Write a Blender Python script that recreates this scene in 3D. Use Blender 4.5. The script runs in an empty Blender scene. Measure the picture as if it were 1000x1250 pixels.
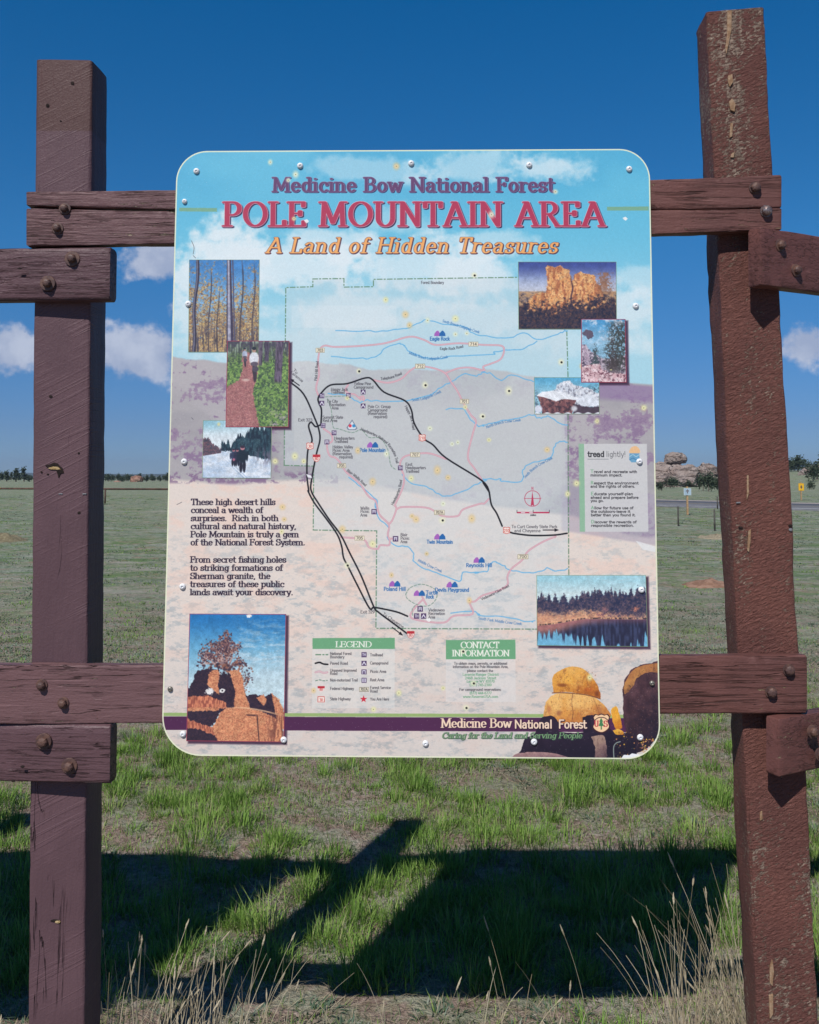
import math, random
import numpy as np

# ---------------------------------------------------------------- camera numbers
# measurements are taken on the 1000 x 1250 photograph
FPX, PITCH, PX, PY, CAMH = 1200.0, math.radians(4.3), 500.0, 490.0, 1.6
PANEL_Y = 2.40                       # distance of the sign's printed face


def ray(x, y):
    f, r, u = FPX, x - PX, PY - y
    c, s = math.cos(PITCH), math.sin(PITCH)
    return np.array([r, f * c - u * s, f * s + u * c])


def P(x, y, Y=PANEL_Y):
    """photo measurement -> world point on the upright plane at distance Y"""
    d = ray(x, y)
    t = Y / d[1]
    return np.array([d[0] * t, Y, CAMH + d[2] * t])


def smooth_pts(pts, n=5):
    """Catmull-Rom through the points"""
    p = [np.array(q, float) for q in pts]
    if len(p) < 3:
        return p
    q = [2 * p[0] - p[1]] + p + [2 * p[-1] - p[-2]]
    out = []
    for i in range(1, len(q) - 2):
        for k in range(n):
            t = k / n
            a, b, c, d = q[i - 1:i + 3]
            out.append(.5 * (2 * b + (c - a) * t + (2 * a - 5 * b + 4 * c - d) * t * t + (3 * b - a - 3 * c + d) * t ** 3))
    out.append(p[-1])
    return out


import bpy, bmesh
from mathutils import Vector

scene = bpy.context.scene
COL = scene.collection
# ---------------------------------------------------------------- camera
cam_d = bpy.data.cameras.new('camera')
cam = bpy.data.objects.new('camera', cam_d)
COL.objects.link(cam)
scene.camera = cam
cam.location = (0, 0, CAMH)
cam.rotation_euler = (math.pi / 2 + PITCH, 0, 0)
cam_d.sensor_fit = 'VERTICAL'
cam_d.sensor_height = 36.0
cam_d.lens = 36.0 * FPX / 1250
cam_d.shift_y = -(625 - PY) / 1250
cam_d.clip_start, cam_d.clip_end = .05, 20000
# ---------------------------------------------------------------- daylight
SUN_EL, SUN_AZ = math.radians(48.8), math.radians(22.3)       # azimuth: to the left of straight behind the camera
sun_v = Vector((-math.sin(SUN_AZ) * math.cos(SUN_EL), -math.cos(SUN_AZ) * math.cos(SUN_EL), math.sin(SUN_EL)))
sun_d = bpy.data.lights.new('sun', 'SUN')
sun_d.energy, sun_d.angle, sun_d.color = 4.6, math.radians(.5), (1, .965, .91)
sun = bpy.data.objects.new('sun', sun_d)
COL.objects.link(sun)
sun.rotation_euler = sun_v.to_track_quat('Z', 'Y').to_euler()
scene.view_settings.view_transform = 'Standard'
scene.view_settings.look = 'None'
scene.view_settings.exposure = 0.0
scene.view_settings.gamma = 1.0
SKY_STRENGTH = .11


class NT:
    """small helper for writing node trees"""
    def __init__(s, tree):
        s.t = tree
        s.n = tree.nodes

    def add(s, kind, **kw):
        n = s.n.new(kind)
        for k, v in kw.items():
            setattr(n, k, v)
        return n

    def put(s, v, sock):
        if v is None:
            return
        if isinstance(v, bpy.types.NodeSocket):
            s.t.links.new(v, sock)
        else:
            sock.default_value = v

    def math(s, op, a, b=None, c=None, clamp=False):
        n = s.add('ShaderNodeMath', operation=op, use_clamp=clamp)
        for i, v in enumerate((a, b, c)):
            s.put(v, n.inputs[i])
        return n.outputs[0]

    def step(s, x, a, b):
        n = s.add('ShaderNodeMapRange', interpolation_type='SMOOTHSTEP')
        s.put(x, n.inputs[0])
        s.put(a, n.inputs[1])
        s.put(b, n.inputs[2])
        return n.outputs[0]

    def vec(s, v, mul=None, add=None, rot=None):
        n = s.add('ShaderNodeMapping')
        s.put(v, n.inputs[0])
        if mul is not None:
            n.inputs['Scale'].default_value = mul if isinstance(mul, tuple) else (mul,) * 3
        if add is not None:
            n.inputs['Location'].default_value = add
        if rot is not None:
            n.inputs['Rotation'].default_value = rot
        return n.outputs[0]

    def noise(s, v, scale, detail=3, rough=.55, dist=0.0):
        n = s.add('ShaderNodeTexNoise')
        s.put(v, n.inputs['Vector'])
        n.inputs['Scale'].default_value = scale
        n.inputs['Detail'].default_value = detail
        n.inputs['Roughness'].default_value = rough
        n.inputs['Distortion'].default_value = dist
        return n.outputs['Fac']

    def mix(s, f, a, b):
        n = s.add('ShaderNodeMix', data_type='RGBA')
        s.put(f, n.inputs[0])
        for v, i in ((a, 6), (b, 7)):
            s.put(v if isinstance(v, bpy.types.NodeSocket) else (*v, 1), n.inputs[i])
        return n.outputs[2]

    def xyz(s, v):
        n = s.add('ShaderNodeSeparateXYZ')
        s.put(v, n.inputs[0])
        return n.outputs

    def bump(s, h, dist, strength=1.0, normal=None):
        n = s.add('ShaderNodeBump')
        s.put(h, n.inputs['Height'])
        n.inputs['Distance'].default_value = dist
        n.inputs['Strength'].default_value = strength
        if normal is not None:
            s.put(normal, n.inputs['Normal'])
        return n.outputs[0]


world = bpy.data.worlds.new('World')
scene.world = world
world.use_nodes = True
w = NT(world.node_tree)
w.n.clear()
sky = w.add('ShaderNodeTexSky', sky_type='NISHITA')
sky.sun_disc = False
sky.sun_elevation = SUN_EL
sky.sun_rotation = math.atan2(sun_v.x, sun_v.y)
sky.altitude = 2500
sky.air_density, sky.dust_density, sky.ozone_density = 1.0, .15, 3.0
gen = w.add('ShaderNodeTexCoord').outputs['Generated']
gx, gy, gz = w.xyz(gen)
az = w.math('ARCTAN2', gx, gy)
el = w.math('ARCSINE', gz)
# a deep polarised blue aloft, paler and softer by the horizon
rampn = w.add('ShaderNodeValToRGB')
w.put(w.math('MULTIPLY', el, 1.25), rampn.inputs[0])
re_ = rampn.color_ramp.elements
for p_, c_ in ((.06, (.255, .375, .58)), (.29, (.165, .60, .85)), (.58, (.03, .63, .98)), (.85, (.14, .42, .60))):
    e_ = re_.new(p_)
    e_.color = (*c_, 1)
re_.remove(re_[0])
re_.remove(re_[-1])
tint = rampn.outputs[0]
skc = w.add('ShaderNodeMix', data_type='RGBA', blend_type='MULTIPLY')
skc.inputs[0].default_value = 1.0
w.put(sky.outputs[0], skc.inputs[6])
w.put(tint, skc.inputs[7])
cmb = w.add('ShaderNodeCombineXYZ')
w.put(az, cmb.inputs[0])
w.put(el, cmb.inputs[1])
nz = w.noise(cmb.outputs[0], 18, 8, .6)
nz2 = w.noise(cmb.outputs[0], 55, 4, .55)
shape = None
for a0, e0, ra, re in ((-.40, .118, .055, .030), (-.27, .118, .075, .034), (-.25, .208, .045, .026), (-.22, .165, .03, .02), (-.10, .19, .12, .05), (.395, .125, .045, .026), (.42, .19, .055, .022), (.7, .12, .2, .05), (-.8, .14, .2, .05), (1.3, .16, .3, .06), (-1.4, .14, .3, .06), (2.2, .18, .4, .07), (-2.3, .16, .4, .06)):
    dx = w.math('DIVIDE', w.math('SUBTRACT', az, a0), ra)
    dy = w.math('DIVIDE', w.math('SUBTRACT', el, e0), re)
    d = w.math('SQRT', w.math('ADD', w.math('MULTIPLY', dx, dx), w.math('MULTIPLY', dy, dy)))
    shape = d if shape is None else w.math('MINIMUM', shape, d)
s1 = w.math('ADD', shape, w.math('MULTIPLY', w.math('SUBTRACT', nz, .5), 2.2))
s1 = w.math('ADD', s1, w.math('MULTIPLY', w.math('SUBTRACT', nz2, .5), .7))
cover = w.math('MULTIPLY', w.step(s1, .98, .55), .85)
ccol = w.mix(w.step(nz, .35, .62), (5.2, 5.6, 6.7), (3.5, 4.0, 5.4))
skm = w.mix(cover, skc.outputs[2], ccol)
bg = w.add('ShaderNodeBackground')
bg.inputs[1].default_value = SKY_STRENGTH
w.put(skm, bg.inputs[0])
wo = w.add('ShaderNodeOutputWorld')
w.put(bg.outputs[0], wo.inputs[0])


# ---------------------------------------------------------------- building helpers
def link(name, me, parent=None, mat=None):
    o = bpy.data.objects.new(name, me)
    COL.objects.link(o)
    if parent is not None:
        o.parent = parent
    if mat is not None:
        for m in (mat if isinstance(mat, (list, tuple)) else [mat]):
            me.materials.append(m)
    return o


def thing(name, label, cat, loc=(0, 0, 0), group=None):
    o = bpy.data.objects.new(name, None)
    COL.objects.link(o)
    o.location = loc
    return tag(o, label, cat, group)


def tag(o, label=None, cat=None, group=None, kind=None):
    if label:
        o['label'] = label
    if cat:
        o['category'] = cat
    if group:
        o['group'] = group
    if kind:
        o['kind'] = kind
    return o


def copy_tree(o, parent=None):
    c = o.copy()
    COL.objects.link(c)
    c.parent = parent
    for ch in o.children:
        copy_tree(ch, c)
    return c


def mesh(name, verts, faces, smooth=True):
    me = bpy.data.meshes.new(name)
    me.from_pydata([tuple(v) for v in verts], [], [tuple(f) for f in faces])
    if smooth:
        me.polygons.foreach_set('use_smooth', [True] * len(me.polygons))
    me.update()
    return me


def fast_mesh(name, V, F, smooth=False):
    """V (n,3) array, F (m,k) array with one face size"""
    me = bpy.data.meshes.new(name)
    V = np.ascontiguousarray(V, np.float32)
    F = np.ascontiguousarray(F, np.int32)
    me.vertices.add(len(V))
    me.vertices.foreach_set('co', V.ravel())
    me.loops.add(F.size)
    me.loops.foreach_set('vertex_index', F.ravel())
    me.polygons.add(len(F))
    me.polygons.foreach_set('loop_start', np.arange(0, F.size, F.shape[1], dtype=np.int32))
    if smooth:
        me.polygons.foreach_set('use_smooth', np.ones(len(F), bool))
    me.update(calc_edges=True)
    return me


def material(name, col=(.5, .5, .5), rough=.6, spec=.4):
    m = bpy.data.materials.new(name)
    m.use_nodes = True
    t = NT(m.node_tree)
    b = m.node_tree.nodes['Principled BSDF']
    b.inputs['Base Color'].default_value = (*col, 1)
    b.inputs['Roughness'].default_value = rough
    b.inputs['Specular IOR Level'].default_value = spec
    return m, t, b


def obj_co(t):
    return t.add('ShaderNodeTexCoord').outputs['Object']


def speckled(name, c0, c1, scale, rough=.8, spec=.3, bump=0.0, lo=.4, hi=.62, metal=0):
    m, t, b = material(name, c0, rough, spec)
    v = obj_co(t)
    n = t.noise(v, scale, 4)
    t.put(t.mix(t.step(n, lo, hi), c0, c1), b.inputs['Base Color'])
    b.inputs['Metallic'].default_value = metal
    if bump:
        t.put(t.bump(t.noise(v, scale * 2.5, 4), bump), b.inputs['Normal'])
    return m
# ---------------------------------------------------------------- ground
rng = np.random.RandomState(7)


def vn(x, y, seed):
    """smooth 2-D value noise for scalars or arrays"""
    xi, yi = np.floor(x).astype(np.int64), np.floor(y).astype(np.int64)
    fx, fy = x - xi, y - yi
    fx, fy = fx * fx * (3 - 2 * fx), fy * fy * (3 - 2 * fy)

    def hsh(a, b):
        h = (a * 374761393 + b * 668265263 + seed * 144269) & 0x7fffffff
        h = ((h ^ (h >> 13)) * 1274126177) & 0x7fffffff
        return ((h ^ (h >> 16)) & 0xffff) / 65535.
    return (hsh(xi, yi) * (1 - fx) + hsh(xi + 1, yi) * fx) * (1 - fy) + (hsh(xi, yi + 1) * (1 - fx) + hsh(xi + 1, yi + 1) * fx) * fy


def height(x, y):
    x, y = np.asarray(x, float), np.asarray(y, float)
    near = np.clip((y - 3) / 12, 0, 1)
    h = (vn(x * 1.3, y * 1.3, 1) - .5) * .05 + (vn(x * 4, y * 4, 2) - .5) * .022
    h = h * (1 - .3 * near) + near * ((vn(x / 9, y / 9, 3) - .5) * .14)
    far = np.clip((y - 70) / 120, 0, 1)
    h = h + far * (2.9 * np.exp(-((x - 92) / 36) ** 2 - ((y - 205) / 60) ** 2) + (vn(x / 40, y / 40, 5) - .5) * .5)
    h = h - far * np.clip((y - 330) / 600, 0, 1) * 3.0
    return h


ys = np.concatenate([np.linspace(-30, 1.5, 30), np.linspace(1.6, 12, 150), 12 * (4600 / 12) ** np.linspace(.01, 1, 190)])
sx = np.linspace(-1, 1, 301)
sx = np.sign(sx) * np.abs(sx) ** 1.6
Yg, Sg = np.meshgrid(ys, sx, indexing='ij')
Xg = Sg * (14 + np.maximum(Yg, 0) * 1.25 + np.maximum(-Yg, 0))
Zg = height(Xg, Yg)
nr, nc = Yg.shape
idx = np.arange(nr * nc).reshape(nr, nc)
F = np.stack([idx[:-1, :-1], idx[:-1, 1:], idx[1:, 1:], idx[1:, :-1]], -1).reshape(-1, 4)
gm, t, b = material('meadow_soil', rough=.95, spec=.15)
v = obj_co(t)
n_big = t.noise(t.vec(v, (.10, .10, .1)), 1, 4, .55)
n_mid = t.noise(t.vec(v, (.55, .55, .5)), 1, 5, .6)
n_sm = t.noise(v, 5.5, 5, .62)
n_fine = t.noise(v, 38, 4, .65)
n_dot = t.noise(v, 150, 2, .6)
yy_ = t.xyz(v)[1]
soil = t.mix(t.step(n_fine, .38, .66), (.185, .128, .102), (.335, .250, .210))
soil = t.mix(t.step(n_dot, .60, .68), soil, (.36, .28, .23))
thatch = t.mix(t.step(n_fine, .35, .65), (.22, .195, .165), (.40, .36, .31))
n_tex = t.noise(v, 15, 4, .65)
sage = t.mix(t.step(n_tex, .38, .62), (.118, .166, .112), (.285, .318, .245))
green = t.mix(t.step(n_tex, .38, .62), (.070, .125, .042), (.175, .250, .100))
far_ = t.step(yy_, 5.0, 20.0)
g1 = t.mix(t.step(n_sm, .42, .60), soil, thatch)
g2 = t.mix(t.step(n_mid, .40, .58), sage, thatch)
col = t.mix(far_, g1, g2)
grn = t.math('MULTIPLY', t.step(t.math('ADD', t.math('MULTIPLY', n_mid, .55), t.math('MULTIPLY', n_sm, .45)), .47, .57), t.math('ADD', .35, t.math('MULTIPLY', far_, .45)))
col = t.mix(grn, col, green)
col = t.mix(t.math('MULTIPLY', t.step(n_big, .45, .62), t.math('MULTIPLY', far_, .55)), col, sage)
col = t.mix(t.math('MULTIPLY', t.step(t.noise(v, 2.3, 5, .7), .55, .61), t.math('MULTIPLY', far_, .7)), col, (.27, .17, .125))
col = t.mix(t.math('MULTIPLY', t.step(t.noise(t.vec(v, (1, 1, 1), add=(7, 3, 1)), 5.5, 4, .7), .53, .60), t.math('MULTIPLY', far_, .75)), col, (.066, .098, .058))
col = t.mix(t.math('MULTIPLY', t.step(t.noise(t.vec(v, (.7, 1.4, 1), add=(1, 9, 1)), 1.4, 5, .72), .53, .60), t.math('MULTIPLY', far_, .8)), col, (.092, .165, .055))
col = t.mix(t.math('MULTIPLY', t.step(t.noise(t.vec(v, (.5, 1.5, 1), add=(4, 2, 1)), .9, 5, .72), .55, .62), t.math('MULTIPLY', far_, .6)), col, (.36, .34, .30))
t.put(col, b.inputs['Base Color'])
hh = t.math('ADD', t.math('MULTIPLY', n_fine, 1.0), t.math('MULTIPLY', n_dot, .45))
t.put(t.bump(hh, .02), b.inputs['Normal'])
ground = link('ground', fast_mesh('ground', np.stack([Xg, Yg, Zg], -1).reshape(-1, 3), F, True), None, gm)
tag(ground, 'open high plains meadow of short grass and bare soil', 'ground', kind='structure')


def blades(name, pos, hgt, wid, lean, head, tint, mat, curve=.5, seg=2):
    """one mesh of grass blades; tint is stored per blade"""
    n = len(pos)
    ca, sa = np.cos(head), np.sin(head)
    side = np.stack([-sa, ca, 0 * ca], -1)
    out = np.stack([ca, sa, 0 * ca], -1)
    rings = []
    for k in range(seg + 1):
        f = k / seg
        c = pos + out * (lean * hgt * (f * (1 - curve) + f * f * curve))[:, None]
        c = c + np.array([0, 0, 1.]) * (hgt * f * (1 - .35 * lean * f * np.minimum(lean, 1)))[:, None]
        wd = wid * (1 - f ** 1.6) * .5
        if k < seg:
            rings += [c - side * wd[:, None], c + side * wd[:, None]]
        else:
            rings += [c]
    m = len(rings)
    V = np.stack(rings, 1).reshape(-1, 3)
    base = (np.arange(n) * m)[:, None]
    tri = []
    for k in range(seg - 1):
        a = 2 * k
        tri += [(a, a + 1, a + 3), (a, a + 3, a + 2)]
    tri += [(2 * seg - 2, 2 * seg - 1, 2 * seg)]
    F = (base[:, None, :] + np.array(tri)[None]).reshape(-1, 3)
    me = fast_mesh(name, V, F)
    at = me.attributes.new('tint', 'FLOAT', 'POINT')
    at.data.foreach_set('value', np.repeat(tint.astype(np.float32), m))
    return link(name, me, None, mat)


def grass_mat(name, stops, rough=.55):
    m, t, b = material(name, rough=rough, spec=.25)
    a = t.add('ShaderNodeAttribute', attribute_name='tint')
    r = t.add('ShaderNodeValToRGB')
    t.put(a.outputs['Fac'], r.inputs[0])
    el_ = r.color_ramp.elements
    while len(el_) < len(stops):
        el_.new(.5)
    for e, (p, c) in zip(el_, stops):
        e.position = p
        e.color = (*c, 1)
    t.put(r.outputs[0], b.inputs['Base Color'])
    tr = t.add('ShaderNodeBsdfTranslucent')
    t.put(r.outputs[0], tr.inputs[0])
    mx = t.add('ShaderNodeMixShader')
    mx.inputs[0].default_value = .25
    t.put(b.outputs[0], mx.inputs[1])
    t.put(tr.outputs[0], mx.inputs[2])
    t.put(mx.outputs[0], m.node_tree.nodes['Material Output'].inputs[0])
    return m


GREEN = grass_mat('green_grass', [(0, (.060, .118, .022)), (.45, (.165, .295, .050)), (.75, (.26, .385, .088)), (1, (.33, .29, .16))])
SAGE = grass_mat('short_grass', [(0, (.048, .085, .024)), (.4, (.105, .150, .056)), (.7, (.20, .205, .135)), (1, (.38, .31, .22))], .7)
MID = grass_mat('low_meadow_plants', [(0, (.060, .100, .060)), (.35, (.130, .190, .130)), (.65, (.25, .285, .225)), (1, (.34, .28, .22))], .75)
STRAW = grass_mat('dry_grass', [(0, (.29, .23, .14)), (.5, (.44, .37, .25)), (1, (.58, .50, .36))], .6)


def spread(n, y0, y1, power=1.0, extra=.9, half=.47):
    """points over the strip of ground in front of the camera"""
    y = y0 * (y1 / y0) ** rng.rand(n) if power is None else y0 + (y1 - y0) * rng.rand(n) ** power
    x = (rng.rand(n) * 2 - 1) * (y * half + extra)
    return x, y


def clumps(name, n, y0, y1, per, rad, hgt, wid, mat, tint0, keep=None, power=1.0, lean=(.1, .8), wscale=0.0, extra=.9):
    x, y = spread(n, y0, y1, power, extra)
    if keep is not None:
        k = keep(x, y)
        x, y = x[k], y[k]
    size = .55 + .9 * rng.rand(len(x)) ** 1.6
    cnt = np.maximum((per * size).astype(int), 3)
    i = np.repeat(np.arange(len(x)), cnt)
    m = len(i)
    r = np.sqrt(rng.rand(m)) * rad * size[i]
    a = rng.rand(m) * 2 * np.pi
    px, py = x[i] + r * np.cos(a), y[i] + r * np.sin(a)
    pos = np.stack([px, py, height(px, py) - .006], -1)
    h = hgt * size[i] * (.45 + .75 * rng.rand(m)) * (1 - .35 * r / (rad * size[i]))
    wv = wid * (.7 + .6 * rng.rand(m)) * (1 + wscale * y[i])
    ln = (lean[0] + (lean[1] - lean[0]) * rng.rand(m)) * (.4 + r / (rad * size[i]))
    hd = a + rng.randn(m) * .8
    tt = np.clip(tint0 + rng.randn(len(x))[i] * .14 + rng.randn(m) * .12 + (rng.rand(m) > .93) * .4, 0, 1)
    return blades(name, pos, h, wv, ln, hd, tt, mat)


def patchy(s, lo, seed):
    return lambda x, y: vn(x * s, y * s, seed) + .35 * vn(x * s * 3.1, y * s * 3.1, seed + 1) > lo * 1.35


def near_keep(s, lo, seed, few):
    pk = patchy(s, lo, seed)
    return lambda x, y: pk(x, y) & ((y > 3.2) | (rng.rand(len(x)) < few)) & ((y < 6.0) | (rng.rand(len(x)) < .4))


tag(clumps('grass', 4000, 2.7, 7.6, 56, .058, .092, .0032, GREEN, .46, near_keep(2.1, .46, 21, .10), 1.15, (.15, .95), .06), 'tufts of bright green bunch grass on bare soil behind the sign', 'grass', kind='stuff')
tag(clumps('tall_tufts', 230, 3.3, 6.6, 80, .065, .150, .0034, GREEN, .46, patchy(1.1, .44, 61), 1.0, (.15, .9), .05), 'taller lush tufts of bunch grass behind the sign', 'grass', kind='stuff')
tag(clumps('thin_grass', 12000, 2.7, 10.5, 17, .11, .050, .0027, GREEN, .50, near_keep(1.6, .30, 23, .25), 1.2, (.2, 1.1), .07), 'thin short green grass between the tufts', 'grass', kind='stuff')
tag(clumps('short_grass', 9000, 2.1, 12, 26, .10, .040, .0028, SAGE, .45, patchy(1.2, .36, 31), 1.2, (.3, 1.4), .08), 'short grey green and withered grass on the soil', 'grass', kind='stuff')
tag(clumps('grass_litter', 7500, 2.1, 9, 7, .12, .085, .0018, STRAW, .45, patchy(1.0, .30, 33), 1.2, (2.2, 5.0), .05), 'loose dry stems lying on the soil', 'grass', kind='stuff')
tag(clumps('low_plants', 1500, 2.3, 12, 40, .055, .035, .007, MID, .22, patchy(1.1, .42, 35), 1.2, (.5, 1.6), .03), 'small grey green ground hugging leaves', 'ground cover', kind='stuff')
tag(clumps('meadow_plants', 15000, 8.5, 80, 13, .20, .034, .011, MID, .36, patchy(.5, .36, 41), 1.6, (.5, 1.8), .06), 'low grey green plants across the meadow to the far fences', 'ground cover', kind='stuff')
tag(clumps('meadow_grass', 5600, 7.5, 75, 18, .20, .040, .006, GREEN, .40, patchy(.3, .48, 51), 1.5, (.3, 1.2), .07), 'greener patches of grass across the meadow', 'grass', kind='stuff')

# gravel on the bare soil
gv, gf = [], []
ico = [(0, 0, 1), (.894, 0, .447), (.276, .851, .447), (-.724, .526, .447), (-.724, -.526, .447), (.276, -.851, .447)]
xs_, ys_ = spread(2600, 2.2, 7.0, 1.2)
for x, y in zip(xs_, ys_):
    s_ = .003 + .008 * rng.rand() ** 3
    z = float(height(x, y))
    q = len(gv)
    rr = .7 + .6 * rng.rand(6)
    for (a, b_, c), k in zip(ico, rr):
        gv.append((x + a * s_ * k, y + b_ * s_ * k, z + c * s_ * k * .8))
    for k in range(5):
        gf.append((q, q + 1 + k, q + 1 + (k + 1) % 5))
gravel = link('gravel', mesh('gravel', gv, gf, False), None, speckled('pink_gravel', (.20, .14, .115), (.36, .29, .25), 30))
tag(gravel, 'small pinkish gravel scattered on the bare soil', 'gravel', kind='stuff')

# ---------------------------------------------------------------- road
def ribbon(name, line, halfw, lift, mat, off=0.0):
    pts = smooth_pts(line, 12)
    V, F_ = [], []
    for i, p in enumerate(pts):
        a, c = pts[max(i - 1, 0)], pts[min(i + 1, len(pts) - 1)]
        d = (c - a) / np.linalg.norm(c - a)
        n = np.array([-d[1], d[0]])
        for s in (-1, -.995, 0, .995, 1):
            q = p + n * (off + s * halfw)
            V.append((q[0], q[1], lift - (.12 if abs(s) == 1 and halfw > .5 else 0) + max(ROADZ, float(height(q[0], q[1])) + .06)))
    for i in range(len(pts) - 1):
        for k in range(4):
            F_.append((5 * i + k, 5 * i + k + 1, 5 * i + 6 + k, 5 * i + 5 + k))
    return link(name, mesh(name, V, F_), None, mat)


ROADZ = .09
asph = speckled('asphalt', (.115, .118, .135), (.150, .152, .168), 3, .85)
rline = [(60, 18), (38, 32), (22.5, 45.5), (14.2, 54.5), (6, 66), (-1, 84), (-5, 120), (-8, 190), (-8, 320)]
road = ribbon('road', rline, 4.6, .0, asph)
tag(road, 'grey two lane highway curving across the meadow', 'road', kind='structure')
sh_m = speckled('pale_gravel', (.33, .27, .24), (.42, .36, .33), 8, .95)
tag(ribbon('road_shoulder', rline, 1.0, -.01, sh_m, -5.5), 'pale gravel shoulder along the far side of the highway', 'road shoulder', kind='structure')
wm = speckled('white_line_paint', (.7, .7, .68), (.55, .55, .53), 20)
for off in (-4.2, 4.2):
    tag(ribbon('road_marking', rline, .07, .006, wm, off), 'white edge line painted along the highway', 'road marking', kind='structure')
tag(ribbon('road_marking', rline, .06, .006, speckled('yellow_line_paint', (.55, .36, .05), (.45, .30, .05), 20), 0), 'yellow centre line painted along the highway', 'road marking', kind='structure')

# ---------------------------------------------------------------- far ridge
V, F_ = [], []
xs_ = np.linspace(-5200, 5200, 260)
rid = (10 + 22 * vn(xs_ / 900, 0 * xs_, 3) + 14 * vn(xs_ / 260, 0 * xs_, 4) + 5 * vn(xs_ / 60, 0 * xs_, 6)) * (.45 + .65 * np.clip((xs_ + 600) / 1500, 0, 1))
for k, (dy, f) in enumerate(((0, -.3), (250, .35), (600, .8), (1000, 1.0), (2200, .2))):
    for x, h in zip(xs_, rid):
        V.append((x, 2700 + dy, h * f + (vn(np.array(x / 120.), np.array(k * 3.3), 9) - .5) * 5 - 3))
n_ = len(xs_)
for k in range(4):
    for i in range(n_ - 1):
        F_.append((k * n_ + i, k * n_ + i + 1, (k + 1) * n_ + i + 1, (k + 1) * n_ + i))
hm = speckled('forested_slope', (.030, .045, .036), (.075, .090, .062), .012, .95, .1, lo=.35, hi=.65)
tag(link('hills', mesh('hills', V, F_), None, hm), 'long low forested ridge on the horizon', 'hills', kind='structure')

# ---------------------------------------------------------------- trees
needle, t, b = material('pine_needles', rough=.7, spec=.2)
n = t.noise(obj_co(t), 1.6, 3)
t.put(t.mix(t.step(n, .35, .65), (.030, .048, .034), (.080, .104, .064)), b.inputs['Base Color'])
bark = speckled('pine_bark', (.10, .075, .06), (.17, .13, .11), 6)


def tree_proto(name, h, spread_, seed, label, cat, group=None, round_=False, n=330):
    r = random.Random(seed)
    root = thing(name, label, cat, group=group)
    V, F_ = [], []
    lean = r.uniform(-.05, .05)
    sides, segs = 6, 5
    for k in range(segs + 1):
        f = k / segs
        rad = .045 * h * (1 - .85 * f) * (.6 if round_ else 1)
        for s in range(sides):
            a = 2 * math.pi * s / sides
            V.append((rad * math.cos(a) + lean * f * h, rad * math.sin(a), f * h * (.55 if round_ else .93) - .1))
    for k in range(segs):
        for s in range(sides):
            F_.append((k * sides + s, k * sides + (s + 1) % sides, (k + 1) * sides + (s + 1) % sides, (k + 1) * sides + s))
    # limbs
    limbs = []
    for k in range(12):
        f = r.uniform(.2, .9)
        a = r.uniform(0, 6.28)
        L = spread_ * (1.05 - f * .75) * r.uniform(.6, 1.05)
        limbs.append((f, a, L))
        z = f * h * (.55 if round_ else .93)
        p0 = np.array([lean * f * h, 0, z])
        p1 = p0 + np.array([math.cos(a) * L, math.sin(a) * L, L * r.uniform(.1, .5)])
        q = len(V)
        w_ = .012 * h * (1 - .5 * f)
        V += [p0 + (0, 0, -w_), p0 + (0, 0, w_), p0 + (w_ * math.sin(a), -w_ * math.cos(a), 0), p1]
        F_ += [(q, q + 1, q + 3), (q + 1, q + 2, q + 3), (q + 2, q, q + 3)]
    link('trunk', mesh('trunk', V, F_), root, bark)
    V, F_ = [], []
    for k in range(n):
        f, a, L = limbs[r.randrange(len(limbs))] if r.random() < .7 else (r.uniform(.15, 1), r.uniform(0, 6.28), spread_ * .5)
        d = r.uniform(.25, 1.08)
        if round_:
            th = math.acos(r.uniform(-.85, 1))
            rr = r.uniform(.5, 1.0) * (.75 + .35 * math.sin(a * 3 + seed))
            c = np.array([math.cos(a) * math.sin(th) * spread_ * rr, math.sin(a) * math.sin(th) * spread_ * rr, h * .50 + h * .50 * math.cos(th) * rr])
        else:
            c = np.array([math.cos(a) * L * d + lean * f * h, math.sin(a) * L * d, f * h * .95 + L * d * .3 + r.gauss(0, .02 * h)])
        c = c + np.array([r.gauss(0, 1), r.gauss(0, 1), r.gauss(0, .7)]) * .035 * h
        s = h * r.uniform(.025, .055)
        for _ in range(3):
            u = np.array([r.gauss(0, 1), r.gauss(0, 1), r.gauss(0, .6)])
            w_ = np.array([r.gauss(0, 1), r.gauss(0, 1), r.gauss(0, 1)])
            q = len(V)
            V += [c + u * s, c - u * s * .6 + w_ * s * .6, c - w_ * s * .7]
            F_.append((q, q + 1, q + 2))
    link('crown', mesh('crown', V, F_, False), root, needle)
    return root


TL = 'dark pine in the tree line at the far edge of the meadow on the left'
protos = [tree_proto('pine_tree', 3.6, 1.15, 1, TL, 'tree', 'pines along the far edge of the meadow'),
          tree_proto('pine_tree', 3.2, 1.3, 2, TL, 'tree', 'pines along the far edge of the meadow', True),
          tree_proto('pine_tree', 4.2, 1.2, 3, TL, 'tree', 'pines along the far edge of the meadow')]
r_ = random.Random(21)
used = set()


def plant(k, x, Y, s, label=None, group=None, base=None):
    o = protos[k]
    if k in used:
        o = copy_tree(o)
    used.add(k)
    o.location = (x, Y, float(height(x, Y)) - .05)
    o.rotation_euler[2] = r_.uniform(0, 6.28)
    o.scale = (s * r_.uniform(.9, 1.25), s * r_.uniform(.9, 1.25), s)
    if label:
        o['label'] = label
    if group:
        o['group'] = group
    return o


def at(px, Y):
    return (px - 500) * Y / FPX


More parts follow.
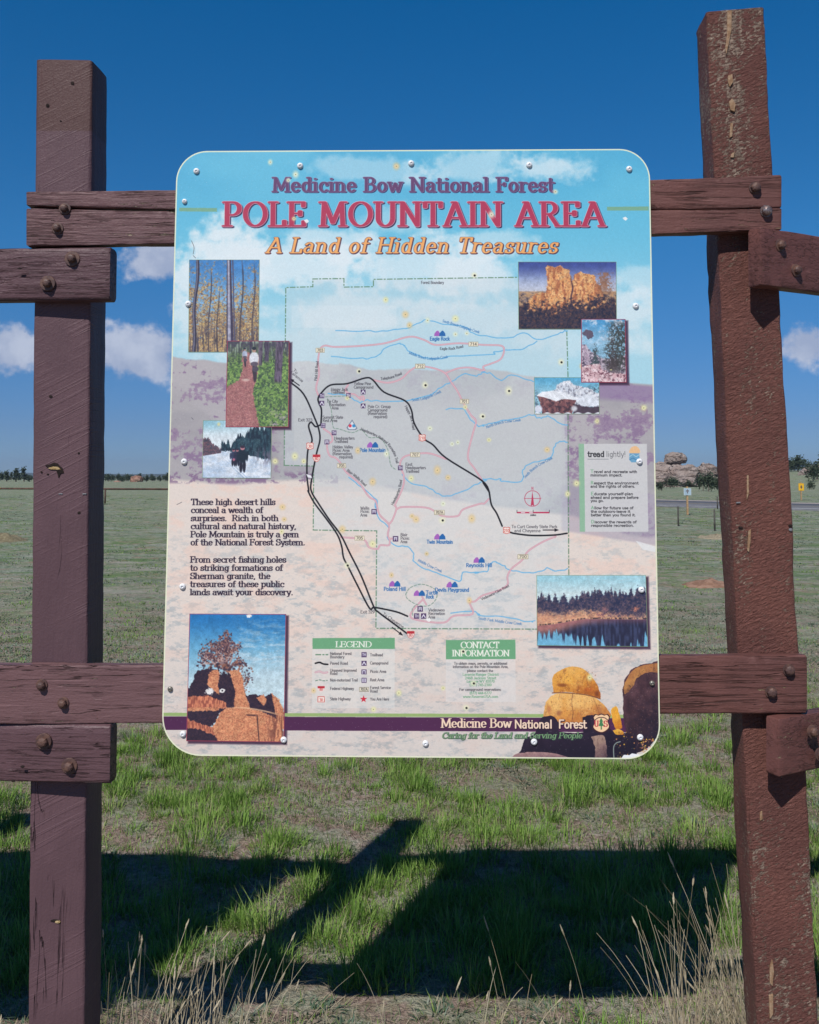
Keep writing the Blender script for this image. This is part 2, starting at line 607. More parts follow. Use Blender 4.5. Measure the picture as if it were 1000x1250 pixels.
spots = [(-14, 1.1), (2, 1.15), (10, .95), (21, 1.3), (31, 1.25), (38, .8), (47, 1.0), (60, 1.1), (75, 1.0), (92, .9), (108, 1.1), (124, .9), (134, 1.0), (145, 1.0), (150, .75), (156, .95), (180, .6), (188, .65), (196, .65), (203, .8), (210, .7), (224, .9), (240, 1), (262, .8), (290, 1.0), (330, .9)]
for i, (px, s) in enumerate(spots):
    Y = r_.uniform(232, 262)
    plant(r_.choice((0, 1, 1, 2)), at(px, Y), Y, s * .72)
for i in range(84):
    px = -30 + i * 3.1 + r_.uniform(-3, 3)
    Y = r_.uniform(275, 330)
    plant(1 if i % 3 else 0, at(px, Y), Y, r_.uniform(.45, .7))
LR = 'dark bushy pine growing at the foot of the granite outcrop'
for px, py, s in ((817, 594, .65), (822, 593, .55), (831, 591, .55), (847, 589.5, .85), (857, 597, .95), (864, 598, 1.05), (871, 596, .6), (806, 597, .5), (840, 592, .4), (878, 596, .8)):
    Y = 1920 / (py - 580 + 1.6)
    Y = min(max(Y, 95), 150)
    plant(1, at(px, Y), Y, s * Y / 150, LR, 'pines by the outcrop')
LH = 'dark pine on the low hill beyond the highway at the right edge of the view'
for px, Y, s in ((962, 200, .9), (968, 205, 1.05), (973, 198, 1.0), (978, 204, 1.1), (985, 190, .8), (991, 160, 1.1), (996, 166, .9), (1003, 205, 1.1), (1012, 200, 1.0), (1024, 190, 1.2), (958, 215, .9), (950, 220, 1), (940, 215, .9), (928, 225, .9), (989, 110, .4), (955, 105, .35)):
    plant(r_.choice((1, 1, 0)), at(px, Y), Y, s * .95, LH, 'pines on the hill beyond the highway')

# ---------------------------------------------------------------- granite
granite, t, b = material('granite', rough=.9, spec=.2)
v = obj_co(t)
n = t.noise(t.vec(v, (.6, .6, 1.3), rot=(0, .45, 0)), .8, 7, .65)
n2 = t.noise(v, 3.2, 5, .65)
c = t.mix(t.step(n, .36, .62), (.31, .235, .205), (.43, .355, .320))
c = t.mix(t.math('MULTIPLY', t.step(n2, .54, .68), .7), c, (.17, .135, .125))
vo = t.add('ShaderNodeTexVoronoi', feature='DISTANCE_TO_EDGE')
t.put(t.vec(v, (.22, .22, .85), rot=(.2, .45, 0)), vo.inputs['Vector'])
vo.inputs['Scale'].default_value = 1.0
crk = t.math('MULTIPLY', t.step(vo.outputs['Distance'], .05, .01), t.step(n2, .42, .56))
c = t.mix(t.math('MULTIPLY', crk, .4), c, (.12, .075, .07))
t.put(c, b.inputs['Base Color'])
t.put(t.bump(t.math('SUBTRACT', t.math('ADD', n, n2), crk), .5), b.inputs['Normal'])


def rock_part(name, parent, c, size, seed, rough=.25, mat=granite, flat=.0):
    bm = bmesh.new()
    bmesh.ops.create_icosphere(bm, subdivisions=5, radius=1)
    for vv in bm.verts:
        d = vv.co.copy()
        p = np.array(d) * 2.1 + seed * 7.3
        k = vn(np.array(p[0] + p[2] * .7), np.array(p[1] + p[2]), seed) - .5
        k2 = vn(np.array(p[0] * 3 + p[2] * 2), np.array(p[1] * 3 - p[2] * 2), seed + 3) - .5
        k3 = abs(vn(np.array(p[0] * 1.7 + p[1]), np.array(p[2] * 4.5 + p[0]), seed + 5) - .5)
        k2 = k2 + .7 * (vn(np.array(p[0] * 7 + p[1] * 3), np.array(p[2] * 9 - p[0] * 4), seed + 9) - .5)
        f = 1 + rough * (k * 1.2 + k2 * .5 - (.5 if k3 < .05 else 0) * .35)
        vv.co = Vector((np.sign(d.x) * abs(d.x) ** .85 * f * size[0], np.sign(d.y) * abs(d.y) ** .85 * f * size[1], np.sign(d.z) * abs(d.z) ** .8 * f * size[2])) + Vector(c)
    me = bpy.data.meshes.new(name)
    bm.to_mesh(me)
    bm.free()
    me.polygons.foreach_set('use_smooth', [True] * len(me.polygons))
    return link(name, me, parent, mat)


def lump(px, py, wpx, hpx, Y, base):
    """centre / size in metres for something seen at (px, py) at distance Y, relative to base"""
    p = P(px, py, Y)
    k = Y / FPX
    return (p[0] - base[0], Y - base[1], p[2] - base[2]), (wpx * k / 2, wpx * k / 2 * .8, hpx * k / 2)


YR = 150.
bx = (at(830, YR), YR, 0)
outcrop = thing('rock_outcrop', 'pale pink granite outcrop with a rounded boulder perched on top, beside the sign', 'rock outcrop', bx)
for k, (px, py, wd, hg, yo) in enumerate(((812, 583, 54, 35, 0), (834, 585, 36, 32, -3), (794, 584, 38, 36, 2), (822, 590, 56, 18, -6))):
    c_, s_ = lump(px, py, wd, hg, YR + yo, bx)
    rock_part('rock_mass', outcrop, c_, s_, 3 + k, .32)
for k, (px, py, wd, hg) in enumerate(((825.5, 559.5, 25, 15), (815, 562.5, 9, 9))):
    c_, s_ = lump(px, py, wd, hg, YR - 1, bx)
    rock_part('boulder', outcrop, c_, s_, 13 + k, .22)
bx = (at(862, 165), 165, 0)
o2 = thing('rock_outcrop', 'smaller broken granite outcrop just right of the large one', 'rock outcrop', bx)
for k, (px, py, wd, hg, yo) in enumerate(((862, 577, 22, 20, 0), (856, 582, 26, 22, -2), (870, 582, 20, 24, 1), (846, 584, 22, 18, -2), (876, 588, 18, 16, 0))):
    c_, s_ = lump(px, py, wd, hg, 165 + yo, bx)
    rock_part('rock_mass', o2, c_, s_, 23 + k, .6)
bx = (at(988, 185), 185, float(height(at(988, 185), 185)))
o3 = thing('rock_outcrop', 'pinkish rocks among pines on the hill at the right edge', 'rock outcrop', bx)
for k, (px, py, wd, hg, yo) in enumerate(((987, 576, 16, 10, 0), (997, 574, 14, 11, 2), (979, 579, 9, 7, -2), (1008, 576, 16, 12, 2))):
    c_, s_ = lump(px, py, wd, hg, 185 + yo, bx)
    rock_part('rock_mass', o3, c_, s_, 43 + k, .5)
redrock = speckled('red_rock', (.22, .115, .085), (.33, .20, .15), 1.2, .9, bump=.2)
bx = (at(167, 225), 225, float(height(at(167, 225), 225)))
c_, s_ = lump(167, 586, 15, 10, 225, bx)
rk = thing('boulder', 'reddish boulder in front of the far pines left of the sign', 'boulder', bx)
rock_part('rock_mass', rk, c_, s_, 61, .3, redrock)
bx = (at(143, 228), 228, float(height(at(143, 228), 228)))
rk = thing('boulder', 'low orange rock beside the reddish boulder by the far pines', 'boulder', bx)
c_, s_ = lump(143, 589, 9, 4, 228, bx)
rock_part('rock_mass', rk, c_, s_, 66, .3, redrock)

# ---------------------------------------------------------------- soil mounds
def mound(name, label, x, y, rx, ry, h, mat, seed):
    V, F_ = [], []
    n, m = 28, 9
    for j in range(m + 1):
        f = j / m
        for i in range(n):
            a = 2 * math.pi * i / n
            k = 1 + .5 * (vn(np.array(math.cos(a) * 1.5 + seed), np.array(math.sin(a) * 1.5), seed) - .5)
            X_, Y_ = x + rx * f * k * math.cos(a), y + ry * f * k * math.sin(a)
            V.append((X_, Y_, float(height(X_, Y_)) + h * (1 - f * f) ** 1.3 * (.45 + 1.1 * float(vn(np.array(X_ * 7.), np.array(Y_ * 7.), seed + 2))) + (.02 * (rng.rand() - .5) if f < 1 else -.02)))
    for j in range(m):
        for i in range(n):
            F_.append((j * n + i, j * n + (i + 1) % n, (j + 1) * n + (i + 1) % n, (j + 1) * n + i))
    F_.append(tuple(range(n - 1, -1, -1)))
    return tag(link(name, mesh(name, V, F_), None, mat), label, 'mound')


dirt = speckled('bare_red_soil', (.21, .115, .075), (.30, .18, .125), 9, .95, bump=.02)
mound('dirt_mound', 'low mound of bare reddish soil between the sign and the leaning post', at(862, 14.4), 14.4, .40, .55, .07, dirt, 3)
mound('dirt_mound', 'pale hump of withered grass near the wire fence', at(871, 25.5), 25.5, .42, .6, .14, speckled('withered_grass', (.24, .20, .14), (.34, .29, .20), 14, .95, bump=.03), 5)
mound('dirt_mound', 'dull withered hump in the meadow at the left edge', at(8, 24), 24, .55, .6, .16, speckled('brown_grass', (.15, .125, .075), (.22, .19, .12), 14, .95, bump=.03), 8)


# ---------------------------------------------------------------- fences and small road signs
def box(V, F_, c, s):
    q = len(V)
    for dz in (-1, 1):
        for dx, dy in ((-1, -1), (1, -1), (1, 1), (-1, 1)):
            V.append((c[0] + dx * s[0] / 2, c[1] + dy * s[1] / 2, c[2] + dz * s[2] / 2))
    F_ += [(q + 3, q + 2, q + 1, q), (q + 4, q + 5, q + 6, q + 7), (q, q + 1, q + 5, q + 4), (q + 1, q + 2, q + 6, q + 5), (q + 2, q + 3, q + 7, q + 6), (q + 3, q, q + 4, q + 7)]


def tube(V, F_, p0, p1, r, n=8, r1=None):
    p0, p1 = np.array(p0, float), np.array(p1, float)
    d = (p1 - p0) / np.linalg.norm(p1 - p0)
    a = np.cross(d, [0, 0, 1.] if abs(d[2]) < .9 else [1., 0, 0])
    a /= np.linalg.norm(a)
    b_ = np.cross(d, a)
    q = len(V)
    for p, rr in ((p0, r), (p1, r if r1 is None else r1)):
        for k in range(n):
            an = 2 * math.pi * k / n
            V.append(p + (a * math.cos(an) + b_ * math.sin(an)) * rr)
    for k in range(n):
        F_.append((q + k, q + (k + 1) % n, q + n + (k + 1) % n, q + n + k))
    F_.append(tuple(q + n + k for k in range(n)))
    F_.append(tuple(q + n - 1 - k for k in range(n)))


rust = speckled('rusty_pipe', (.055, .032, .024), (.11, .06, .04), 5, .7)
base = np.array([at(3, 58), 58., 0.])
pf = thing('pipe_fence', 'rusty brown pipe rail fence across the meadow on the left', 'fence', base)
p_a, p_b = np.array([at(-420, 61.5), 61.5, .86]), np.array([at(470, 54), 54., .80])
V, F_ = [], []
tube(V, F_, p_a - base, p_b - base, .055)
link('rail', mesh('rail', V, F_), pf, rust)
for px in (-305, -151, 3, 157, 311, 455):
    f = (px + 420) / 890
    q = p_a + (p_b - p_a) * f
    V, F_ = [], []
    tube(V, F_, np.array([q[0], q[1], height(q[0], q[1]) - .1]) - base, q - base, .05)
    link('post', mesh('post', V, F_), pf, rust)
refl = speckled('yellow_reflector', (.75, .45, .03), (.62, .36, .03), 40, .35)
for px in (30, 133, 240):
    q = p_a + (p_b - p_a) * (px + 420) / 890
    V, F_ = [], []
    tube(V, F_, q - base + (0, -.075, .03), q - base + (0, -.055, .03), .085, 12)
    link('reflector', mesh('reflector', V, F_), pf, refl)

steel = speckled('weathered_fence_post', (.05, .046, .042), (.09, .082, .07), 10, .8)
base = np.array([at(870, 29.2), 29.2, 0])
wf = thing('wire_fence', 'thin wire fence on dark posts beside the highway', 'fence', base)
fp = [(at(874, 46), 46., .56), (at(826, 32), 32., .64), (at(870, 29.2), 29.2, .63), (at(925, 26.6), 26.6, .62)]
tops = []
for x, y, h in [(at(760, 38), 38., .62)] + fp[1:]:
    z = float(height(x, y))
    V, F_ = [], []
    tube(V, F_, np.array([x, y, z - .15]) - base, np.array([x, y, z + h]) - base, .030, 7, .024)
    link('post', mesh('post', V, F_), wf, steel)
    tops.append(np.array([x, y, z]) - base)
V, F_ = [], []
for a, c in zip(tops[:-1], tops[1:]):
    for hh in (.58, .40, .2):
        tube(V, F_, a + (0, -.05, hh), c + (0, -.05, hh), .003, 4)
link('wire', mesh('wire', V, F_), wf, steel)
x, y, h = fp[0]
V, F_ = [], []
tube(V, F_, (0, 0, -.15), (0, 0, h), .032, 7)
tag(link('fence_post', mesh('fence_post', V, F_), None, steel), 'single dark post standing on the near verge of the highway', 'fence post').location = (x, y, float(height(x, y)))

opost = speckled('orange_wood', (.33, .20, .10), (.43, .29, .16), 12)


def small_sign(name, label, px, py_top, py_bot, wpx, Y, plate_c, border_c, symbol):
    x = at(px, Y)
    z0 = float(height(x, Y))
    root = thing(name, label, 'road sign', (x, Y, z0))
    k = Y / FPX
    top = P(px, py_top, Y)[2] - z0
    bot = P(px, py_bot, Y)[2] - z0
    V, F_ = [], []
    box(V, F_, (.0, .06, top / 2 + .02), (.07, .06, top + .1))
    link('post', mesh('post', V, F_, False), root, opost)
    wd, hg = wpx * k, top - bot
    V, F_ = [], []
    box(V, F_, (0, .012, (top + bot) / 2), (wd, .015, hg))
    pl = link('sign_plate', mesh('sign_plate', V, F_, False), root, border_c)
    V, F_ = [], []
    box(V, F_, (0, .0025, (top + bot) / 2), (wd * .88, .002, hg * .88))
    link('sign_face', mesh('sign_face', V, F_, False), pl, plate_c)
    V, F_ = [], []
    for cx, cz, sw, sh in symbol:
        box(V, F_, (cx * wd, -.001, (top + bot) / 2 + cz * hg), (sw * wd, .002, sh * hg))
    link('symbol', mesh('symbol', V, F_, False), pl, speckled('dark_sign_ink', (.10, .08, .09), (.16, .12, .12), 20))


small_sign('road_sign', 'small pale blue square sign on an orange wooden post before the highway', 838, 596, 604.5, 9, 40., speckled('pale_blue_paint', (.36, .47, .55), (.30, .40, .48), 6, .5), speckled('white_paint', (.50, .56, .60), (.44, .50, .54), 8, .5), [(0, .05, .12, .6), (-.14, .12, .1, .2), (.14, .12, .1, .2)])
small_sign('road_sign', 'small amber yellow sign on a wooden post beyond the highway at the right', 976.5, 590, 599, 6.6, 62., speckled('amber_paint', (.75, .42, .02), (.66, .36, .02), 6, .5), speckled('amber_rim_paint', (.62, .34, .02), (.55, .30, .02), 8, .5), [(0, .0, .16, .5), (0, .0, .42, .14)])
# ---------------------------------------------------------------- printed artwork
# Everything printed on the sign (a flat poster) is painted here with numpy.
Q = [(216, 184.5), (793, 181.7), (806.6, 927), (197, 922.3)]      # sheet corners
KPX = 1250.0                                                      # artwork dots per metre
_c = [P(*q) for q in Q]
AX0 = min(p[0] for p in _c) - .004
AX1 = max(p[0] for p in _c) + .004
AZ0 = min(p[2] for p in _c) - .004
AZ1 = max(p[2] for p in _c) + .004
AW, AH = int((AX1 - AX0) * KPX), int((AZ1 - AZ0) * KPX)


def C(x, y):
    p = P(x, y)
    return np.array([(p[0] - AX0) * KPX, (AZ1 - p[2]) * KPX])


def rgb(*c):
    return np.array(c, np.float32) / 255.


def up(a, h, w):
    """smooth resize of a small 2-D array"""
    n, m = a.shape
    y = np.linspace(0, n - 1.001, h)
    x = np.linspace(0, m - 1.001, w)
    yi, xi = y.astype(int), x.astype(int)
    fy, fx = y - yi, x - xi
    fy, fx = fy * fy * (3 - 2 * fy), fx * fx * (3 - 2 * fx)
    r0 = a[yi][:, xi] * (1 - fx) + a[yi][:, xi + 1] * fx
    r1 = a[yi + 1][:, xi] * (1 - fx) + a[yi + 1][:, xi + 1] * fx
    return (r0 * (1 - fy[:, None]) + r1 * fy[:, None]).astype(np.float32)


def noise(h, w, sx, sy, seed):
    r = np.random.RandomState(seed)
    return up(r.rand(int(h / sy) + 3, int(w / sx) + 3).astype(np.float32), h, w)


def fbm(h, w, s, seed, oct=4, ax=1.0, gain=.55):
    o, amp, tot = 0, 1., 0.
    for k in range(oct):
        sc = max(s / 2 ** k, 1.01)
        o = o + amp * noise(h, w, max(sc * ax, 1.01), sc, seed + 17 * k)
        tot += amp
        amp *= gain
    return o / tot


def ss(a, b, x):
    t = np.clip((x - a) / (b - a), 0, 1)
    return t * t * (3 - 2 * t)


def mix(img, col, m):
    return img + (np.asarray(col, np.float32) - img) * m[..., None]


def inpoly(X, Y, pts):
    ins = np.zeros(X.shape, bool)
    n = len(pts)
    for i in range(n):
        x0, y0 = pts[i]
        x1, y1 = pts[(i + 1) % n]
        if y0 == y1:
            continue
        c = (Y >= min(y0, y1)) & (Y < max(y0, y1))
        ins ^= c & (X < x0 + (Y - y0) * (x1 - x0) / (y1 - y0))
    return ins


def seg_d2(X, Y, segs):
    d = np.full(X.shape, 1e9, np.float32)
    for (x0, y0, x1, y1) in segs:
        dx, dy = x1 - x0, y1 - y0
        L = dx * dx + dy * dy
        if L < 1e-12:
            e = (X - x0) ** 2 + (Y - y0) ** 2
        else:
            t = np.clip(((X - x0) * dx + (Y - y0) * dy) / L, 0, 1)
            e = (X - x0 - t * dx) ** 2 + (Y - y0 - t * dy) ** 2
        np.minimum(d, e, out=d)
    return d


# ------------------------------------------------ a drawn alphabet (skeletons; a soft oval nib gives serif weight)
def _arc(cx, cy, rx, ry, a0, a1):
    n = max(5, int(abs(a1 - a0) / 13))
    return [(cx + rx * math.cos(math.radians(a0 + (a1 - a0) * k / n)), cy + ry * math.sin(math.radians(a0 + (a1 - a0) * k / n))) for k in range(n + 1)]


def _parse(s):
    """M x y / L x y / A cx cy rx ry a0 a1 ; '|' parts: width | strokes | serif-only strokes"""
    w, st, se = (s.split('|') + ['', ''])[:3]

    def strokes(t):
        out, cur = [], None
        tk = t.split()
        i = 0
        while i < len(tk):
            c = tk[i]
            if c == 'M':
                cur = [(float(tk[i + 1]), float(tk[i + 2]))]
                out.append(cur)
                i += 3
            elif c == 'L':
                cur.append((float(tk[i + 1]), float(tk[i + 2])))
                i += 3
            elif c == 'A':
                v = [float(q) for q in tk[i + 1:i + 7]]
                a = _arc(*v)
                if cur is None:
                    cur = []
                    out.append(cur)
                cur.extend(a)
                i += 7
            elif c == 'N':                 # lift the pen before an arc
                cur = None
                i += 1
            elif c == 'S':                 # serif foot: x y reach-left reach-right
                x, y, l, r = [float(q) for q in tk[i + 1:i + 5]]
                out.append([(x - l, y), (x + r, y)])
                i += 5
        return out
    return float(w), strokes(st), strokes(se)


_G = {
 'A': '.86|M .06 0 L .43 1 L .8 0 M .2 .34 L .66 .34|S .06 0 .06 .1 S .8 0 .12 .06 S .43 1 .1 .0',
 'B': '.74|M .14 0 L .14 1 L .36 1 A .36 .77 .23 .23 90 -90 L .14 .54 M .36 .54 A .38 .27 .27 .27 90 -90 L .14 0|S .14 0 .12 0 S .14 1 .12 0',
 'C': '.82|N A .47 .5 .4 .5 48 312|M .74 .98 L .74 .7',
 'D': '.86|M .14 0 L .14 1 L .36 1 A .36 .5 .4 .5 90 -90 L .14 0|S .14 0 .12 0 S .14 1 .12 0',
 'E': '.7|M .6 1 L .14 1 L .14 0 L .62 0 M .14 .53 L .48 .53|S .14 0 .12 0 S .14 1 .12 0 M .61 1 L .61 .82 M .63 0 L .63 .2 M .48 .62 L .48 .44',
 'F': '.66|M .6 1 L .14 1 L .14 0 M .14 .52 L .47 .52|S .14 0 .12 .14 S .14 1 .12 0 M .61 1 L .61 .8 M .47 .62 L .47 .42',
 'G': '.86|N A .47 .5 .4 .5 48 350 L .86 .42 L .6 .42|M .74 .98 L .74 .72',
 'H': '.88|M .14 0 L .14 1 M .74 0 L .74 1 M .14 .53 L .74 .53|S .14 0 .12 .12 S .14 1 .12 .12 S .74 0 .12 .12 S .74 1 .12 .12',
 'I': '.32|M .16 0 L .16 1|S .16 0 .13 .13 S .16 1 .13 .13',
 'J': '.5|M .36 1 L .36 .2 A .2 .2 .16 .2 0 -160|S .36 1 .12 .12',
 'K': '.8|M .14 0 L .14 1 M .68 1 L .14 .42 M .32 .6 L .7 0|S .14 0 .12 .12 S .14 1 .12 .12 S .7 0 .1 .1 S .68 1 .1 .1',
 'L': '.64|M .14 1 L .14 0 L .58 0|S .14 0 .12 0 S .14 1 .12 .14 M .6 0 L .6 .22',
 'M': '1.06|M .13 0 L .17 1 L .52 .12 L .87 1 L .92 0|S .13 0 .11 .11 S .17 1 .15 0 S .87 1 0 .15 S .92 0 .11 .11',
 'N': '.9|M .15 0 L .15 1 L .75 0 L .75 1|S .15 0 .12 .12 S .15 1 .14 0 S .75 1 .12 .12',
 'O': '.92|N A .46 .5 .4 .5 0 360|',
 'P': '.7|M .14 0 L .14 1 L .36 1 A .36 .73 .27 .27 90 -90 L .14 .46|S .14 0 .12 .14 S .14 1 .12 0',
 'Q': '.92|N A .46 .5 .4 .5 0 360 M .5 .22 L .84 -.12|',
 'R': '.78|M .14 0 L .14 1 L .36 1 A .36 .75 .25 .25 90 -90 L .14 .5 M .36 .5 L .68 0|S .14 0 .12 .12 S .14 1 .12 0 S .68 0 .03 .09',
 'S': '.66|N A .33 .75 .24 .25 40 250 A .33 .26 .26 .26 72 -140|M .54 1 L .54 .74 M .09 0 L .09 .28',
 'T': '.72|M .06 1 L .66 1 M .36 1 L .36 0|S .36 0 .13 .13 M .05 1 L .05 .78 M .67 1 L .67 .78',
 'U': '.86|M .14 1 L .14 .32 A .43 .32 .29 .32 180 360 L .72 1|S .14 1 .12 .12 S .72 1 .12 .12',
 'V': '.82|M .06 1 L .41 0 L .76 1|S .06 1 .06 .12 S .76 1 .12 .06',
 'W': '1.1|M .06 1 L .31 0 L .55 .9 L .79 0 L 1.04 1|S .06 1 .06 .12 S 1.04 1 .12 .06',
 'X': '.8|M .08 1 L .72 0 M .72 1 L .08 0|S .08 1 .06 .1 S .72 0 .1 .06 S .72 1 .1 .06 S .08 0 .06 .1',
 'Y': '.8|M .06 1 L .4 .48 L .74 1 M .4 .48 L .4 0|S .4 0 .12 .12 S .06 1 .06 .12 S .74 1 .12 .06',
 'Z': '.72|M .08 1 L .64 1 L .08 0 L .66 0|M .08 1 L .08 .82 M .66 0 L .66 .2',
 'a': '.6|M .1 .54 A .27 .48 .18 .18 160 0 L .45 0 M .45 .36 L .3 .4 A .24 .19 .17 .19 90 300 L .45 .16|S .45 0 0 .12',
 'b': '.64|M .13 1 L .13 0 M .13 .33 A .34 .33 .21 .33 180 -180|S .13 1 .12 0',
 'c': '.56|N A .32 .33 .23 .33 45 318|M .49 .62 L .49 .46',
 'd': '.64|M .5 1 L .5 0 M .5 .33 A .3 .33 .2 .33 0 360|S .5 1 .12 0 S .5 0 0 .11',
 'e': '.58|M .1 .35 L .5 .35 A .3 .33 .21 .33 4 318|',
 'f': '.4|M .4 .92 A .3 .8 .12 .2 60 180 L .18 0 M .04 .64 L .36 .64|S .18 0 .12 .13',
 'g': '.62|M .49 .66 L .49 -.08 A .29 -.08 .2 .2 0 -150 M .49 .33 A .3 .33 .19 .33 0 360|S .49 .66 0 .11',
 'h': '.66|M .13 1 L .13 0 M .13 .4 A .32 .43 .19 .23 170 0 L .51 0|S .13 1 .12 0 S .13 0 .11 .09 S .51 0 .09 .11',
 'i': '.3|M .15 .66 L .15 0 M .15 .9 L .15 .92|S .15 .66 .12 0 S .15 0 .11 .11',
 'j': '.3|M .17 .66 L .17 -.1 A .03 -.1 .14 .17 0 -100 M .17 .9 L .17 .92|S .17 .66 .12 0',
 'k': '.62|M .13 1 L .13 0 M .5 .66 L .13 .27 M .26 .4 L .54 0|S .13 1 .12 0 S .13 0 .11 .09 S .54 0 .08 .08 S .5 .66 .08 .08',
 'l': '.3|M .15 1 L .15 0|S .15 1 .12 0 S .15 0 .11 .11',
 'm': '1.0|M .13 .66 L .13 0 M .13 .4 A .31 .43 .18 .23 170 0 L .49 0 M .49 .4 A .67 .43 .18 .23 170 0 L .85 0|S .13 .66 .12 0 S .13 0 .11 .08 S .49 0 .08 .08 S .85 0 .08 .11',
 'n': '.66|M .13 .66 L .13 0 M .13 .4 A .32 .43 .19 .23 170 0 L .51 0|S .13 .66 .12 0 S .13 0 .11 .09 S .51 0 .09 .11',
 'o': '.62|N A .31 .33 .22 .33 0 360|',
 'p': '.64|M .13 .66 L .13 -.28 M .13 .33 A .34 .33 .21 .33 180 -180|S .13 .66 .12 0 S .13 -.28 .11 .11',
 'q': '.64|M .5 .66 L .5 -.28 M .5 .33 A .3 .33 .2 .33 0 360|S .5 -.28 .11 .11',
 'r': '.46|M .13 .66 L .13 0 M .13 .38 A .33 .42 .2 .22 170 55|S .13 .66 .12 0 S .13 0 .11 .11',
 's': '.5|N A .25 .49 .16 .17 40 250 A .25 .17 .18 .17 72 -140|M .41 .64 L .41 .48 M .08 .02 L .08 .18',
 't': '.4|M .17 .92 L .17 .16 A .31 .16 .14 .16 180 310 M .03 .64 L .36 .64|',
 'u': '.66|M .13 .66 L .13 .24 A .31 .24 .18 .24 180 350 M .51 .66 L .51 0|S .13 .66 .12 0 S .51 .66 .12 0 S .51 0 0 .11',
 'v': '.58|M .06 .66 L .29 0 L .52 .66|S .06 .66 .06 .09 S .52 .66 .09 .06',
 'w': '.86|M .06 .66 L .25 0 L .43 .6 L .61 0 L .8 .66|S .06 .66 .06 .09 S .8 .66 .09 .06',
 'x': '.58|M .08 .66 L .5 0 M .5 .66 L .08 0|S .08 .66 .05 .08 S .5 0 .08 .05 S .5 .66 .08 .05 S .08 0 .05 .08',
 'y': '.58|M .06 .66 L .3 .02 M .52 .66 L .26 -.2 L .12 -.27|S .06 .66 .06 .09 S .52 .66 .09 .06',
 'z': '.54|M .08 .66 L .46 .66 L .08 0 L .48 0|',
 '0': '.64|N A .32 .5 .23 .5 0 360|', '1': '.64|M .18 .8 L .36 1 L .36 0|',
 '2': '.64|M .1 .74 A .32 .73 .21 .27 170 -30 L .1 0 L .55 0|', '3': '.64|M .1 .82 A .3 .76 .21 .24 150 -80 M .3 .53 A .31 .27 .24 .27 85 -150|',
 '4': '.64|M .44 0 L .44 1 L .06 .28 L .58 .28|', '5': '.64|M .52 1 L .16 1 L .13 .55 A .3 .33 .24 .33 130 -150|',
 '6': '.64|M .5 .92 A .4 .42 .3 .54 90 180 A .32 .3 .22 .3 180 -180|', '7': '.64|M .08 1 L .55 1 L .22 0|',
 '8': '.64|N A .32 .76 .19 .24 0 360 N A .32 .26 .23 .26 0 360|', '9': '.64|N A .32 .69 .22 .3 0 360 M .54 .69 L .5 .3 L .2 0|',
 '.': '.3|M .14 .02 L .16 .08|', ',': '.3|M .15 .05 L .1 -.14|', '-': '.4|M .08 .36 L .32 .36|', "'": '.24|M .12 1 L .1 .78|',
 '(': '.36|N A .4 .4 .28 .62 120 240|', ')': '.36|N A -.04 .4 .28 .62 60 -60|', '!': '.3|M .15 1 L .15 .32 M .15 .03 L .15 .05|',
 '*': '.3|M .1 .95 L .12 .95|', ' ': '.36||',
}
GLYPH = {k: _parse(v) for k, v in _G.items()}


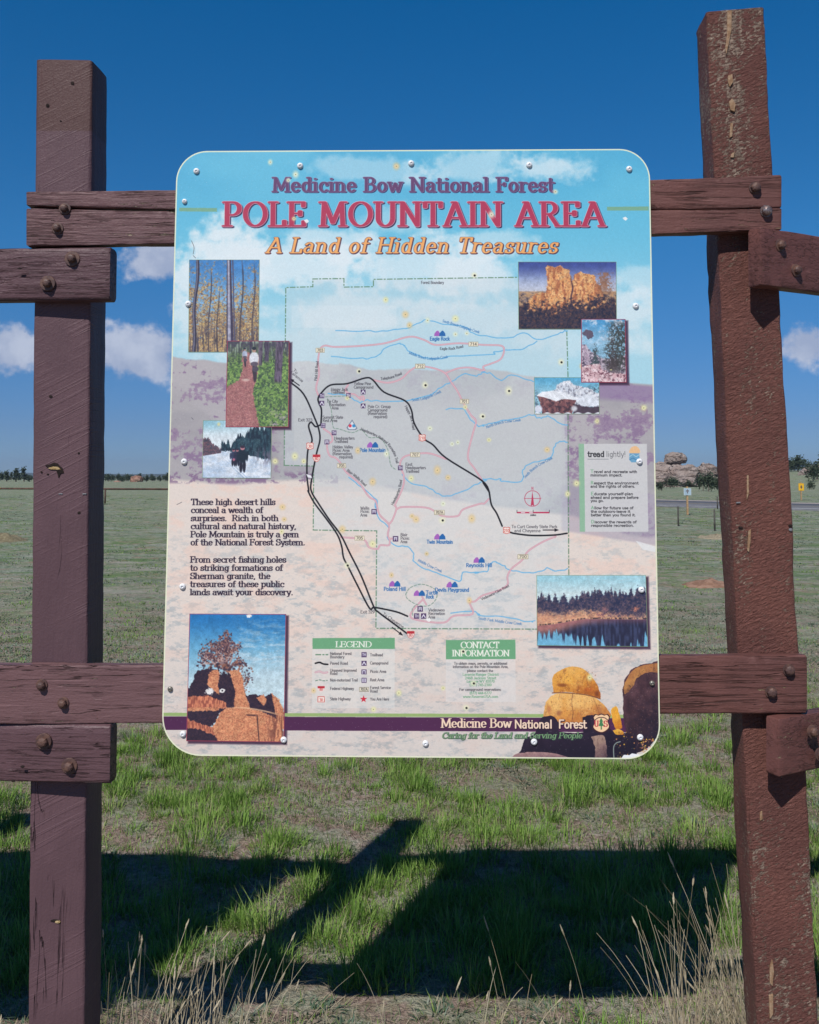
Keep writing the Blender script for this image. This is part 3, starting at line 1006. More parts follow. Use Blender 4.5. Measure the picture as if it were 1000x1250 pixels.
class Canvas:
    def __init__(s, w, h, tf):
        s.w, s.h, s.tf = w, h, tf
        s.a = np.zeros((h, w, 3), np.float32)

    def win(s, x0, y0, x1, y1):
        x0, y0 = max(int(x0), 0), max(int(y0), 0)
        x1, y1 = min(int(x1) + 1, s.w), min(int(y1) + 1, s.h)
        if x1 <= x0 or y1 <= y0:
            return None
        Y, X = np.mgrid[y0:y1, x0:x1].astype(np.float32) + .5
        return (slice(y0, y1), slice(x0, x1)), X, Y

    def blend(s, sl, cov, col, al=1.):
        s.a[sl] = mix(s.a[sl], col, np.clip(cov, 0, 1) * al)

    def pts(s, pts):
        return [s.tf(*p) for p in pts]

    def scale(s, x, y):
        return float(np.linalg.norm(s.tf(x + 1, y) - s.tf(x, y)))

    def line(s, pts, wd, col, al=1., smooth=True, dash=None):
        p = s.pts(smooth_pts(pts) if smooth else pts)
        k = s.scale(*pts[0])
        segs = [(*p[i], *p[i + 1]) for i in range(len(p) - 1)]
        if dash:
            out, pos, tot, on = [], 0, sum(dash), []
            for x0, y0, x1, y1 in segs:
                L = math.hypot(x1 - x0, y1 - y0)
                t = 0
                while t < L - 1e-6:
                    ph, acc = (pos / k) % tot, 0
                    for i, dl in enumerate(dash):
                        if ph < acc + dl - 1e-6:
                            st = min((acc + dl - ph) * k, L - t)
                            st = max(st, 1e-3)
                            if i % 2 == 0:
                                out.append((x0 + (x1 - x0) * t / L, y0 + (y1 - y0) * t / L, x0 + (x1 - x0) * (t + st) / L, y0 + (y1 - y0) * (t + st) / L))
                            break
                        acc += dl
                    else:
                        st = 1e-2
                    t += st
                    pos += st
            segs = out
        r = wd * k / 2
        # work in short runs so windows stay small
        for i in range(0, len(segs), 6):
            sg = segs[i:i + 6]
            xs = [q for z in sg for q in (z[0], z[2])]
            ys = [q for z in sg for q in (z[1], z[3])]
            W = s.win(min(xs) - r - 2, min(ys) - r - 2, max(xs) + r + 2, max(ys) + r + 2)
            if W is None:
                continue
            sl, X, Y = W
            d = np.sqrt(seg_d2(X, Y, sg))
            s.blend(sl, r - d + .5, col, al)

    def poly(s, pts, col, al=1., smooth=False, soft=0., nz=0., seed=0):
        p = s.pts(smooth_pts(list(pts) + [pts[0]]) if smooth else pts)
        xs, ys = [q[0] for q in p], [q[1] for q in p]
        W = s.win(min(xs) - 6, min(ys) - 6, max(xs) + 6, max(ys) + 6)
        if W is None:
            return
        sl, X, Y = W
        if nz:
            X = X + (fbm(*X.shape, 14, seed) - .5) * nz * 5
            Y = Y + (fbm(*X.shape, 14, seed + 5) - .5) * nz * 5
        m = 0
        for ox, oy in ((-.25, -.25), (.25, -.25), (-.25, .25), (.25, .25)):
            m = m + inpoly(X + ox, Y + oy, p) * .25
        s.blend(sl, m.astype(np.float32), col, al)

    def rect(s, x0, y0, x1, y1, col, al=1.):
        s.poly([(x0, y0), (x1, y0), (x1, y1), (x0, y1)], col, al)

    def spot(s, x, y, r, col, al=1., hard=0., ry=None):
        k = s.scale(x, y)
        c = s.tf(x, y)
        ry = ry or r
        W = s.win(c[0] - r * k * 1.2 - 2, c[1] - ry * k * 1.2 - 2, c[0] + r * k * 1.2 + 2, c[1] + ry * k * 1.2 + 2)
        if W is None:
            return
        sl, X, Y = W
        d = np.hypot((X - c[0]) / (r * k), (Y - c[1]) / (ry * k))
        s.blend(sl, 1 - ss(hard, 1.0, d), col, al)

    def text(s, t, x, y, cap, col, style='sans', width=None, end=None, align='l', al=1., grow=0., off=(0, 0), path=None, track=0.):
        """cap height and baseline (x, y) in photo measure"""
        serif, a, b, sl_ = {'serif': (1, .104, .040, 0), 'italic': (1, .088, .040, .22), 'sans': (0, .064, .056, 0), 'sansb': (0, .098, .085, 0),
                            'light': (0, .04, .04, 0), 'body': (1, .118, .06, 0)}[style]
        adv = [GLYPH.get(c, GLYPH[' '])[0] + track for c in t]
        tot = sum(adv)
        if path:
            pp = [np.array(q) for q in s.pts(smooth_pts(path))]
            ln = [0]
            for i in range(len(pp) - 1):
                ln.append(ln[-1] + np.linalg.norm(pp[i + 1] - pp[i]))
            k = s.scale(*path[0])
            hs = ln[-1] / tot
        else:
            o = s.tf(x, y)
            if end is None:
                end = (x + 1, y)
                dirv = s.tf(*end) - o
                k = np.linalg.norm(dirv)
                hs = width * k / tot if width else cap * k
            else:
                dirv = s.tf(*end) - o
                k = s.scale(x, y)
                hs = np.linalg.norm(dirv) / tot
            ex = dirv / np.linalg.norm(dirv)
            if align == 'c':
                o = o - ex * hs * tot / 2
            elif align == 'r':
                o = o - ex * hs * tot
        vs = cap * k
        cur = 0.
        for ch, ad in zip(t, adv):
            g = GLYPH.get(ch)
            if g and (g[1] or g[2]):
                if path:
                    d = (cur + ad / 2) * hs
                    i = min(max(np.searchsorted(ln, d) - 1, 0), len(pp) - 2)
                    f = (d - ln[i]) / max(ln[i + 1] - ln[i], 1e-6)
                    ex = (pp[i + 1] - pp[i]) / np.linalg.norm(pp[i + 1] - pp[i])
                    og = pp[i] + (pp[i + 1] - pp[i]) * f - ex * hs * ad / 2
                else:
                    og = o + ex * cur * hs
                og = og + np.array(off) * k
                ey = np.array([ex[1], -ex[0]])           # up on the sheet
                strokes = g[1] + (g[2] if serif else [])
                gw = g[0]
                cs = [og + ex * hs * u + (ey * v + ex * sl_ * v) * vs for u in (-.2, gw + .2) for v in (-.4, 1.15)]
                W = s.win(min(c[0] for c in cs), min(c[1] for c in cs), max(c[0] for c in cs), max(c[1] for c in cs))
                if W is not None:
                    sl, X, Y = W
                    dx, dy = X - og[0], Y - og[1]
                    v = (dx * ey[0] + dy * ey[1])                 # px
                    u = (dx * ex[0] + dy * ex[1]) - v * sl_
                    ra, rb = max(a * vs + grow * k, .25 * k), max(b * vs + grow * k, .15 * k)
                    segs = []
                    for st in strokes:
                        for i in range(len(st) - 1):
                            segs.append((st[i][0] * hs / ra, st[i][1] * vs / rb, st[i + 1][0] * hs / ra, st[i + 1][1] * vs / rb))
                    d = np.sqrt(seg_d2(u / ra, v / rb, segs))
                    s.blend(sl, (1 - d) * math.sqrt(ra * rb) + .5, col, al)
            cur += ad


def reg(x0, y0, k):
    return lambda *v: [(x0 + v[i] * k, y0 + v[i + 1] * k) for i in range(0, len(v), 2)]


R2, R3, R4, R5 = reg(500, 170, .32), reg(190, 420, .21), reg(370, 420, .23), reg(590, 420, .22)
R7, R8, RL, RT, RC = reg(370, 600, .23), reg(580, 620, .24), reg(370, 770, .27), reg(700, 530, .104), reg(600, 770, .22)
DARKP, CRIM = rgb(88, 62, 96), rgb(176, 62, 92)
INK, PURP = rgb(38, 36, 44), rgb(84, 62, 100)
PHOTO_BOXES = {
    'aspen': [(231, 317), (317, 317), (316, 430), (230, 430)],
    'bikers': [(277.5, 416), (353.5, 416), (352.5, 521.5), (275.5, 521.5)],
    'skiers': [(248, 513), (332, 513), (331, 584), (247, 583.5)],
    'castle': [(632.5, 319.5), (752.5, 319.5), (753, 402), (633, 402)],
    'pines': [(709.5, 389.5), (763.5, 389.5), (765, 467), (709.5, 467)],
    'boulder': [(652, 460.5), (731.5, 460.5), (732, 505.5), (652.5, 505.5)],
    'lake': [(655, 702), (788.5, 702), (791, 789.5), (655.5, 788)],
    'rocktree': [(231.5, 749), (349.5, 749.5), (347, 906), (227.5, 904.5)],
}
CRIMSON_EDGE = {'bikers', 'pines', 'rocktree'}


def rounded(rad):
    """outline of the sheet in photo measure, corners rounded"""
    q = [np.array(p, float) for p in Q]
    out = []
    for i in range(4):
        p, a, c = q[i], q[i - 1], q[(i + 1) % 4]
        r = rad[i]
        u, v_ = (a - p) / np.linalg.norm(a - p), (c - p) / np.linalg.norm(c - p)
        s, e, cen = p + u * r, p + v_ * r, p + (u + v_) * r
        for k in range(13):
            th = math.pi / 2 * k / 12
            out.append(cen - v_ * r * math.cos(th) - u * r * math.sin(th))
    return out


def paint_sheet():
    cv = Canvas(AW, AH, C)
    h, w = AH, AW
    # photo coordinate of every dot (nearly affine, so interpolate)
    tl, br = C(200, 180), C(800, 920)
    yy = 180 + (np.arange(h) - tl[1]) * 740 / (br[1] - tl[1])
    xx = 200 + (np.arange(w) - tl[0]) * 600 / (br[0] - tl[0])
    X, Y = np.meshgrid(xx.astype(np.float32), yy.astype(np.float32))
    n1, n2, n3 = fbm(h, w, 300, 1, 5, 1.5), fbm(h, w, 120, 7, 5, 1.9), fbm(h, w, 26, 3, 4)
    fine = fbm(h, w, 5, 21, 2)
    # sky with clouds
    img = np.ones((h, w, 3), np.float32) * rgb(104, 186, 214)
    img = mix(img, rgb(150, 205, 222), ss(260, 420, Y))
    img = mix(img, rgb(78, 166, 204), ss(300, 184, Y) * ss(.62, .35, n1) * .6)

    def puff(cx, cy, rx, ry, st, seed):
        nonlocal img
        dd = np.hypot((X - cx) / rx, (Y - cy) / ry)
        m = ss(1.15, .45, dd + (n2 - .5) * 1.7 + (n3 - .5) * .7) * st
        img = mix(img, rgb(222, 231, 233), m)
    for a in ((455, 205, 95, 22, .45), (665, 207, 55, 22, .75), (590, 200, 90, 22, .55), (275, 320, 70, 45, .95), (225, 345, 50, 40, .9), (245, 395, 75, 40, .8),
              (345, 330, 120, 36, .85), (410, 300, 70, 24, .7), (520, 330, 100, 38, .75), (590, 345, 70, 38, .8), (440, 390, 130, 30, .7),
              (760, 390, 60, 40, .8), (790, 345, 40, 22, .5), (620, 300, 60, 20, .55), (700, 425, 90, 30, .5), (370, 425, 110, 24, .4), (575, 395, 110, 24, .5), (480, 275, 60, 20, .4)):
        puff(*a, 0)
    img = mix(img, rgb(200, 218, 222), ss(330, 430, Y) * .4)
    # far hills, lavender grey with purple brush
    ridge = 441 + 10 * np.sin((X - 200) / 75.) * (X < 420) + 5 * (fbm(1, w, 60, 5)[0] - .5) + np.where(X > 620, 24 * ss(620, 700, X), 0) + 18 * ss(360, 470, X) * (X < 620) + 18 * ((X >= 620))
    ridge = ridge + (466 + (X - 640) * .07 - ridge) * ss(610, 660, X)
    hill = ss(-1.5, 1.5, Y - ridge)
    base = np.ones_like(img) * rgb(184, 182, 180)
    base = mix(base, rgb(168, 167, 168), ss(.42, .6, n2) * .8)
    base = mix(base, rgb(204, 200, 198), ss(.58, .42, n1) * .6)
    br_n = fbm(h, w, 40, 31, 6, 1.5, .72) * .72 + fbm(h, w, 9, 37, 3) * .28
    bush = ss(.51, .60, br_n + .05 * np.sin(Y / 9. + X / 60.))
    inmap = ss(340, 352, X) * ss(700, 690, X)
    base = mix(base, rgb(150, 138, 146), (1 - inmap) * .35)
    base = mix(base, rgb(146, 120, 148), bush * .72 * (1 - .8 * inmap))
    base = mix(base, rgb(136, 112, 142), ss(.6, .66, br_n) * .55 * (1 - .8 * inmap))
    band = ss(0, 4, Y - ridge) * ss(26, 18, Y - ridge) * ss(660, 700, X)
    base = mix(base, rgb(148, 126, 158), band * .8)
    img = img + (base - img) * hill[..., None]
    # foreground field, pale and sun-bleached
    fld = 594 + 3 * np.sin(X / 37.) + 40 * ss(400, 690, X) + np.where(X > 690, 26 * ss(690, 800, X), 0) + 6 * (n2 - .5)
    f = ss(-2, 4, Y - fld)
    base2 = np.ones_like(img) * rgb(225, 211, 200)
    st1, st2 = fbm(h, w, 15, 51, 5, 2.2, .75), fbm(h, w, 46, 61, 5, 2.2, .7)
    base2 = mix(base2, rgb(178, 182, 182), ss(.46, .70, st1) * ss(600, 740, Y) * .75)
    base2 = mix(base2, rgb(234, 204, 188), ss(.46, .66, st2) * .65)
    base2 = mix(base2, rgb(204, 196, 190), ss(720, 900, Y) * .5)
    base2 = mix(base2, rgb(158, 164, 166), ss(.5, .68, st1 * .6 + st2 * .4) * ss(640, 900, Y) * .6)
    f2 = ss(0, 22, Y - fld) * 0 + 1
    img = img + (base2 - img) * (f * f2)[..., None]
    img = mix(img, rgb(136, 112, 138), ss(.5, .58, br_n) * ss(582, 588, Y) * ss(600, 596, Y) * (X < 420) * .8)
    # darker lavender bank and pale track on the right
    bank = ss(-2, 2, Y - (600 + (X - 690) * .1)) * ss(2, -2, Y - (655 + (X - 690) * .16)) * ss(688, 694, X)
    img = mix(img, rgb(164, 154, 170), bank * .55)
    cv.a = img
    cv.poly([(776, 660), (800, 667), (800, 674), (785, 671)], rgb(226, 226, 224), .8)
    # whitened map area
    mp = [(349, 351), (382, 350), (382, 340.5), (420, 340), (420, 350.5), (456, 350), (456, 341), (692, 338), (693, 700), (694, 768), (459, 767), (460, 648), (383, 647), (383, 569), (347, 568)]
    cv.poly(mp, rgb(206, 214, 216), .42)
    W = cv.win(*C(360, 462), *C(690, 600))
    sl, xs, ys = W
    g = ss(C(0, 462)[1], C(0, 500)[1], ys) * ss(C(0, 625)[1], C(0, 560)[1], ys)
    cv.blend(sl, g * inpoly(xs, ys, cv.pts(mp)), rgb(194, 195, 194), .72)
    cv.rect(356, 373, 484, 400, rgb(228, 232, 232), .25)
    # olive dashes beside the title
    for q in ([(219, 253.5), (265, 254), (265, 258.5), (219, 258)], [(741, 252.5), (792, 252), (792, 257), (741, 257)]):
        cv.poly(q, rgb(126, 168, 134), .9)
    # boundary
    GR = rgb(104, 140, 112)
    for p in ([(347, 568), (349, 351), (382, 350), (382, 340.5), (420, 340), (420, 350.5), (456, 350), (456, 341), (632, 338.5)],
              [(347, 568), (383, 569), (382.5, 647), (460, 648), (459, 767), (655, 768)], [(692, 404), (693.5, 460)], [(693.5, 506), (694.5, 702)]):
        cv.line(p, 1.3, GR, .95, smooth=False, dash=(6, 2.5, 1.5, 2.5))
    # creeks
    BL = rgb(110, 178, 216)
    for p in (R4(150, 65, 310, 80, 400, 60, 430, 25, 510, 0, 540, 10, 560, 35, 640, 70, 720, 80, 800, 65, 1000, 55) + R5(60, 45, 120, 35, 210, 30, 300, -20),
              [(410, 403.5), (450, 405), (480, 403), (500, 400)] + R2(0, 720, 60, 690, 130, 705, 210, 715, 240, 740, 310, 755, 380, 757, 440, 740, 495, 765, 560, 745, 590, 730),
              R4(135, 265, 200, 265, 250, 280, 300, 310, 340, 300, 450, 305, 580, 295, 680, 265, 730, 230, 790, 200, 850, 160, 920, 170, 960, 148) + R5(0, 150, 50, 170, 100, 200, 155, 170, 220, 190, 280, 203),
              R4(760, 345, 850, 345, 880, 390, 920, 430, 960, 434) + R5(0, 450, 80, 430, 190, 410, 270, 395, 310, 410, 360, 400, 430, 440, 470, 450),
              R4(525, 690, 580, 740, 670, 765, 740, 805, 830, 790, 910, 750, 970, 722) + R5(0, 750, 90, 750, 110, 762, 210, 760, 220, 700, 260, 665, 350, 640, 385, 610, 390, 575, 425, 540, 470, 545),
              R4(245, 710, 310, 760, 390, 830, 385, 865) + R7(385, 60, 400, 140, 455, 190, 450, 245, 490, 285, 560, 295, 585, 330, 590, 375, 650, 410, 730, 440, 830, 475, 850, 435, 930, 428) + R8(0, 330, 60, 320, 80, 280, 110, 278, 150, 300, 190, 322, 300, 328, 370, 308, 410, 320, 470, 312),
              R7(785, 645, 900, 635, 940, 655) + R8(20, 545, 150, 555, 270, 578, 305, 575), R5(440, -100, 452, -75, 470, -70)):
        rj = random.Random(len(p))
        q = [(a[0] + rj.gauss(0, .45), a[1] + rj.gauss(0, .45)) for a in smooth_pts(p, 4)]
        cv.line(q, 1.35, BL, .9)
    # unpaved roads: pink casing, paler middle
    PK, PKL = rgb(206, 150, 162), rgb(222, 186, 190)
    roads = (R4(80, 270, 70, 230, 85, 160, 80, 100, 85, 50, 95, 20, 120, 8, 170, 15, 300, 10) + [(470, 419), (500, 411), (518, 415), (532, 421), (560, 419), (590, 421), (612, 422)] + R5(115, 40, 95, 85, 40, 110, 0, 125) + R4(960, 140, 890, 125, 820, 130, 755, 155),
             R4(370, 190, 450, 205, 520, 185, 570, 140, 620, 118, 700, 130, 755, 155, 785, 200, 820, 250, 850, 310, 890, 375, 918, 410, 900, 480, 875, 600, 910, 660, 955, 730),
             R4(240, 215, 225, 245, 245, 262, 275, 268, 305, 292, 325, 290), R4(300, 283, 320, 278, 322, 300),
             R4(110, 450, 150, 480, 155, 515, 128, 535, 140, 590, 175, 605, 205, 640, 230, 680, 300, 740, 350, 810) + R7(385, 50, 405, 120, 455, 175, 450, 230, 460, 260, 455, 285, 410, 285, 395, 305, 350, 295, 320, 255, 200, 242),
             R4(760, 610, 670, 580, 590, 585, 535, 600, 515, 640, 535, 700, 530, 760, 490, 850) + R7(490, 75, 495, 95, 475, 150, 455, 175),
             R7(495, 95, 530, 82, 650, 85, 700, 105, 740, 130, 820, 130, 850, 95, 940, 65) + R5(5, 885, 30, 860),
             R8(410, 145, 340, 175, 270, 220, 240, 265, 185, 310, 165, 350, 165, 390, 120, 420, 40, 445, 0, 475) + R7(885, 590, 900, 650, 800, 660, 750, 695, 640, 688, 570, 665, 600, 610, 640, 570),
             R7(625, 540, 640, 575, 655, 600), R7(455, 250, 490, 250))
    for p in roads:
        cv.line(p, 2.1, PK, .95)
    for p in roads:
        cv.line(p, .8, PKL, .9)
    # trails
    for p in (R4(120, 280, 240, 275), R4(130, 290, 150, 350, 160, 440, 190, 450, 260, 470, 310, 455, 350, 495, 410, 500, 450, 560, 465, 640, 490, 665),
              R7(545, 545, 570, 510, 630, 492, 690, 512, 712, 540, 700, 580, 660, 608, 600, 598, 555, 570, 545, 545), R7(595, 605, 580, 625, 582, 660)):
        cv.line(p, 1.1, rgb(128, 152, 136), .9, dash=(3, 2))
    # paved roads
    BK = rgb(34, 34, 40)
    for p in (R4(95, 430, 98, 350, 85, 315, 80, 290, 95, 262, 145, 218, 235, 210, 330, 180, 370, 190, 430, 255, 540, 300, 575, 350, 590, 420, 640, 500, 690, 535, 760, 605, 950, 725, 985, 780) + R5(0, 770, 30, 810, 45, 890, 75, 940, 105, 1010),
              R5(150, 1045, 180, 1052, 270, 1062, 390, 1060, 465, 1050),
              R3(775, 215, 860, 290, 925, 430, 950, 500, 955, 560, 935, 640, 905, 800) + R7(45, 0, 80, 60, 140, 150, 200, 230, 250, 330, 310, 450, 375, 610, 400, 640, 480, 700, 550, 752),
              R3(958, 470, 930, 480, 905, 455, 890, 480, 910, 560, 885, 620, 880, 760, 890, 850) + R7(28, 0, 60, 60, 120, 140, 180, 225, 205, 290, 215, 350, 240, 400, 290, 500, 352, 618, 375, 615, 420, 622, 500, 640, 555, 662)):
        cv.line(p, 2.0, BK, .97)

    def arrow(x0, y0, x1, y1):
        cv.line([(x0, y0), (x1, y1)], 1.2, INK, smooth=False)
        d = np.array([x1 - x0, y1 - y0])
        d = d / np.linalg.norm(d)
        n = np.array([-d[1], d[0]])
        e = np.array([x1, y1])
        cv.poly([e + d * 1.5, e - d * 4 + n * 2.2, e - d * 4 - n * 2.2], INK)
    arrow(365.5, 470.5, 355, 463)
    arrow(479, 766, 491, 775)
    arrow(663, 647, 681, 647)
    # symbol tiles

    def tile(x, y, kind, s=2.9, col=PURP):
        cv.rect(x - s, y - s, x + s, y + s, col)
        wht = rgb(232, 228, 236)
        if kind == 'TH':
            cv.text('TH', x, y + 1.6, 3.2, wht, 'sansb', width=4.6, align='c')
        elif kind == 'tent':
            cv.line([(x - 2, y + 1.7), (x, y - 1.7), (x + 2, y + 1.7)], 1.1, wht, smooth=False)
        elif kind == 'table':
            cv.line([(x - 1.8, y - 1.5), (x + 1.8, y - 1.5)], .8, wht, smooth=False)
            cv.line([(x - 1, y - 1.5), (x - 1.5, y + 2)], .7, wht, smooth=False)
            cv.line([(x + 1, y - 1.5), (x + 1.5, y + 2)], .7, wht, smooth=False)
            cv.line([(x - 2.2, y + .2), (x + 2.2, y + .2)], .6, wht, smooth=False)
        else:
            cv.rect(x - s + .7, y - s + .7, x + s - .7, y + s - .7, wht, .8)
            cv.line([(x - 1, y - 1.2), (x - 1, y + 1.6)], .8, col, smooth=False)
            cv.line([(x + 1, y - 1.2), (x + 1, y + 1.6)], .8, col, smooth=False)
            cv.line([(x - 1.6, y), (x + 1.6, y)], .7, col, smooth=False)
    for X4, Y4, k in ((100, 275, 'TH'), (100, 314, 'tent'), (241, 273, 'TH'), (319, 255, 'tent'), (319, 328, 'tent'), (107, 432, 'rest'), (165, 471, 'TH'), (127, 520, 'table'), (517, 657, 'TH')):
        tile(*R4(X4, Y4)[0], k)
    for X7, Y7, k in ((377, 107, 'table'), (491, 251, 'table'), (622, 623, 'table'), (603, 661, 'TH'), (640, 661, 'tent')):
        tile(*R7(X7, Y7)[0], k, 3.3)
    # route plates and shields

    def plate(x, y, t, wd=11):
        cv.rect(x - wd / 2, y - 2.9, x + wd / 2, y + 2.9, rgb(158, 146, 120))
        cv.rect(x - wd / 2 + .5, y - 2.4, x + wd / 2 - .5, y + 2.4, rgb(232, 222, 196))
        cv.text(t, x, y + 1.6, 3.3, rgb(60, 50, 50), 'sans', width=wd - 3.6, align='c')
    for x, y, t, wd in ((391, 427.5, '703', 11), (578, 420, '714', 12), (513, 447, '712', 12), (567, 490, '701', 11), (507, 555, '707', 12), (417, 568.5, '705', 11), (536.5, 625.5, '707A', 13), (439, 657, '705', 12), (638.5, 679.5, '700', 13)):
        plate(x, y, t, wd)

    def shield(x, y, t, kind='us'):
        r = 4.4
        if kind == 'us':
            pts = [(x - r, y - r * .8), (x - r * .5, y - r), (x, y - r * .8), (x + r * .5, y - r), (x + r, y - r * .8), (x + r * .9, y), (x + r, y + r * .7), (x, y + r), (x - r, y + r * .7), (x - r * .9, y)]
            cv.poly(pts, rgb(206, 92, 84))
            cv.poly([(x + (a - x) * .82, y + (b - y) * .82) for a, b in pts], rgb(244, 226, 214))
        else:
            pts = [(x - r, y - r * .9), (x + r, y - r * .9), (x + r, y), (x + r * .6, y + r * .8), (x, y + r * 1.1), (x - r * .6, y + r * .8), (x - r, y)]
            cv.poly(pts, rgb(238, 214, 204))
            cv.poly([(x - r, y - r * .9), (x + r, y - r * .9), (x + r, y - r * .25), (x - r, y - r * .25)], rgb(186, 50, 62))
            cv.line(pts + [pts[0]], .5, rgb(206, 92, 84), smooth=False)
        cv.text(t, x, y + 1.9 + (.6 if kind != 'us' else 0), 3.5, rgb(196, 66, 62), 'sans', width=2.2 * len(t), align='c')
    for x, y, t, k in ((378.5, 544.5, '30', 'us'), (386.5, 559, '80', 'i'), (515.5, 534.5, '210', 'us'), (618.5, 647.5, '210', 'us'), (501.5, 774.5, '80', 'i')):
        shield(x, y, t, k)
    # twin hills symbols
    BLU = rgb(44, 104, 166)

    def hills(x, y, t, tx=None, ty=None):
        cv.poly([(x - 7, y + 3.4), (x - 6.5, y), (x - 4, y - 3), (x - 2, y - 3.4), (x, y - .5), (x + .6, y + 3.4)], rgb(166, 100, 180))
        cv.poly([(x - .8, y + 3.4), (x - .4, y), (x + 2.4, y - 3.2), (x + 4, y - 3.4), (x + 6.6, y), (x + 7, y + 3.4)], BLU)
        for k, ln in enumerate(t.split('/')):
            cv.text(ln, tx if tx else x, (ty if ty else y + 8.6) + k * 5, 4.4, BLU, 'sansb', width=len(ln) * 2.45, align='l' if tx else 'c')
    hills(537, 407, 'Eagle Rock')
    hills(455, 543, 'Pole Mountain')
    hills(537, 655, 'Twin Mountain')
    hills(585, 683.5, 'Reynolds Hill')
    hills(482, 712.5, 'Poland Hill')
    hills(552, 713.5, 'Devils Playground')
    hills(512, 724, 'Turtle/Rock', 520, 725.5)
    # trail emblem
    cv.poly([(430, 512), (436.5, 523), (434, 525), (425, 525), (423, 522)], rgb(120, 130, 146))
    cv.poly([(430, 514), (435, 522.5), (433, 524), (426, 524), (424.6, 521.5)], rgb(214, 220, 226))
    cv.spot(427.5, 519.8, 2.3, rgb(214, 70, 86), hard=.7)
    cv.spot(432, 519.8, 2.3, rgb(60, 140, 190), hard=.7)
    # small map wording
    for t, x, y, wd in (('Yellow Pine', 432, 470, 21), ('Campground', 432, 474.3, 24), ('Happy Jack', 404, 477, 21), ('Trailhead', 404, 480.6, 17), ('Tie City', 399, 491.5, 13.5), ('Recreation', 402, 495.7, 20), ('Area', 405, 499.8, 8.5),
                        ('Pole Cr. Group', 449, 498, 28), ('Campground', 449, 502.2, 24), ('(Reservation', 449, 506.3, 23.5), ('required)', 456, 510.4, 17), ('Summit State', 394, 511, 25), ('Rest Area', 394, 515, 18),
                        ('Headquarters', 408, 536.6, 25), ('Trailhead', 408, 540.6, 17), ('Hidden Valley', 406, 547.3, 25), ('Picnic Area', 406, 551.4, 21), ('(Reservation', 406, 555.5, 23.5), ('required)', 414, 559.5, 17),
                        ('East', 495, 568.5, 8.5), ('Headquarters', 495, 572.6, 25), ('Trailhead', 495, 577, 17), ('Wallis', 440, 622, 11), ('Picnic', 440, 626, 11), ('Area', 440, 630.4, 8.5), ('Blair', 489, 654.5, 8.5), ('Picnic', 489, 658.8, 11), ('Area', 489, 663, 8.5),
                        ('Vedauwoo', 523, 746.3, 20), ('Recreation', 523, 750.6, 20.5), ('Area', 523, 755, 8.5), ('Exit 323', 364, 514.3, 17.5), ('Exit 329', 440, 748.7, 17.5), ('To Curt Gowdy State Park', 624.5, 644.5, 56), ('and Cheyenne', 628, 649.5, 32), ('Forest Boundary', 514, 346.5, 28)):
        cv.text(t, x, y, 3.5, rgb(52, 48, 56), 'sans', width=wd, al=.92)
    for t, p, col in (('Pilot Hill Road', [(387, 465), (389, 441)], INK), ('Telephone Road', [(465, 464), (478, 462), (491, 457)], INK), ('Happy Jack Road', [(494, 496), (501, 510), (504, 525)], INK), ('To', [(357.5, 452), (362, 457)], INK), ('Laramie', [(354.5, 455), (369, 467)], INK),
                      ('Headquarters National Recreation Trail', [(440, 525), (455, 531), (470, 540), (480, 553), (484, 566)], INK), ('Eagle Rock Road', [(537, 427), (552, 427), (566, 424)], INK), ('Blair-Wallis Road', [(423, 575), (434, 583), (446, 594)], INK),
                      ('Headquarters Road', [(480, 617), (488, 600), (491, 586)], INK), ('To Cheyenne', [(467, 750), (492, 767)], INK), ('Vedauwoo Glen Road', [(588, 733), (605, 725), (622, 716)], INK),
                      ('Middle Branch Lodgepole Creek', [(499, 432), (522, 439), (547, 437)], BLU), ('South Lodgepole Creek', [(503, 490), (520, 487), (539, 479)], BLU), ('South Branch Lodgepole Creek', [(540, 393), (560, 399), (585, 407)], BLU),
                      ('North Branch Crow Creek', [(594, 523), (612, 517), (636, 514)], BLU), ('South Branch Crow Creek', [(641, 584), (655, 571), (675, 560)], BLU), ('Middle Crow Creek', [(510, 685), (524, 692), (539, 699)], BLU), ('South Fork Middle Crow Creek', [(584, 756), (610, 760), (637, 763)], BLU)):
        cv.text(t, 0, 0, 3.2, col, 'sans', path=p, al=.85)
    # compass and scale bar
    RD = rgb(190, 62, 92)
    cv.line([R5(273 + 43 * math.cos(k * .35), 857 + 43 * math.sin(k * .35))[0] for k in range(19)], .7, RD)
    cv.line(R5(228, 857, 320, 857), .6, RD, smooth=False)
    cv.poly(R5(273, 815, 282, 895, 290, 903, 273, 893, 256, 903, 264, 895), RD)
    cv.text('N', *R5(273, 808)[0], 3.4, RD, 'sans', width=2.6, align='c')
    x0, y0 = R5(187, 935)[0]
    x1 = R5(367, 935)[0][0]
    cv.rect(x0, y0 - .9, x1, y0 + .9, RD)
    for k in (1, 3):
        cv.rect(x0 + k * 5, y0 - .5, x0 + k * 5 + 5, y0 + .5, rgb(228, 220, 222))
    for q in (x0, (x0 + x1) / 2, x1):
        cv.line([(q, y0 - 3), (q, y0)], .6, INK, smooth=False)
    cv.text('miles', (x0 + x1) / 2, y0 + 4, 2.2, INK, 'sans', width=7, align='c')
    # faded star
    cv.text('*', 677, 664, 8, rgb(190, 150, 150), 'sansb', al=.4)
    return cv


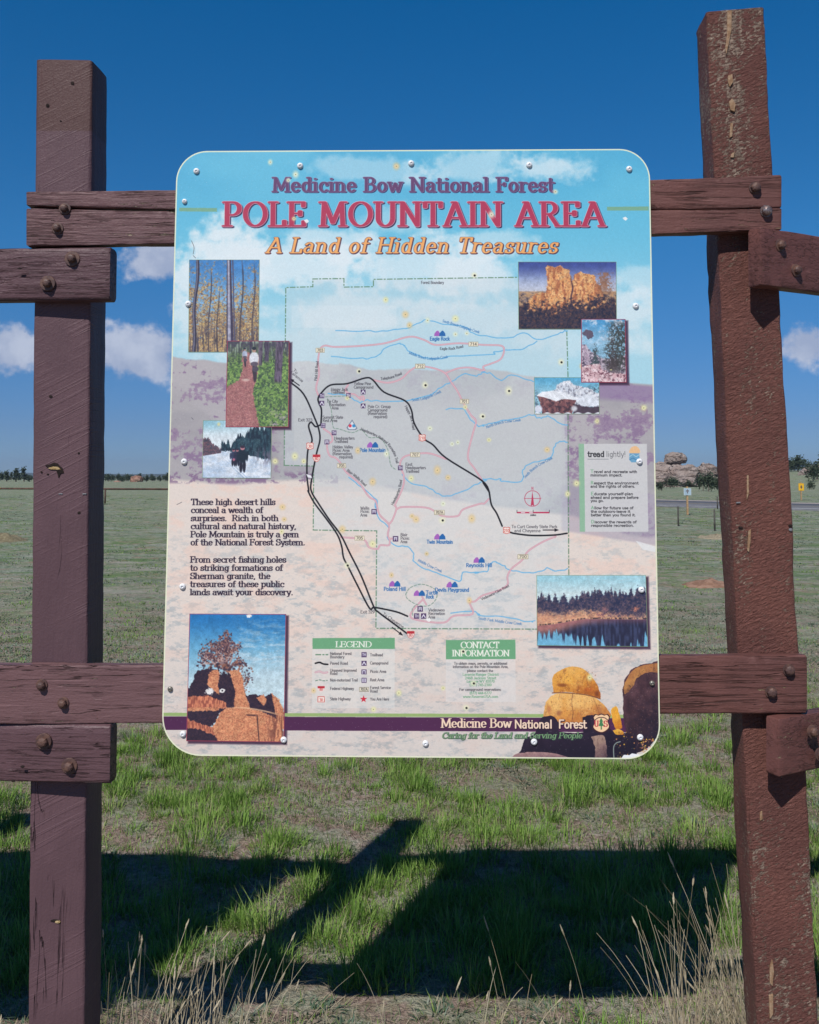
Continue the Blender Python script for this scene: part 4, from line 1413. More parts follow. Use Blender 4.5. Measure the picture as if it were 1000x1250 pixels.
def paint_words(cv):
    # headings
    def head(t, x, y, wd, cap, style, fill, dark, pale, sh, tr):
        cv.text(t, x, y, cap, dark, style, width=wd, grow=.55, off=(sh, sh), al=.95, track=tr)
        if pale is not None:
            cv.text(t, x, y, cap, pale, style, width=wd, grow=.45, track=tr)
        cv.text(t, x, y, cap, fill, style, width=wd, track=tr)
    head('Medicine Bow National Forest', 333, 233.8, 345, 17.4, 'serif', rgb(104, 70, 108), rgb(44, 40, 84), rgb(150, 140, 170), .8, .07)
    head('POLE MOUNTAIN AREA', 273, 275.8, 468, 29.5, 'serif', rgb(178, 62, 90), rgb(66, 40, 72), rgb(226, 196, 206), 1.3, .11)
    head('A Land of Hidden Treasures', 325, 308.5, 357, 18.5, 'italic', rgb(240, 172, 104), rgb(84, 52, 72), rgb(96, 60, 76), .9, .1)
    # text block
    for t, y, wd in (('These high desert hills', 616.3, 103), ('conceal a wealth of', 626.1, 88), ('surprises.  Rich in both', 636, 107), ('cultural and natural history,', 645.8, 129), ('Pole Mountain is truly a gem', 655.7, 132), ('of the National Forest System.', 665.5, 140),
                     ('From secret fishing holes', 686.6, 117), ('to striking formations of', 696.6, 113), ('Sherman granite, the', 706.6, 98), ('treasures of these public', 716.5, 115), ('lands await your discovery.', 726.4, 126)):
        cv.text(t, 233.3 - (y - 616) * .012, y, 7.2, rgb(52, 42, 60), 'body', width=wd)
    # advice card
    q = RT
    cv.poly(q(125, 112, 862, 112, 880, 1145, 135, 1145), rgb(206, 204, 202), .93)
    cv.poly(q(62, 112, 126, 112, 138, 1145, 76, 1145), rgb(144, 184, 152), .95)
    cv.text('tread', *q(168, 265)[0], 6.6, rgb(48, 48, 52), 'sansb', width=20.5)
    cv.text('lightly!', *q(385, 265)[0], 6.6, rgb(70, 70, 74), 'light', width=24)
    cv.line(q(170, 293, 410, 293), .6, rgb(120, 120, 124), smooth=False)
    cv.poly(q(685, 150, 735, 140, 775, 175, 775, 222, 665, 222, 662, 185), rgb(232, 186, 138), smooth=True)
    cv.poly(q(658, 224, 775, 224, 778, 300, 740, 330, 680, 330, 656, 300), rgb(108, 158, 188))
    cv.line(q(662, 262, 700, 240, 735, 262, 775, 240), .8, rgb(176, 204, 214))
    cv.line(q(664, 300, 700, 280, 735, 300, 775, 280), .8, rgb(70, 120, 160))
    GRN = rgb(120, 168, 130)
    for c, r, y, x1 in (('T', 'ravel and recreate with', 455, 750), ('', 'minimum impact.', 495, 575), ('R', 'espect the environment', 588, 765), ('', 'and the rights of others.', 627, 725), ('E', 'ducate yourself-plan', 715, 702), ('', 'ahead and prepare before', 758, 765), ('', 'you go.', 795, 357),
                        ('A', 'llow for future use of', 880, 705), ('', 'the outdoors-leave it', 922, 668), ('', 'better than you found it.', 963, 732), ('D', 'iscover the rewards of', 1045, 742), ('', 'responsible recreation.', 1086, 712)):
        x0 = 200 + (y - 455) * .012
        if c:
            cv.text(c, *q(x0 + 2, y)[0], 3.8, GRN, 'sansb', width=3.6)
            x0 += 40
        cv.text(r, *q(x0, y)[0], 3.1, rgb(44, 42, 46), 'sansb', width=(x1 - x0) * .104)
    # legend
    q = RL
    cv.poly(q(42, 84, 415, 82, 414, 350, 40, 350), rgb(222, 220, 214), .55)
    cv.poly(q(43, 33, 415, 32, 415, 82, 43, 82), rgb(112, 166, 124))
    cv.text('LEGEND', *q(147, 74)[0], 6.9, rgb(236, 236, 222), 'serif', width=44.5)
    cv.line(q(58, 108, 112, 108), 1.4, rgb(104, 140, 112), smooth=False, dash=(6, 2.5, 1.5, 2.5))
    cv.line(q(56, 147, 75, 143, 92, 150, 112, 152), 2, rgb(34, 34, 40))
    cv.line(q(56, 188, 75, 184, 92, 190, 110, 188), 2.1, rgb(206, 150, 162))
    cv.line(q(56, 188, 75, 184, 92, 190, 110, 188), .8, rgb(222, 200, 200))
    cv.line(q(57, 226, 75, 222, 92, 226, 110, 224), 1.1, rgb(110, 140, 120), dash=(2.5, 2))

    def sh(x, y, t, inter):
        r = 4.3
        if inter:
            cv.poly([(x - r, y - 3), (x + r, y - 3), (x + r, y + 1), (x, y + 4.4), (x - r, y + 1)], rgb(238, 212, 204))
            cv.rect(x - r, y - 3.2, x + r, y - .6, rgb(186, 50, 62))
        else:
            cv.rect(x - r, y - 3.6, x + r, y + 3.6, rgb(206, 92, 84))
            cv.rect(x - r + .7, y - 2.9, x + r - .7, y + 2.9, rgb(244, 226, 214))
        cv.text(t, x, y + 2.2, 3.2, rgb(196, 66, 62), 'sans', width=4, align='c')
    sh(*q(82, 262)[0], '80', True)
    sh(*q(82, 310)[0], '30', False)
    for y, k in ((108, 'TH'), (147, 'tent'), (186, 'table'), (224, 'rest')):
        x, yy = q(276, y)[0]
        cv.rect(x - 3.1, yy - 3.1, x + 3.1, yy + 3.1, PURP)
        w_ = rgb(232, 228, 236)
        if k == 'TH':
            cv.text('TH', x, yy + 1.6, 3.2, w_, 'sansb', width=4.6, align='c')
        elif k == 'tent':
            cv.line([(x - 2, yy + 1.7), (x, yy - 1.7), (x + 2, yy + 1.7)], 1.1, w_, smooth=False)
        elif k == 'table':
            cv.line([(x - 1.6, yy + 2), (x - 1.6, yy - 1.6), (x + 1.4, yy - 1.6), (x + 1.4, yy + 2)], .9, w_, smooth=False)
        else:
            cv.rect(x - 2.2, yy - 2.2, x + 2.2, yy + 2.2, w_, .8)
            cv.line([(x, yy - 1.6), (x, yy + 1.6)], .8, PURP, smooth=False)
    x, yy = q(276, 265)[0]
    cv.rect(x - 6, yy - 2.8, x + 6, yy + 2.8, rgb(120, 110, 96))
    cv.rect(x - 5.5, yy - 2.3, x + 5.5, yy + 2.3, rgb(232, 222, 196))
    cv.text('707A', x, yy + 1.6, 3.3, INK, 'sans', width=9, align='c')
    x, yy = q(274, 309)[0]
    cv.poly([(x + (4.6 if k % 2 == 0 else 1.9) * math.sin(k * math.pi / 5), yy - (4.6 if k % 2 == 0 else 1.9) * math.cos(k * math.pi / 5)) for k in range(10)], rgb(206, 54, 70))
    for t, x, y, x1 in (('National Forest', 122, 109, 220), ('Boundary', 122, 124, 187), ('Paved Road', 122, 153, 203), ('Unpaved Improved', 122, 185, 243), ('Road', 122, 199, 156), ('Non-motorized Trail', 122, 229, 248), ('Federal Highway', 122, 267, 230), ('State Highway', 122, 314, 215),
                        ('Trailhead', 303, 115, 362), ('Campground', 303, 152, 386), ('Picnic Area', 303, 190, 377), ('Rest Area', 303, 228, 368), ('Forest Service', 303, 263, 397), ('Road', 303, 279, 338), ('You Are Here', 303, 315, 389)):
        cv.text(t, *q(x, y)[0], 3.3, rgb(58, 54, 60), 'sans', width=(x1 - x) * .27)
    # contact box
    cv.poly(q(646, 129, 960, 128, 962, 322, 645, 322), rgb(222, 218, 214), .5)
    cv.poly(q(646, 42, 960, 40, 961, 128, 646, 129), rgb(112, 166, 124))
    cv.text('CONTACT', *q(800, 78)[0], 7.4, rgb(236, 236, 222), 'serif', width=47, align='c')
    cv.text('INFORMATION', *q(804, 115)[0], 7.4, rgb(236, 236, 222), 'serif', width=70, align='c')
    for t, y, wd, g in (('To obtain maps, permits, or additional', 153, 65, 0), ('information on the Pole Mountain Area,', 168, 68, 0), ('please contact the:', 186, 33, 0), ('Laramie Ranger District', 203, 44, 1), ('2468 Jackson Street', 219, 38, 1), ('Laramie WY 82070', 234, 34, 1), ('(307) 745-2300', 250, 27, 1),
                        ('For campground reservations:', 271, 52, 0), ('(877) 444-6777', 287, 27, 1), ('www.ReserveUSA.com', 303, 43, 1)):
        cv.text(t, *q(803, y)[0], 3.0, rgb(84, 150, 104) if g else rgb(58, 54, 60), 'sans', width=wd, align='c')
    # bands along the foot
    cv.poly([(195, 870), (640, 871.5), (640, 875.5), (195, 874)], rgb(152, 176, 112))
    cv.poly([(195, 874.5), (640, 876), (640, 893), (195, 891)], rgb(82, 44, 78))
    cv.poly([(640, 871.5), (808, 873), (808, 877), (640, 875.5)], rgb(152, 176, 112))
    cv.poly([(640, 876), (808, 877), (808, 894.5), (640, 893)], rgb(82, 44, 78))
    return cv


def paint_cutouts(cv):
    """balanced boulders printed in the lower right corner"""
    q = RC
    n_ = 0

    def rock(pts, c0, c1, c2, seed, contrast=.55, dark=(58, 38, 40)):
        p = cv.pts(smooth_pts(list(pts) + [pts[0]]))
        xs, ys = [a[0] for a in p], [a[1] for a in p]
        W = cv.win(min(xs) - 4, min(ys) - 4, max(xs) + 4, max(ys) + 4)
        sl, X, Y = W
        m = 0
        wx = (fbm(*X.shape, 12, seed) - .5) * 6
        for ox, oy in ((-.25, -.25), (.25, -.25), (-.25, .25), (.25, .25)):
            m = m + inpoly(X + ox + wx, Y + oy + wx * .5, p) * .25
        n = fbm(*X.shape, 30, seed, 5)
        n2 = fbm(*X.shape, 9, seed + 3, 3)
        v = (Y - min(ys)) / (max(ys) - min(ys))
        u = (X - min(xs)) / (max(xs) - min(xs))
        col = np.ones(X.shape + (3,), np.float32) * np.array(c0, np.float32) / 255
        col = mix(col, rgb(*c1), ss(.3, .75, n * .6 + (1 - v) * .4))
        col = mix(col, rgb(*c2), ss(.35, .95, n2 * .35 + v * .65 + (u - .5) * .35))
        g = np.random.RandomState(seed).rand(*X.shape).astype(np.float32)
        n3 = fbm(*X.shape, 22, seed + 8, 5, .5, .7)
        col = mix(col, rgb(*dark), ss(.5, .78, n3 * .7 + g * .25) * contrast)
        col = col * (.9 + .2 * g[..., None])
        cv.a[sl] = cv.a[sl] + (col - cv.a[sl]) * m[..., None]
    rock(q(345, 345, 338, 290, 345, 250, 390, 215, 450, 198, 510, 212, 560, 260, 592, 310, 605, 375, 560, 365, 500, 352, 430, 340), (222, 152, 64), (234, 176, 92), (176, 98, 44), 5, .7, (120, 66, 44))
    rock(q(288, 475, 295, 420, 320, 375, 360, 350, 450, 345, 550, 358, 600, 390, 640, 430, 660, 480, 560, 520, 400, 520, 300, 490), (224, 158, 80), (238, 186, 112), (186, 112, 60), 9, .6, (140, 84, 56))
    rock(q(728, 330, 740, 270, 780, 215, 830, 190, 890, 180, 945, 182, 945, 460, 930, 560, 880, 640, 800, 680, 760, 640, 735, 480), (64, 44, 52), (96, 66, 72), (40, 34, 50), 13, .5, (34, 28, 40))
    rock(q(735, 300, 780, 225, 830, 195, 900, 182, 945, 184, 945, 232, 880, 230, 820, 252, 790, 300, 760, 340, 738, 350), (196, 138, 80), (176, 116, 72), (120, 76, 58), 17, .7)
    rock(q(160, 670, 185, 600, 240, 570, 262, 500, 300, 475, 345, 476, 380, 520, 380, 560, 520, 560, 520, 480, 550, 468, 590, 480, 680, 560, 760, 570, 800, 620, 740, 720, 170, 712), (40, 32, 48), (52, 40, 58), (34, 30, 46), 21, .2, (26, 24, 38))
    cv.poly(q(505, 480, 545, 470, 560, 560, 510, 570), rgb(42, 34, 50))
    rock(q(110, 705, 150, 680, 250, 672, 350, 680, 420, 700, 470, 714, 110, 714), (146, 112, 116), (170, 134, 130), (112, 84, 94), 25, .4)
    rock(q(555, 590, 590, 580, 625, 585, 640, 650, 636, 714, 580, 714, 575, 650), (138, 108, 104), (168, 138, 122), (92, 70, 78), 29, .5)
    rock(q(662, 440, 690, 418, 705, 440, 712, 470, 724, 530, 716, 545, 690, 545, 672, 500), (232, 160, 54), (240, 176, 70), (206, 124, 44), 33, .3)
    rock(q(672, 552, 705, 545, 732, 560, 730, 575, 690, 575), (226, 168, 60), (238, 180, 80), (200, 130, 50), 35, .3)
    for p, wd, al in ((q(450, 352, 446, 400, 453, 450, 449, 490), 1.0, .55), (q(380, 350, 372, 380), .6, .4), (q(560, 362, 585, 420, 600, 470), .7, .4), (q(400, 215, 408, 260, 398, 300), .6, .35), (q(520, 230, 530, 280, 550, 330), .6, .4)):
        cv.line(p, wd, rgb(96, 56, 48), al)
    for a, b_, rx, ry, c_, al in ((395, 302, 9, 3.4, (116, 60, 40), .7), (375, 455, 4.5, 5, (140, 84, 66), .6), (585, 350, 4, 5, (110, 60, 42), .7), (540, 325, 9, 4, (196, 92, 44), .45), (430, 270, 10, 7, (244, 186, 84), .5), (470, 400, 12, 8, (246, 196, 120), .4), (600, 440, 5, 8, (150, 88, 60), .5), (320, 440, 4, 7, (190, 116, 80), .5), (610, 470, 6, 5, (120, 76, 60), .5)):
        x_, y_ = q(a, b_)[0]
        cv.spot(x_, y_, rx, rgb(*c_), al, .2, ry=ry)
    cv.line(q(338, 345, 400, 344, 500, 352, 560, 364, 604, 378), 1.3, rgb(120, 74, 52), .85)
    rr_ = random.Random(9)
    for k in range(420):
        a, b_ = rr_.uniform(290, 650), rr_.uniform(205, 470)
        inside = ((a - 470) / 125) ** 2 + ((b_ - 285) / 82) ** 2 < 1 or ((a - 465) / 170) ** 2 + ((b_ - 440) / 85) ** 2 < 1
        if inside:
            x_, y_ = q(a, b_)[0]
            cv.spot(x_, y_, rr_.uniform(.4, 1.1), [rgb(150, 84, 52), rgb(120, 72, 54), rgb(248, 200, 130), rgb(206, 112, 52)][rr_.randrange(4)], .5, .3)
    for k in range(260):
        a, b_ = rr_.uniform(745, 935), rr_.uniform(195, 560)
        x_, y_ = q(a, b_)[0]
        if b_ > 200 + 160 * abs((a - 870) / 130) ** 2:
            cv.spot(x_, y_, rr_.uniform(.4, 1.0), [rgb(110, 78, 80), rgb(40, 32, 40), rgb(130, 92, 84)][rr_.randrange(3)], .5, .3)
    r = random.Random(4)
    for k in range(90):
        x, y = q(r.uniform(690, 890), r.uniform(560, 705))[0]
        cv.spot(x, y, r.uniform(.4, 1.3), [rgb(226, 176, 66), rgb(150, 96, 60), rgb(60, 44, 44), rgb(206, 140, 90), rgb(88, 96, 70)][r.randrange(5)], .85, .4)
    for k in range(60):
        x, y = q(r.uniform(830, 905), r.uniform(600, 680))[0]
        cv.spot(x, y, r.uniform(.5, 1.3), [rgb(232, 180, 80), rgb(186, 110, 84), rgb(206, 150, 110)][r.randrange(3)], .9, .4)
    cv.line(q(680, 714, 678, 650, 690, 625, 715, 615), 1.2, rgb(136, 146, 140))
    # peeled film at the corner
    for p in (q(722, 705, 735, 688, 765, 690, 780, 680, 838, 690, 800, 708, 730, 716), q(925, 590, 935, 530, 945, 530, 940, 575, 930, 592), q(0, 700, 20, 704, 20, 712, 0, 712)):
        cv.poly(p, rgb(240, 240, 242), .97)
    # foot wording
    CR = rgb(244, 214, 186)
    x, y = q(-282, 527)[0]
    cv.text('Medicine Bow', 538.5, 888, 10.6, rgb(60, 36, 60), 'serif', width=86, grow=.5, off=(.5, .6))
    cv.text('Medicine Bow', 538.5, 888, 10.6, CR, 'serif', width=86)
    cv.text('National  Forest', 628, 888.8, 9.6, rgb(50, 30, 50), 'sansb', width=88, grow=.7, off=(.4, .5))
    cv.text('National  Forest', 628, 888.8, 9.6, CR, 'sansb', width=88)
    cv.text('Caring for the Land and Serving People', 539.5, 901, 6.6, rgb(50, 66, 60), 'italic', width=171, grow=.6, off=(.3, .4), al=.8)
    cv.text('Caring for the Land and Serving People', 539.5, 901, 6.6, rgb(128, 166, 118), 'italic', width=171)
    # agency shield
    pts = q(562, 478, 575, 462, 592, 466, 610, 460, 628, 466, 645, 462, 657, 478, 650, 505, 658, 535, 640, 558, 612, 570, 580, 560, 560, 538, 570, 508)
    cv.poly(pts, rgb(62, 36, 44), smooth=True)
    c = np.mean(pts, 0)
    cv.poly([c + (np.array(p) - c) * .88 for p in pts], rgb(246, 204, 160), smooth=True)
    cv.line(q(574, 496, 590, 484, 610, 480, 630, 484, 646, 496), .9, rgb(62, 36, 44))
    cv.text('U', *q(583, 532)[0], 7, rgb(186, 62, 74), 'serif', width=5, align='c')
    cv.text('S', *q(634, 532)[0], 7, rgb(186, 62, 74), 'serif', width=5, align='c')
    cv.poly(q(609, 482, 598, 505, 603, 505, 594, 528, 606, 528, 606, 548, 613, 548, 613, 528, 624, 528, 615, 505, 620, 505), rgb(74, 128, 84))


def paint_wear(cv):
    """printed shadows under the insets, rust-haloed pellet pits, scratches, faded grain"""
    r = random.Random(11)
    pits = [(471, 366, 1), (495, 384, 2), (500, 397, 2), (438, 453, 3), (519, 470, 3), (424, 486, 1), (568, 497, 1), (589, 508, 3), (621, 477, 3), (685, 442, 3), (597, 537, 1), (525, 523, 0), (552, 542, 0), (559, 540, 0), (472, 554, 0), (437, 550, 2),
            (502, 584, 1), (547, 583, 2), (534, 574, 2), (455, 588, 2), (541, 615, 0), (503, 630, 2), (508, 634, 2), (540, 635, 3), (576, 633, 2), (521, 676, 2), (418, 646, 2), (455, 664, 1), (478, 702, 2), (424, 690, 3), (523, 757, 4), (573, 733, 2), (345, 619, 2), (347, 634, 2),
            (344, 649, 1), (383, 843, 2), (456, 866, 1), (569, 864, 3), (578, 834, 3), (565, 795, 3), (729, 514, 1), (786, 498, 1), (704, 590, 1), (693, 603, 1), (668, 549, 2), (556, 389, 1), (522, 391, 0), (556, 408, 0), (570, 407, 0), (579, 336, 3), (646, 396, 1), (711, 447, 2), (487, 846, 1), (374, 270, 4), (359, 267, 1), (600, 262, 0),
            (352, 220, 0), (361, 213, 0), (330, 198, 0), (484, 203, 2), (678, 234, 0), (763, 267, 4), (267, 519, 1), (336, 563, 1), (360, 557, 1), (371, 563, 1), (307, 756, 4), (541, 840, 1), (720, 827, 1)]
    for x, y, k in pits:
        col = (rgb(222, 228, 196), rgb(226, 222, 158), rgb(224, 190, 128), rgb(232, 230, 190), rgb(236, 232, 224))[k]
        R = r.uniform(4.0, 6.6) if k in (0, 1, 2, 3) else 3
        cv.spot(x, y, R, col, .75, .15, ry=R * r.uniform(.9, 1.3))
        cv.spot(x, y, R * .62, mix(col[None, None], rgb(255, 252, 230), np.array([[.35]]))[0, 0], .6, .3)
        cv.spot(x, y, 1.0, rgb(40, 36, 34) if k == 3 else rgb(150, 140, 100), .95, .4)
        if k == 3:
            cv.spot(x + .6, y + .3, 1.7, rgb(34, 32, 32), .95, .6)
        if k == 4:
            cv.poly([(x - 3, y - 1), (x + 1, y - 2.4), (x + 3.4, y), (x + 1, y + 2.4), (x - 1, y + 1)], rgb(240, 238, 236), .9)
    for p in ([(234, 294), (237, 302), (236, 310)], [(236, 312), (239, 315)], [(198, 838), (200, 848)], [(216, 616), (222, 613)], [(234, 510), (236, 512)]):
        cv.line(p, .6, rgb(60, 60, 64), .8)
    cv.poly(R3(875, 755, 905, 765, 910, 780, 885, 775), rgb(240, 240, 240), .9)
    o = rounded((37, 37, 42, 48))
    cv.line(o + [o[0]], 3.0, rgb(230, 232, 200), .95, smooth=False)
    g = fbm(AH, AW, 3.2, 77, 2)
    cv.a *= (1 + (g - .5) * .05)[..., None]
    sp = np.random.RandomState(5).rand(AH, AW) > .9985
    cv.a[sp] = cv.a[sp] * .4 + .55
    return cv


def paint_shadows(cv):
    for nm in ('bikers', 'pines', 'lake', 'rocktree'):
        b = [(x + 2.6, y + 2.6) for x, y in PHOTO_BOXES[nm]]
        for g, al in ((1.6, .25), (.8, .4), (0, .75)):
            c = np.mean(b, 0)
            cv.poly([(x + (g if x > c[0] else -g), y + (g if y > c[1] else -g)) for x, y in b], rgb(66, 44, 66), al)
# ---------------------------------------------------------------- printed inset photographs (about 4 dots per photo pixel)
def pss(a, b, x):
    # photographs have softer transitions than line art
    c, d = (a + b) / 2, (b - a) / 2
    k = np.where(np.abs(d) < .1, np.where(np.abs(d) < .02, 1.5, 3.0), 1.0)
    t = np.clip((x - c + d * k) / (2 * d * k), 0, 1)
    return t * t * (3 - 2 * t)


def pfbm(h, w, s, seed, oct=4, ax=1.0):
    # crisper, more broken-up texture for the inset photographs
    return np.clip((fbm(h, w, s * .8, seed, oct + 1, ax, .8) - .5) * 1.45 + .5, 0, 1)


def soft(im, seed, j=.8):
    """scatter and blend neighbouring dots the way film grain and screening do"""
    r = np.random.RandomState(seed)
    h, w = im.shape[:2]
    yy, xx = np.mgrid[0:h, 0:w]
    o = 0
    for k in range(3):
        dy, dx = np.rint(r.randn(2, h, w) * j).astype(int)
        o = o + im[np.clip(yy + dy, 0, h - 1), np.clip(xx + dx, 0, w - 1)] / 3
    p = np.pad(o, ((1, 1), (1, 1), (0, 0)), mode='edge')
    b = (p[:-2, 1:-1] + p[2:, 1:-1] + p[1:-1, :-2] + p[1:-1, 2:] + 2 * o) / 6
    return b * .6 + o * .4


def grid(w, h):
    V, U = np.mgrid[0:h, 0:w].astype(np.float32)
    return (U + .5) / w, (V + .5) / h


def pm(U, V, pts, nz=0, h=0, w=0, seed=0, s=16):
    if nz:
        hh, ww = U.shape
        U = U + (pfbm(hh, ww, s, seed) - .5) * nz
        V = V + (pfbm(hh, ww, s, seed + 9) - .5) * nz
    return inpoly(U, V, pts).astype(np.float32)


def const(U, *c):
    return np.ones(U.shape + (3,), np.float32) * rgb(*c)


def spiky(hh, ww, seed, base, amp, wid):
    """a tree-line profile (0..1 from the top) made of pointed crowns"""
    r = np.random.RandomState(seed)
    x = np.arange(ww)
    top = np.full(ww, 2.0)
    for _ in range(int(ww / wid * 2.2)):
        c, hgt, wd = r.rand() * ww, amp * (.45 + .55 * r.rand()), wid * (.5 + r.rand() * .8)
        top = np.minimum(top, base - hgt + np.abs(x - c) / wd * hgt)
    return np.minimum(top, base)


def ph_aspen(w, h):
    U, V = grid(w, h)
    im = mix(const(U, 58, 132, 206), rgb(120, 178, 224), pss(0, .5, V))
    n = pfbm(h, w, 9, 1, 3)
    big = pfbm(h, w, 60, 2, 3)
    lf = pss(.5, .56, n * .62 + big * .38 + (V - .27) * .5 - .14 * np.exp(-((U - .68) / .14) ** 2 - ((V - .1) / .16) ** 2))
    leaf = mix(const(U, 206, 166, 96), rgb(228, 200, 138), pss(.5, .66, pfbm(h, w, 6, 5, 2)))
    leaf = mix(leaf, rgb(140, 98, 76), pss(.5, .62, pfbm(h, w, 8, 8, 3)) * .85)
    leaf = mix(leaf, rgb(70, 66, 92), pss(.56, .66, pfbm(h, w, 7, 12, 3)) * .8)
    im = im + (leaf - im) * lf[..., None]
    st = noise(h, w, 5, 70, 3)
    im = mix(im, rgb(62, 60, 84), pss(.52, .7, st) * pss(.5, .95, V) * .85)
    im = mix(im, rgb(198, 160, 110), pss(.62, .76, noise(h, w, 4, 50, 6)) * pss(.55, .9, V) * .6)
    for c, wd, col, t0 in ((.3, .012, (66, 60, 74), .1), (.42, .01, (70, 62, 70), .3), (.75, .014, (64, 58, 72), .0), (.92, .012, (72, 64, 78), .05)):
        im = mix(im, rgb(*col), pss(wd, wd * .5, np.abs(U - c - .02 * np.sin(V * 6))) * pss(t0, t0 + .08, V) * .8)
    x1 = .12 - .05 * V + .015 * np.sin(V * 9)
    im = mix(im, rgb(52, 50, 72), pss(.026, .02, np.abs(U - x1)))
    im = mix(im, rgb(140, 136, 156), pss(.012, .006, np.abs(U - x1 + .008)) * .7)
    x2 = .565 + .03 * V
    wd = .024 + .02 * V
    im = mix(im, rgb(64, 58, 84), pss(wd * 1.3, wd * 1.15, np.abs(U - x2)))
    im = mix(im, rgb(190, 188, 206), pss(wd * .6, wd * .45, np.abs(U - x2 + wd * .25)) * (.65 + .35 * noise(h, w, 30, 9, 4)))
    x3 = x2 + .04 + .05 * V * 0
    im = mix(im, rgb(80, 78, 110), pss(.012, .006, np.abs(U - x3 - wd * .6)))
    return im


def ph_bikers(w, h):
    U, V = grid(w, h)
    n = pfbm(h, w, 10, 3, 4)
    im = mix(const(U, 100, 140, 70), rgb(160, 194, 98), pss(.5, .64, n))
    im = mix(im, rgb(62, 84, 66), pss(.52, .64, pfbm(h, w, 13, 6, 3)))
    im = mix(im, rgb(196, 170, 186), pss(.6, .7, pfbm(h, w, 16, 9, 3)) * pss(.7, .95, V) * pss(.6, .8, U) * .8)
    top = pss(.2, .1, V + (pfbm(h, w, 14, 2) - .5) * .2)
    im = mix(im, rgb(72, 66, 88), top * .9)
    im = mix(im, rgb(166, 190, 160), top * pss(.58, .7, noise(h, w, 6, 24, 9)) * .8)
    path = pm(U, V, [(.24, .12), (.34, .12), (.44, .25), (.5, .38), (.47, .5), (.42, .6), (.48, .8), (.55, 1.02), (-.1, 1.02), (-.1, .6), (.02, .54), (.2, .46), (.26, .34)], .05, seed=4)
    pc = mix(const(U, 172, 106, 104), rgb(196, 132, 126), pss(.45, .65, pfbm(h, w, 7, 7, 3)))
    pc = mix(pc, rgb(128, 76, 84), pss(.56, .66, pfbm(h, w, 5, 15, 2)) * .6)
    im = im + (pc - im) * path[..., None]
    im = mix(im, rgb(224, 190, 176), pss(.05, .02, np.hypot((U - .31) / 1.6, (V - .455) * 2.4)) * .9)

    def trunk(x0, x1, v1, col, ln=0):
        nonlocal im
        c = (x0 + x1) / 2 + ln * V
        m = pss((x1 - x0) / 2, (x1 - x0) / 2 - .012, np.abs(U - c)) * pss(v1, v1 - .03, V)
        t = mix(const(U, *col), rgb(56, 48, 66), pss(.5, .65, noise(h, w, 4, 22, int(x0 * 99))) * .7)
        im = im + (t - im) * m[..., None]
    trunk(.5, .58, .3, (108, 94, 112), -.02)
    trunk(.6, .68, .26, (86, 76, 98))
    trunk(.78, .91, .5, (112, 96, 118), -.05)
    trunk(.36, .4, .22, (70, 64, 84))
    trunk(.95, .98, .2, (80, 72, 94))

    def rider(x, y, s, shirt):
        nonlocal im
        def e(cx, cy, rx, ry, col, al=1.):
            nonlocal im
            im = mix(im, rgb(*col), pss(1.1, .8, np.hypot((U - x - cx * s) / (rx * s * 1.15), (V - y - cy * s) / (ry * s))) * al)
        e(.05, .62, .07, .22, (52, 46, 60), .9)
        e(0, .45, .055, .2, (60, 54, 66))
        e(.15, .2, .045, .18, (206, 160, 140)); e(-.14, .2, .04, .16, (206, 160, 140))
        e(0, .14, .17, .2, shirt)
        e(.02, .3, .14, .07, (96, 84, 100))
        e(.06, .45, .12, .09, (80, 72, 88))
        e(0, -.1, .07, .07, (196, 148, 128)); e(0, -.15, .08, .05, (40, 48, 60))
    rider(.285, .125, .22, (176, 186, 210))
    rider(.435, .15, .4, (222, 224, 230))
    return im


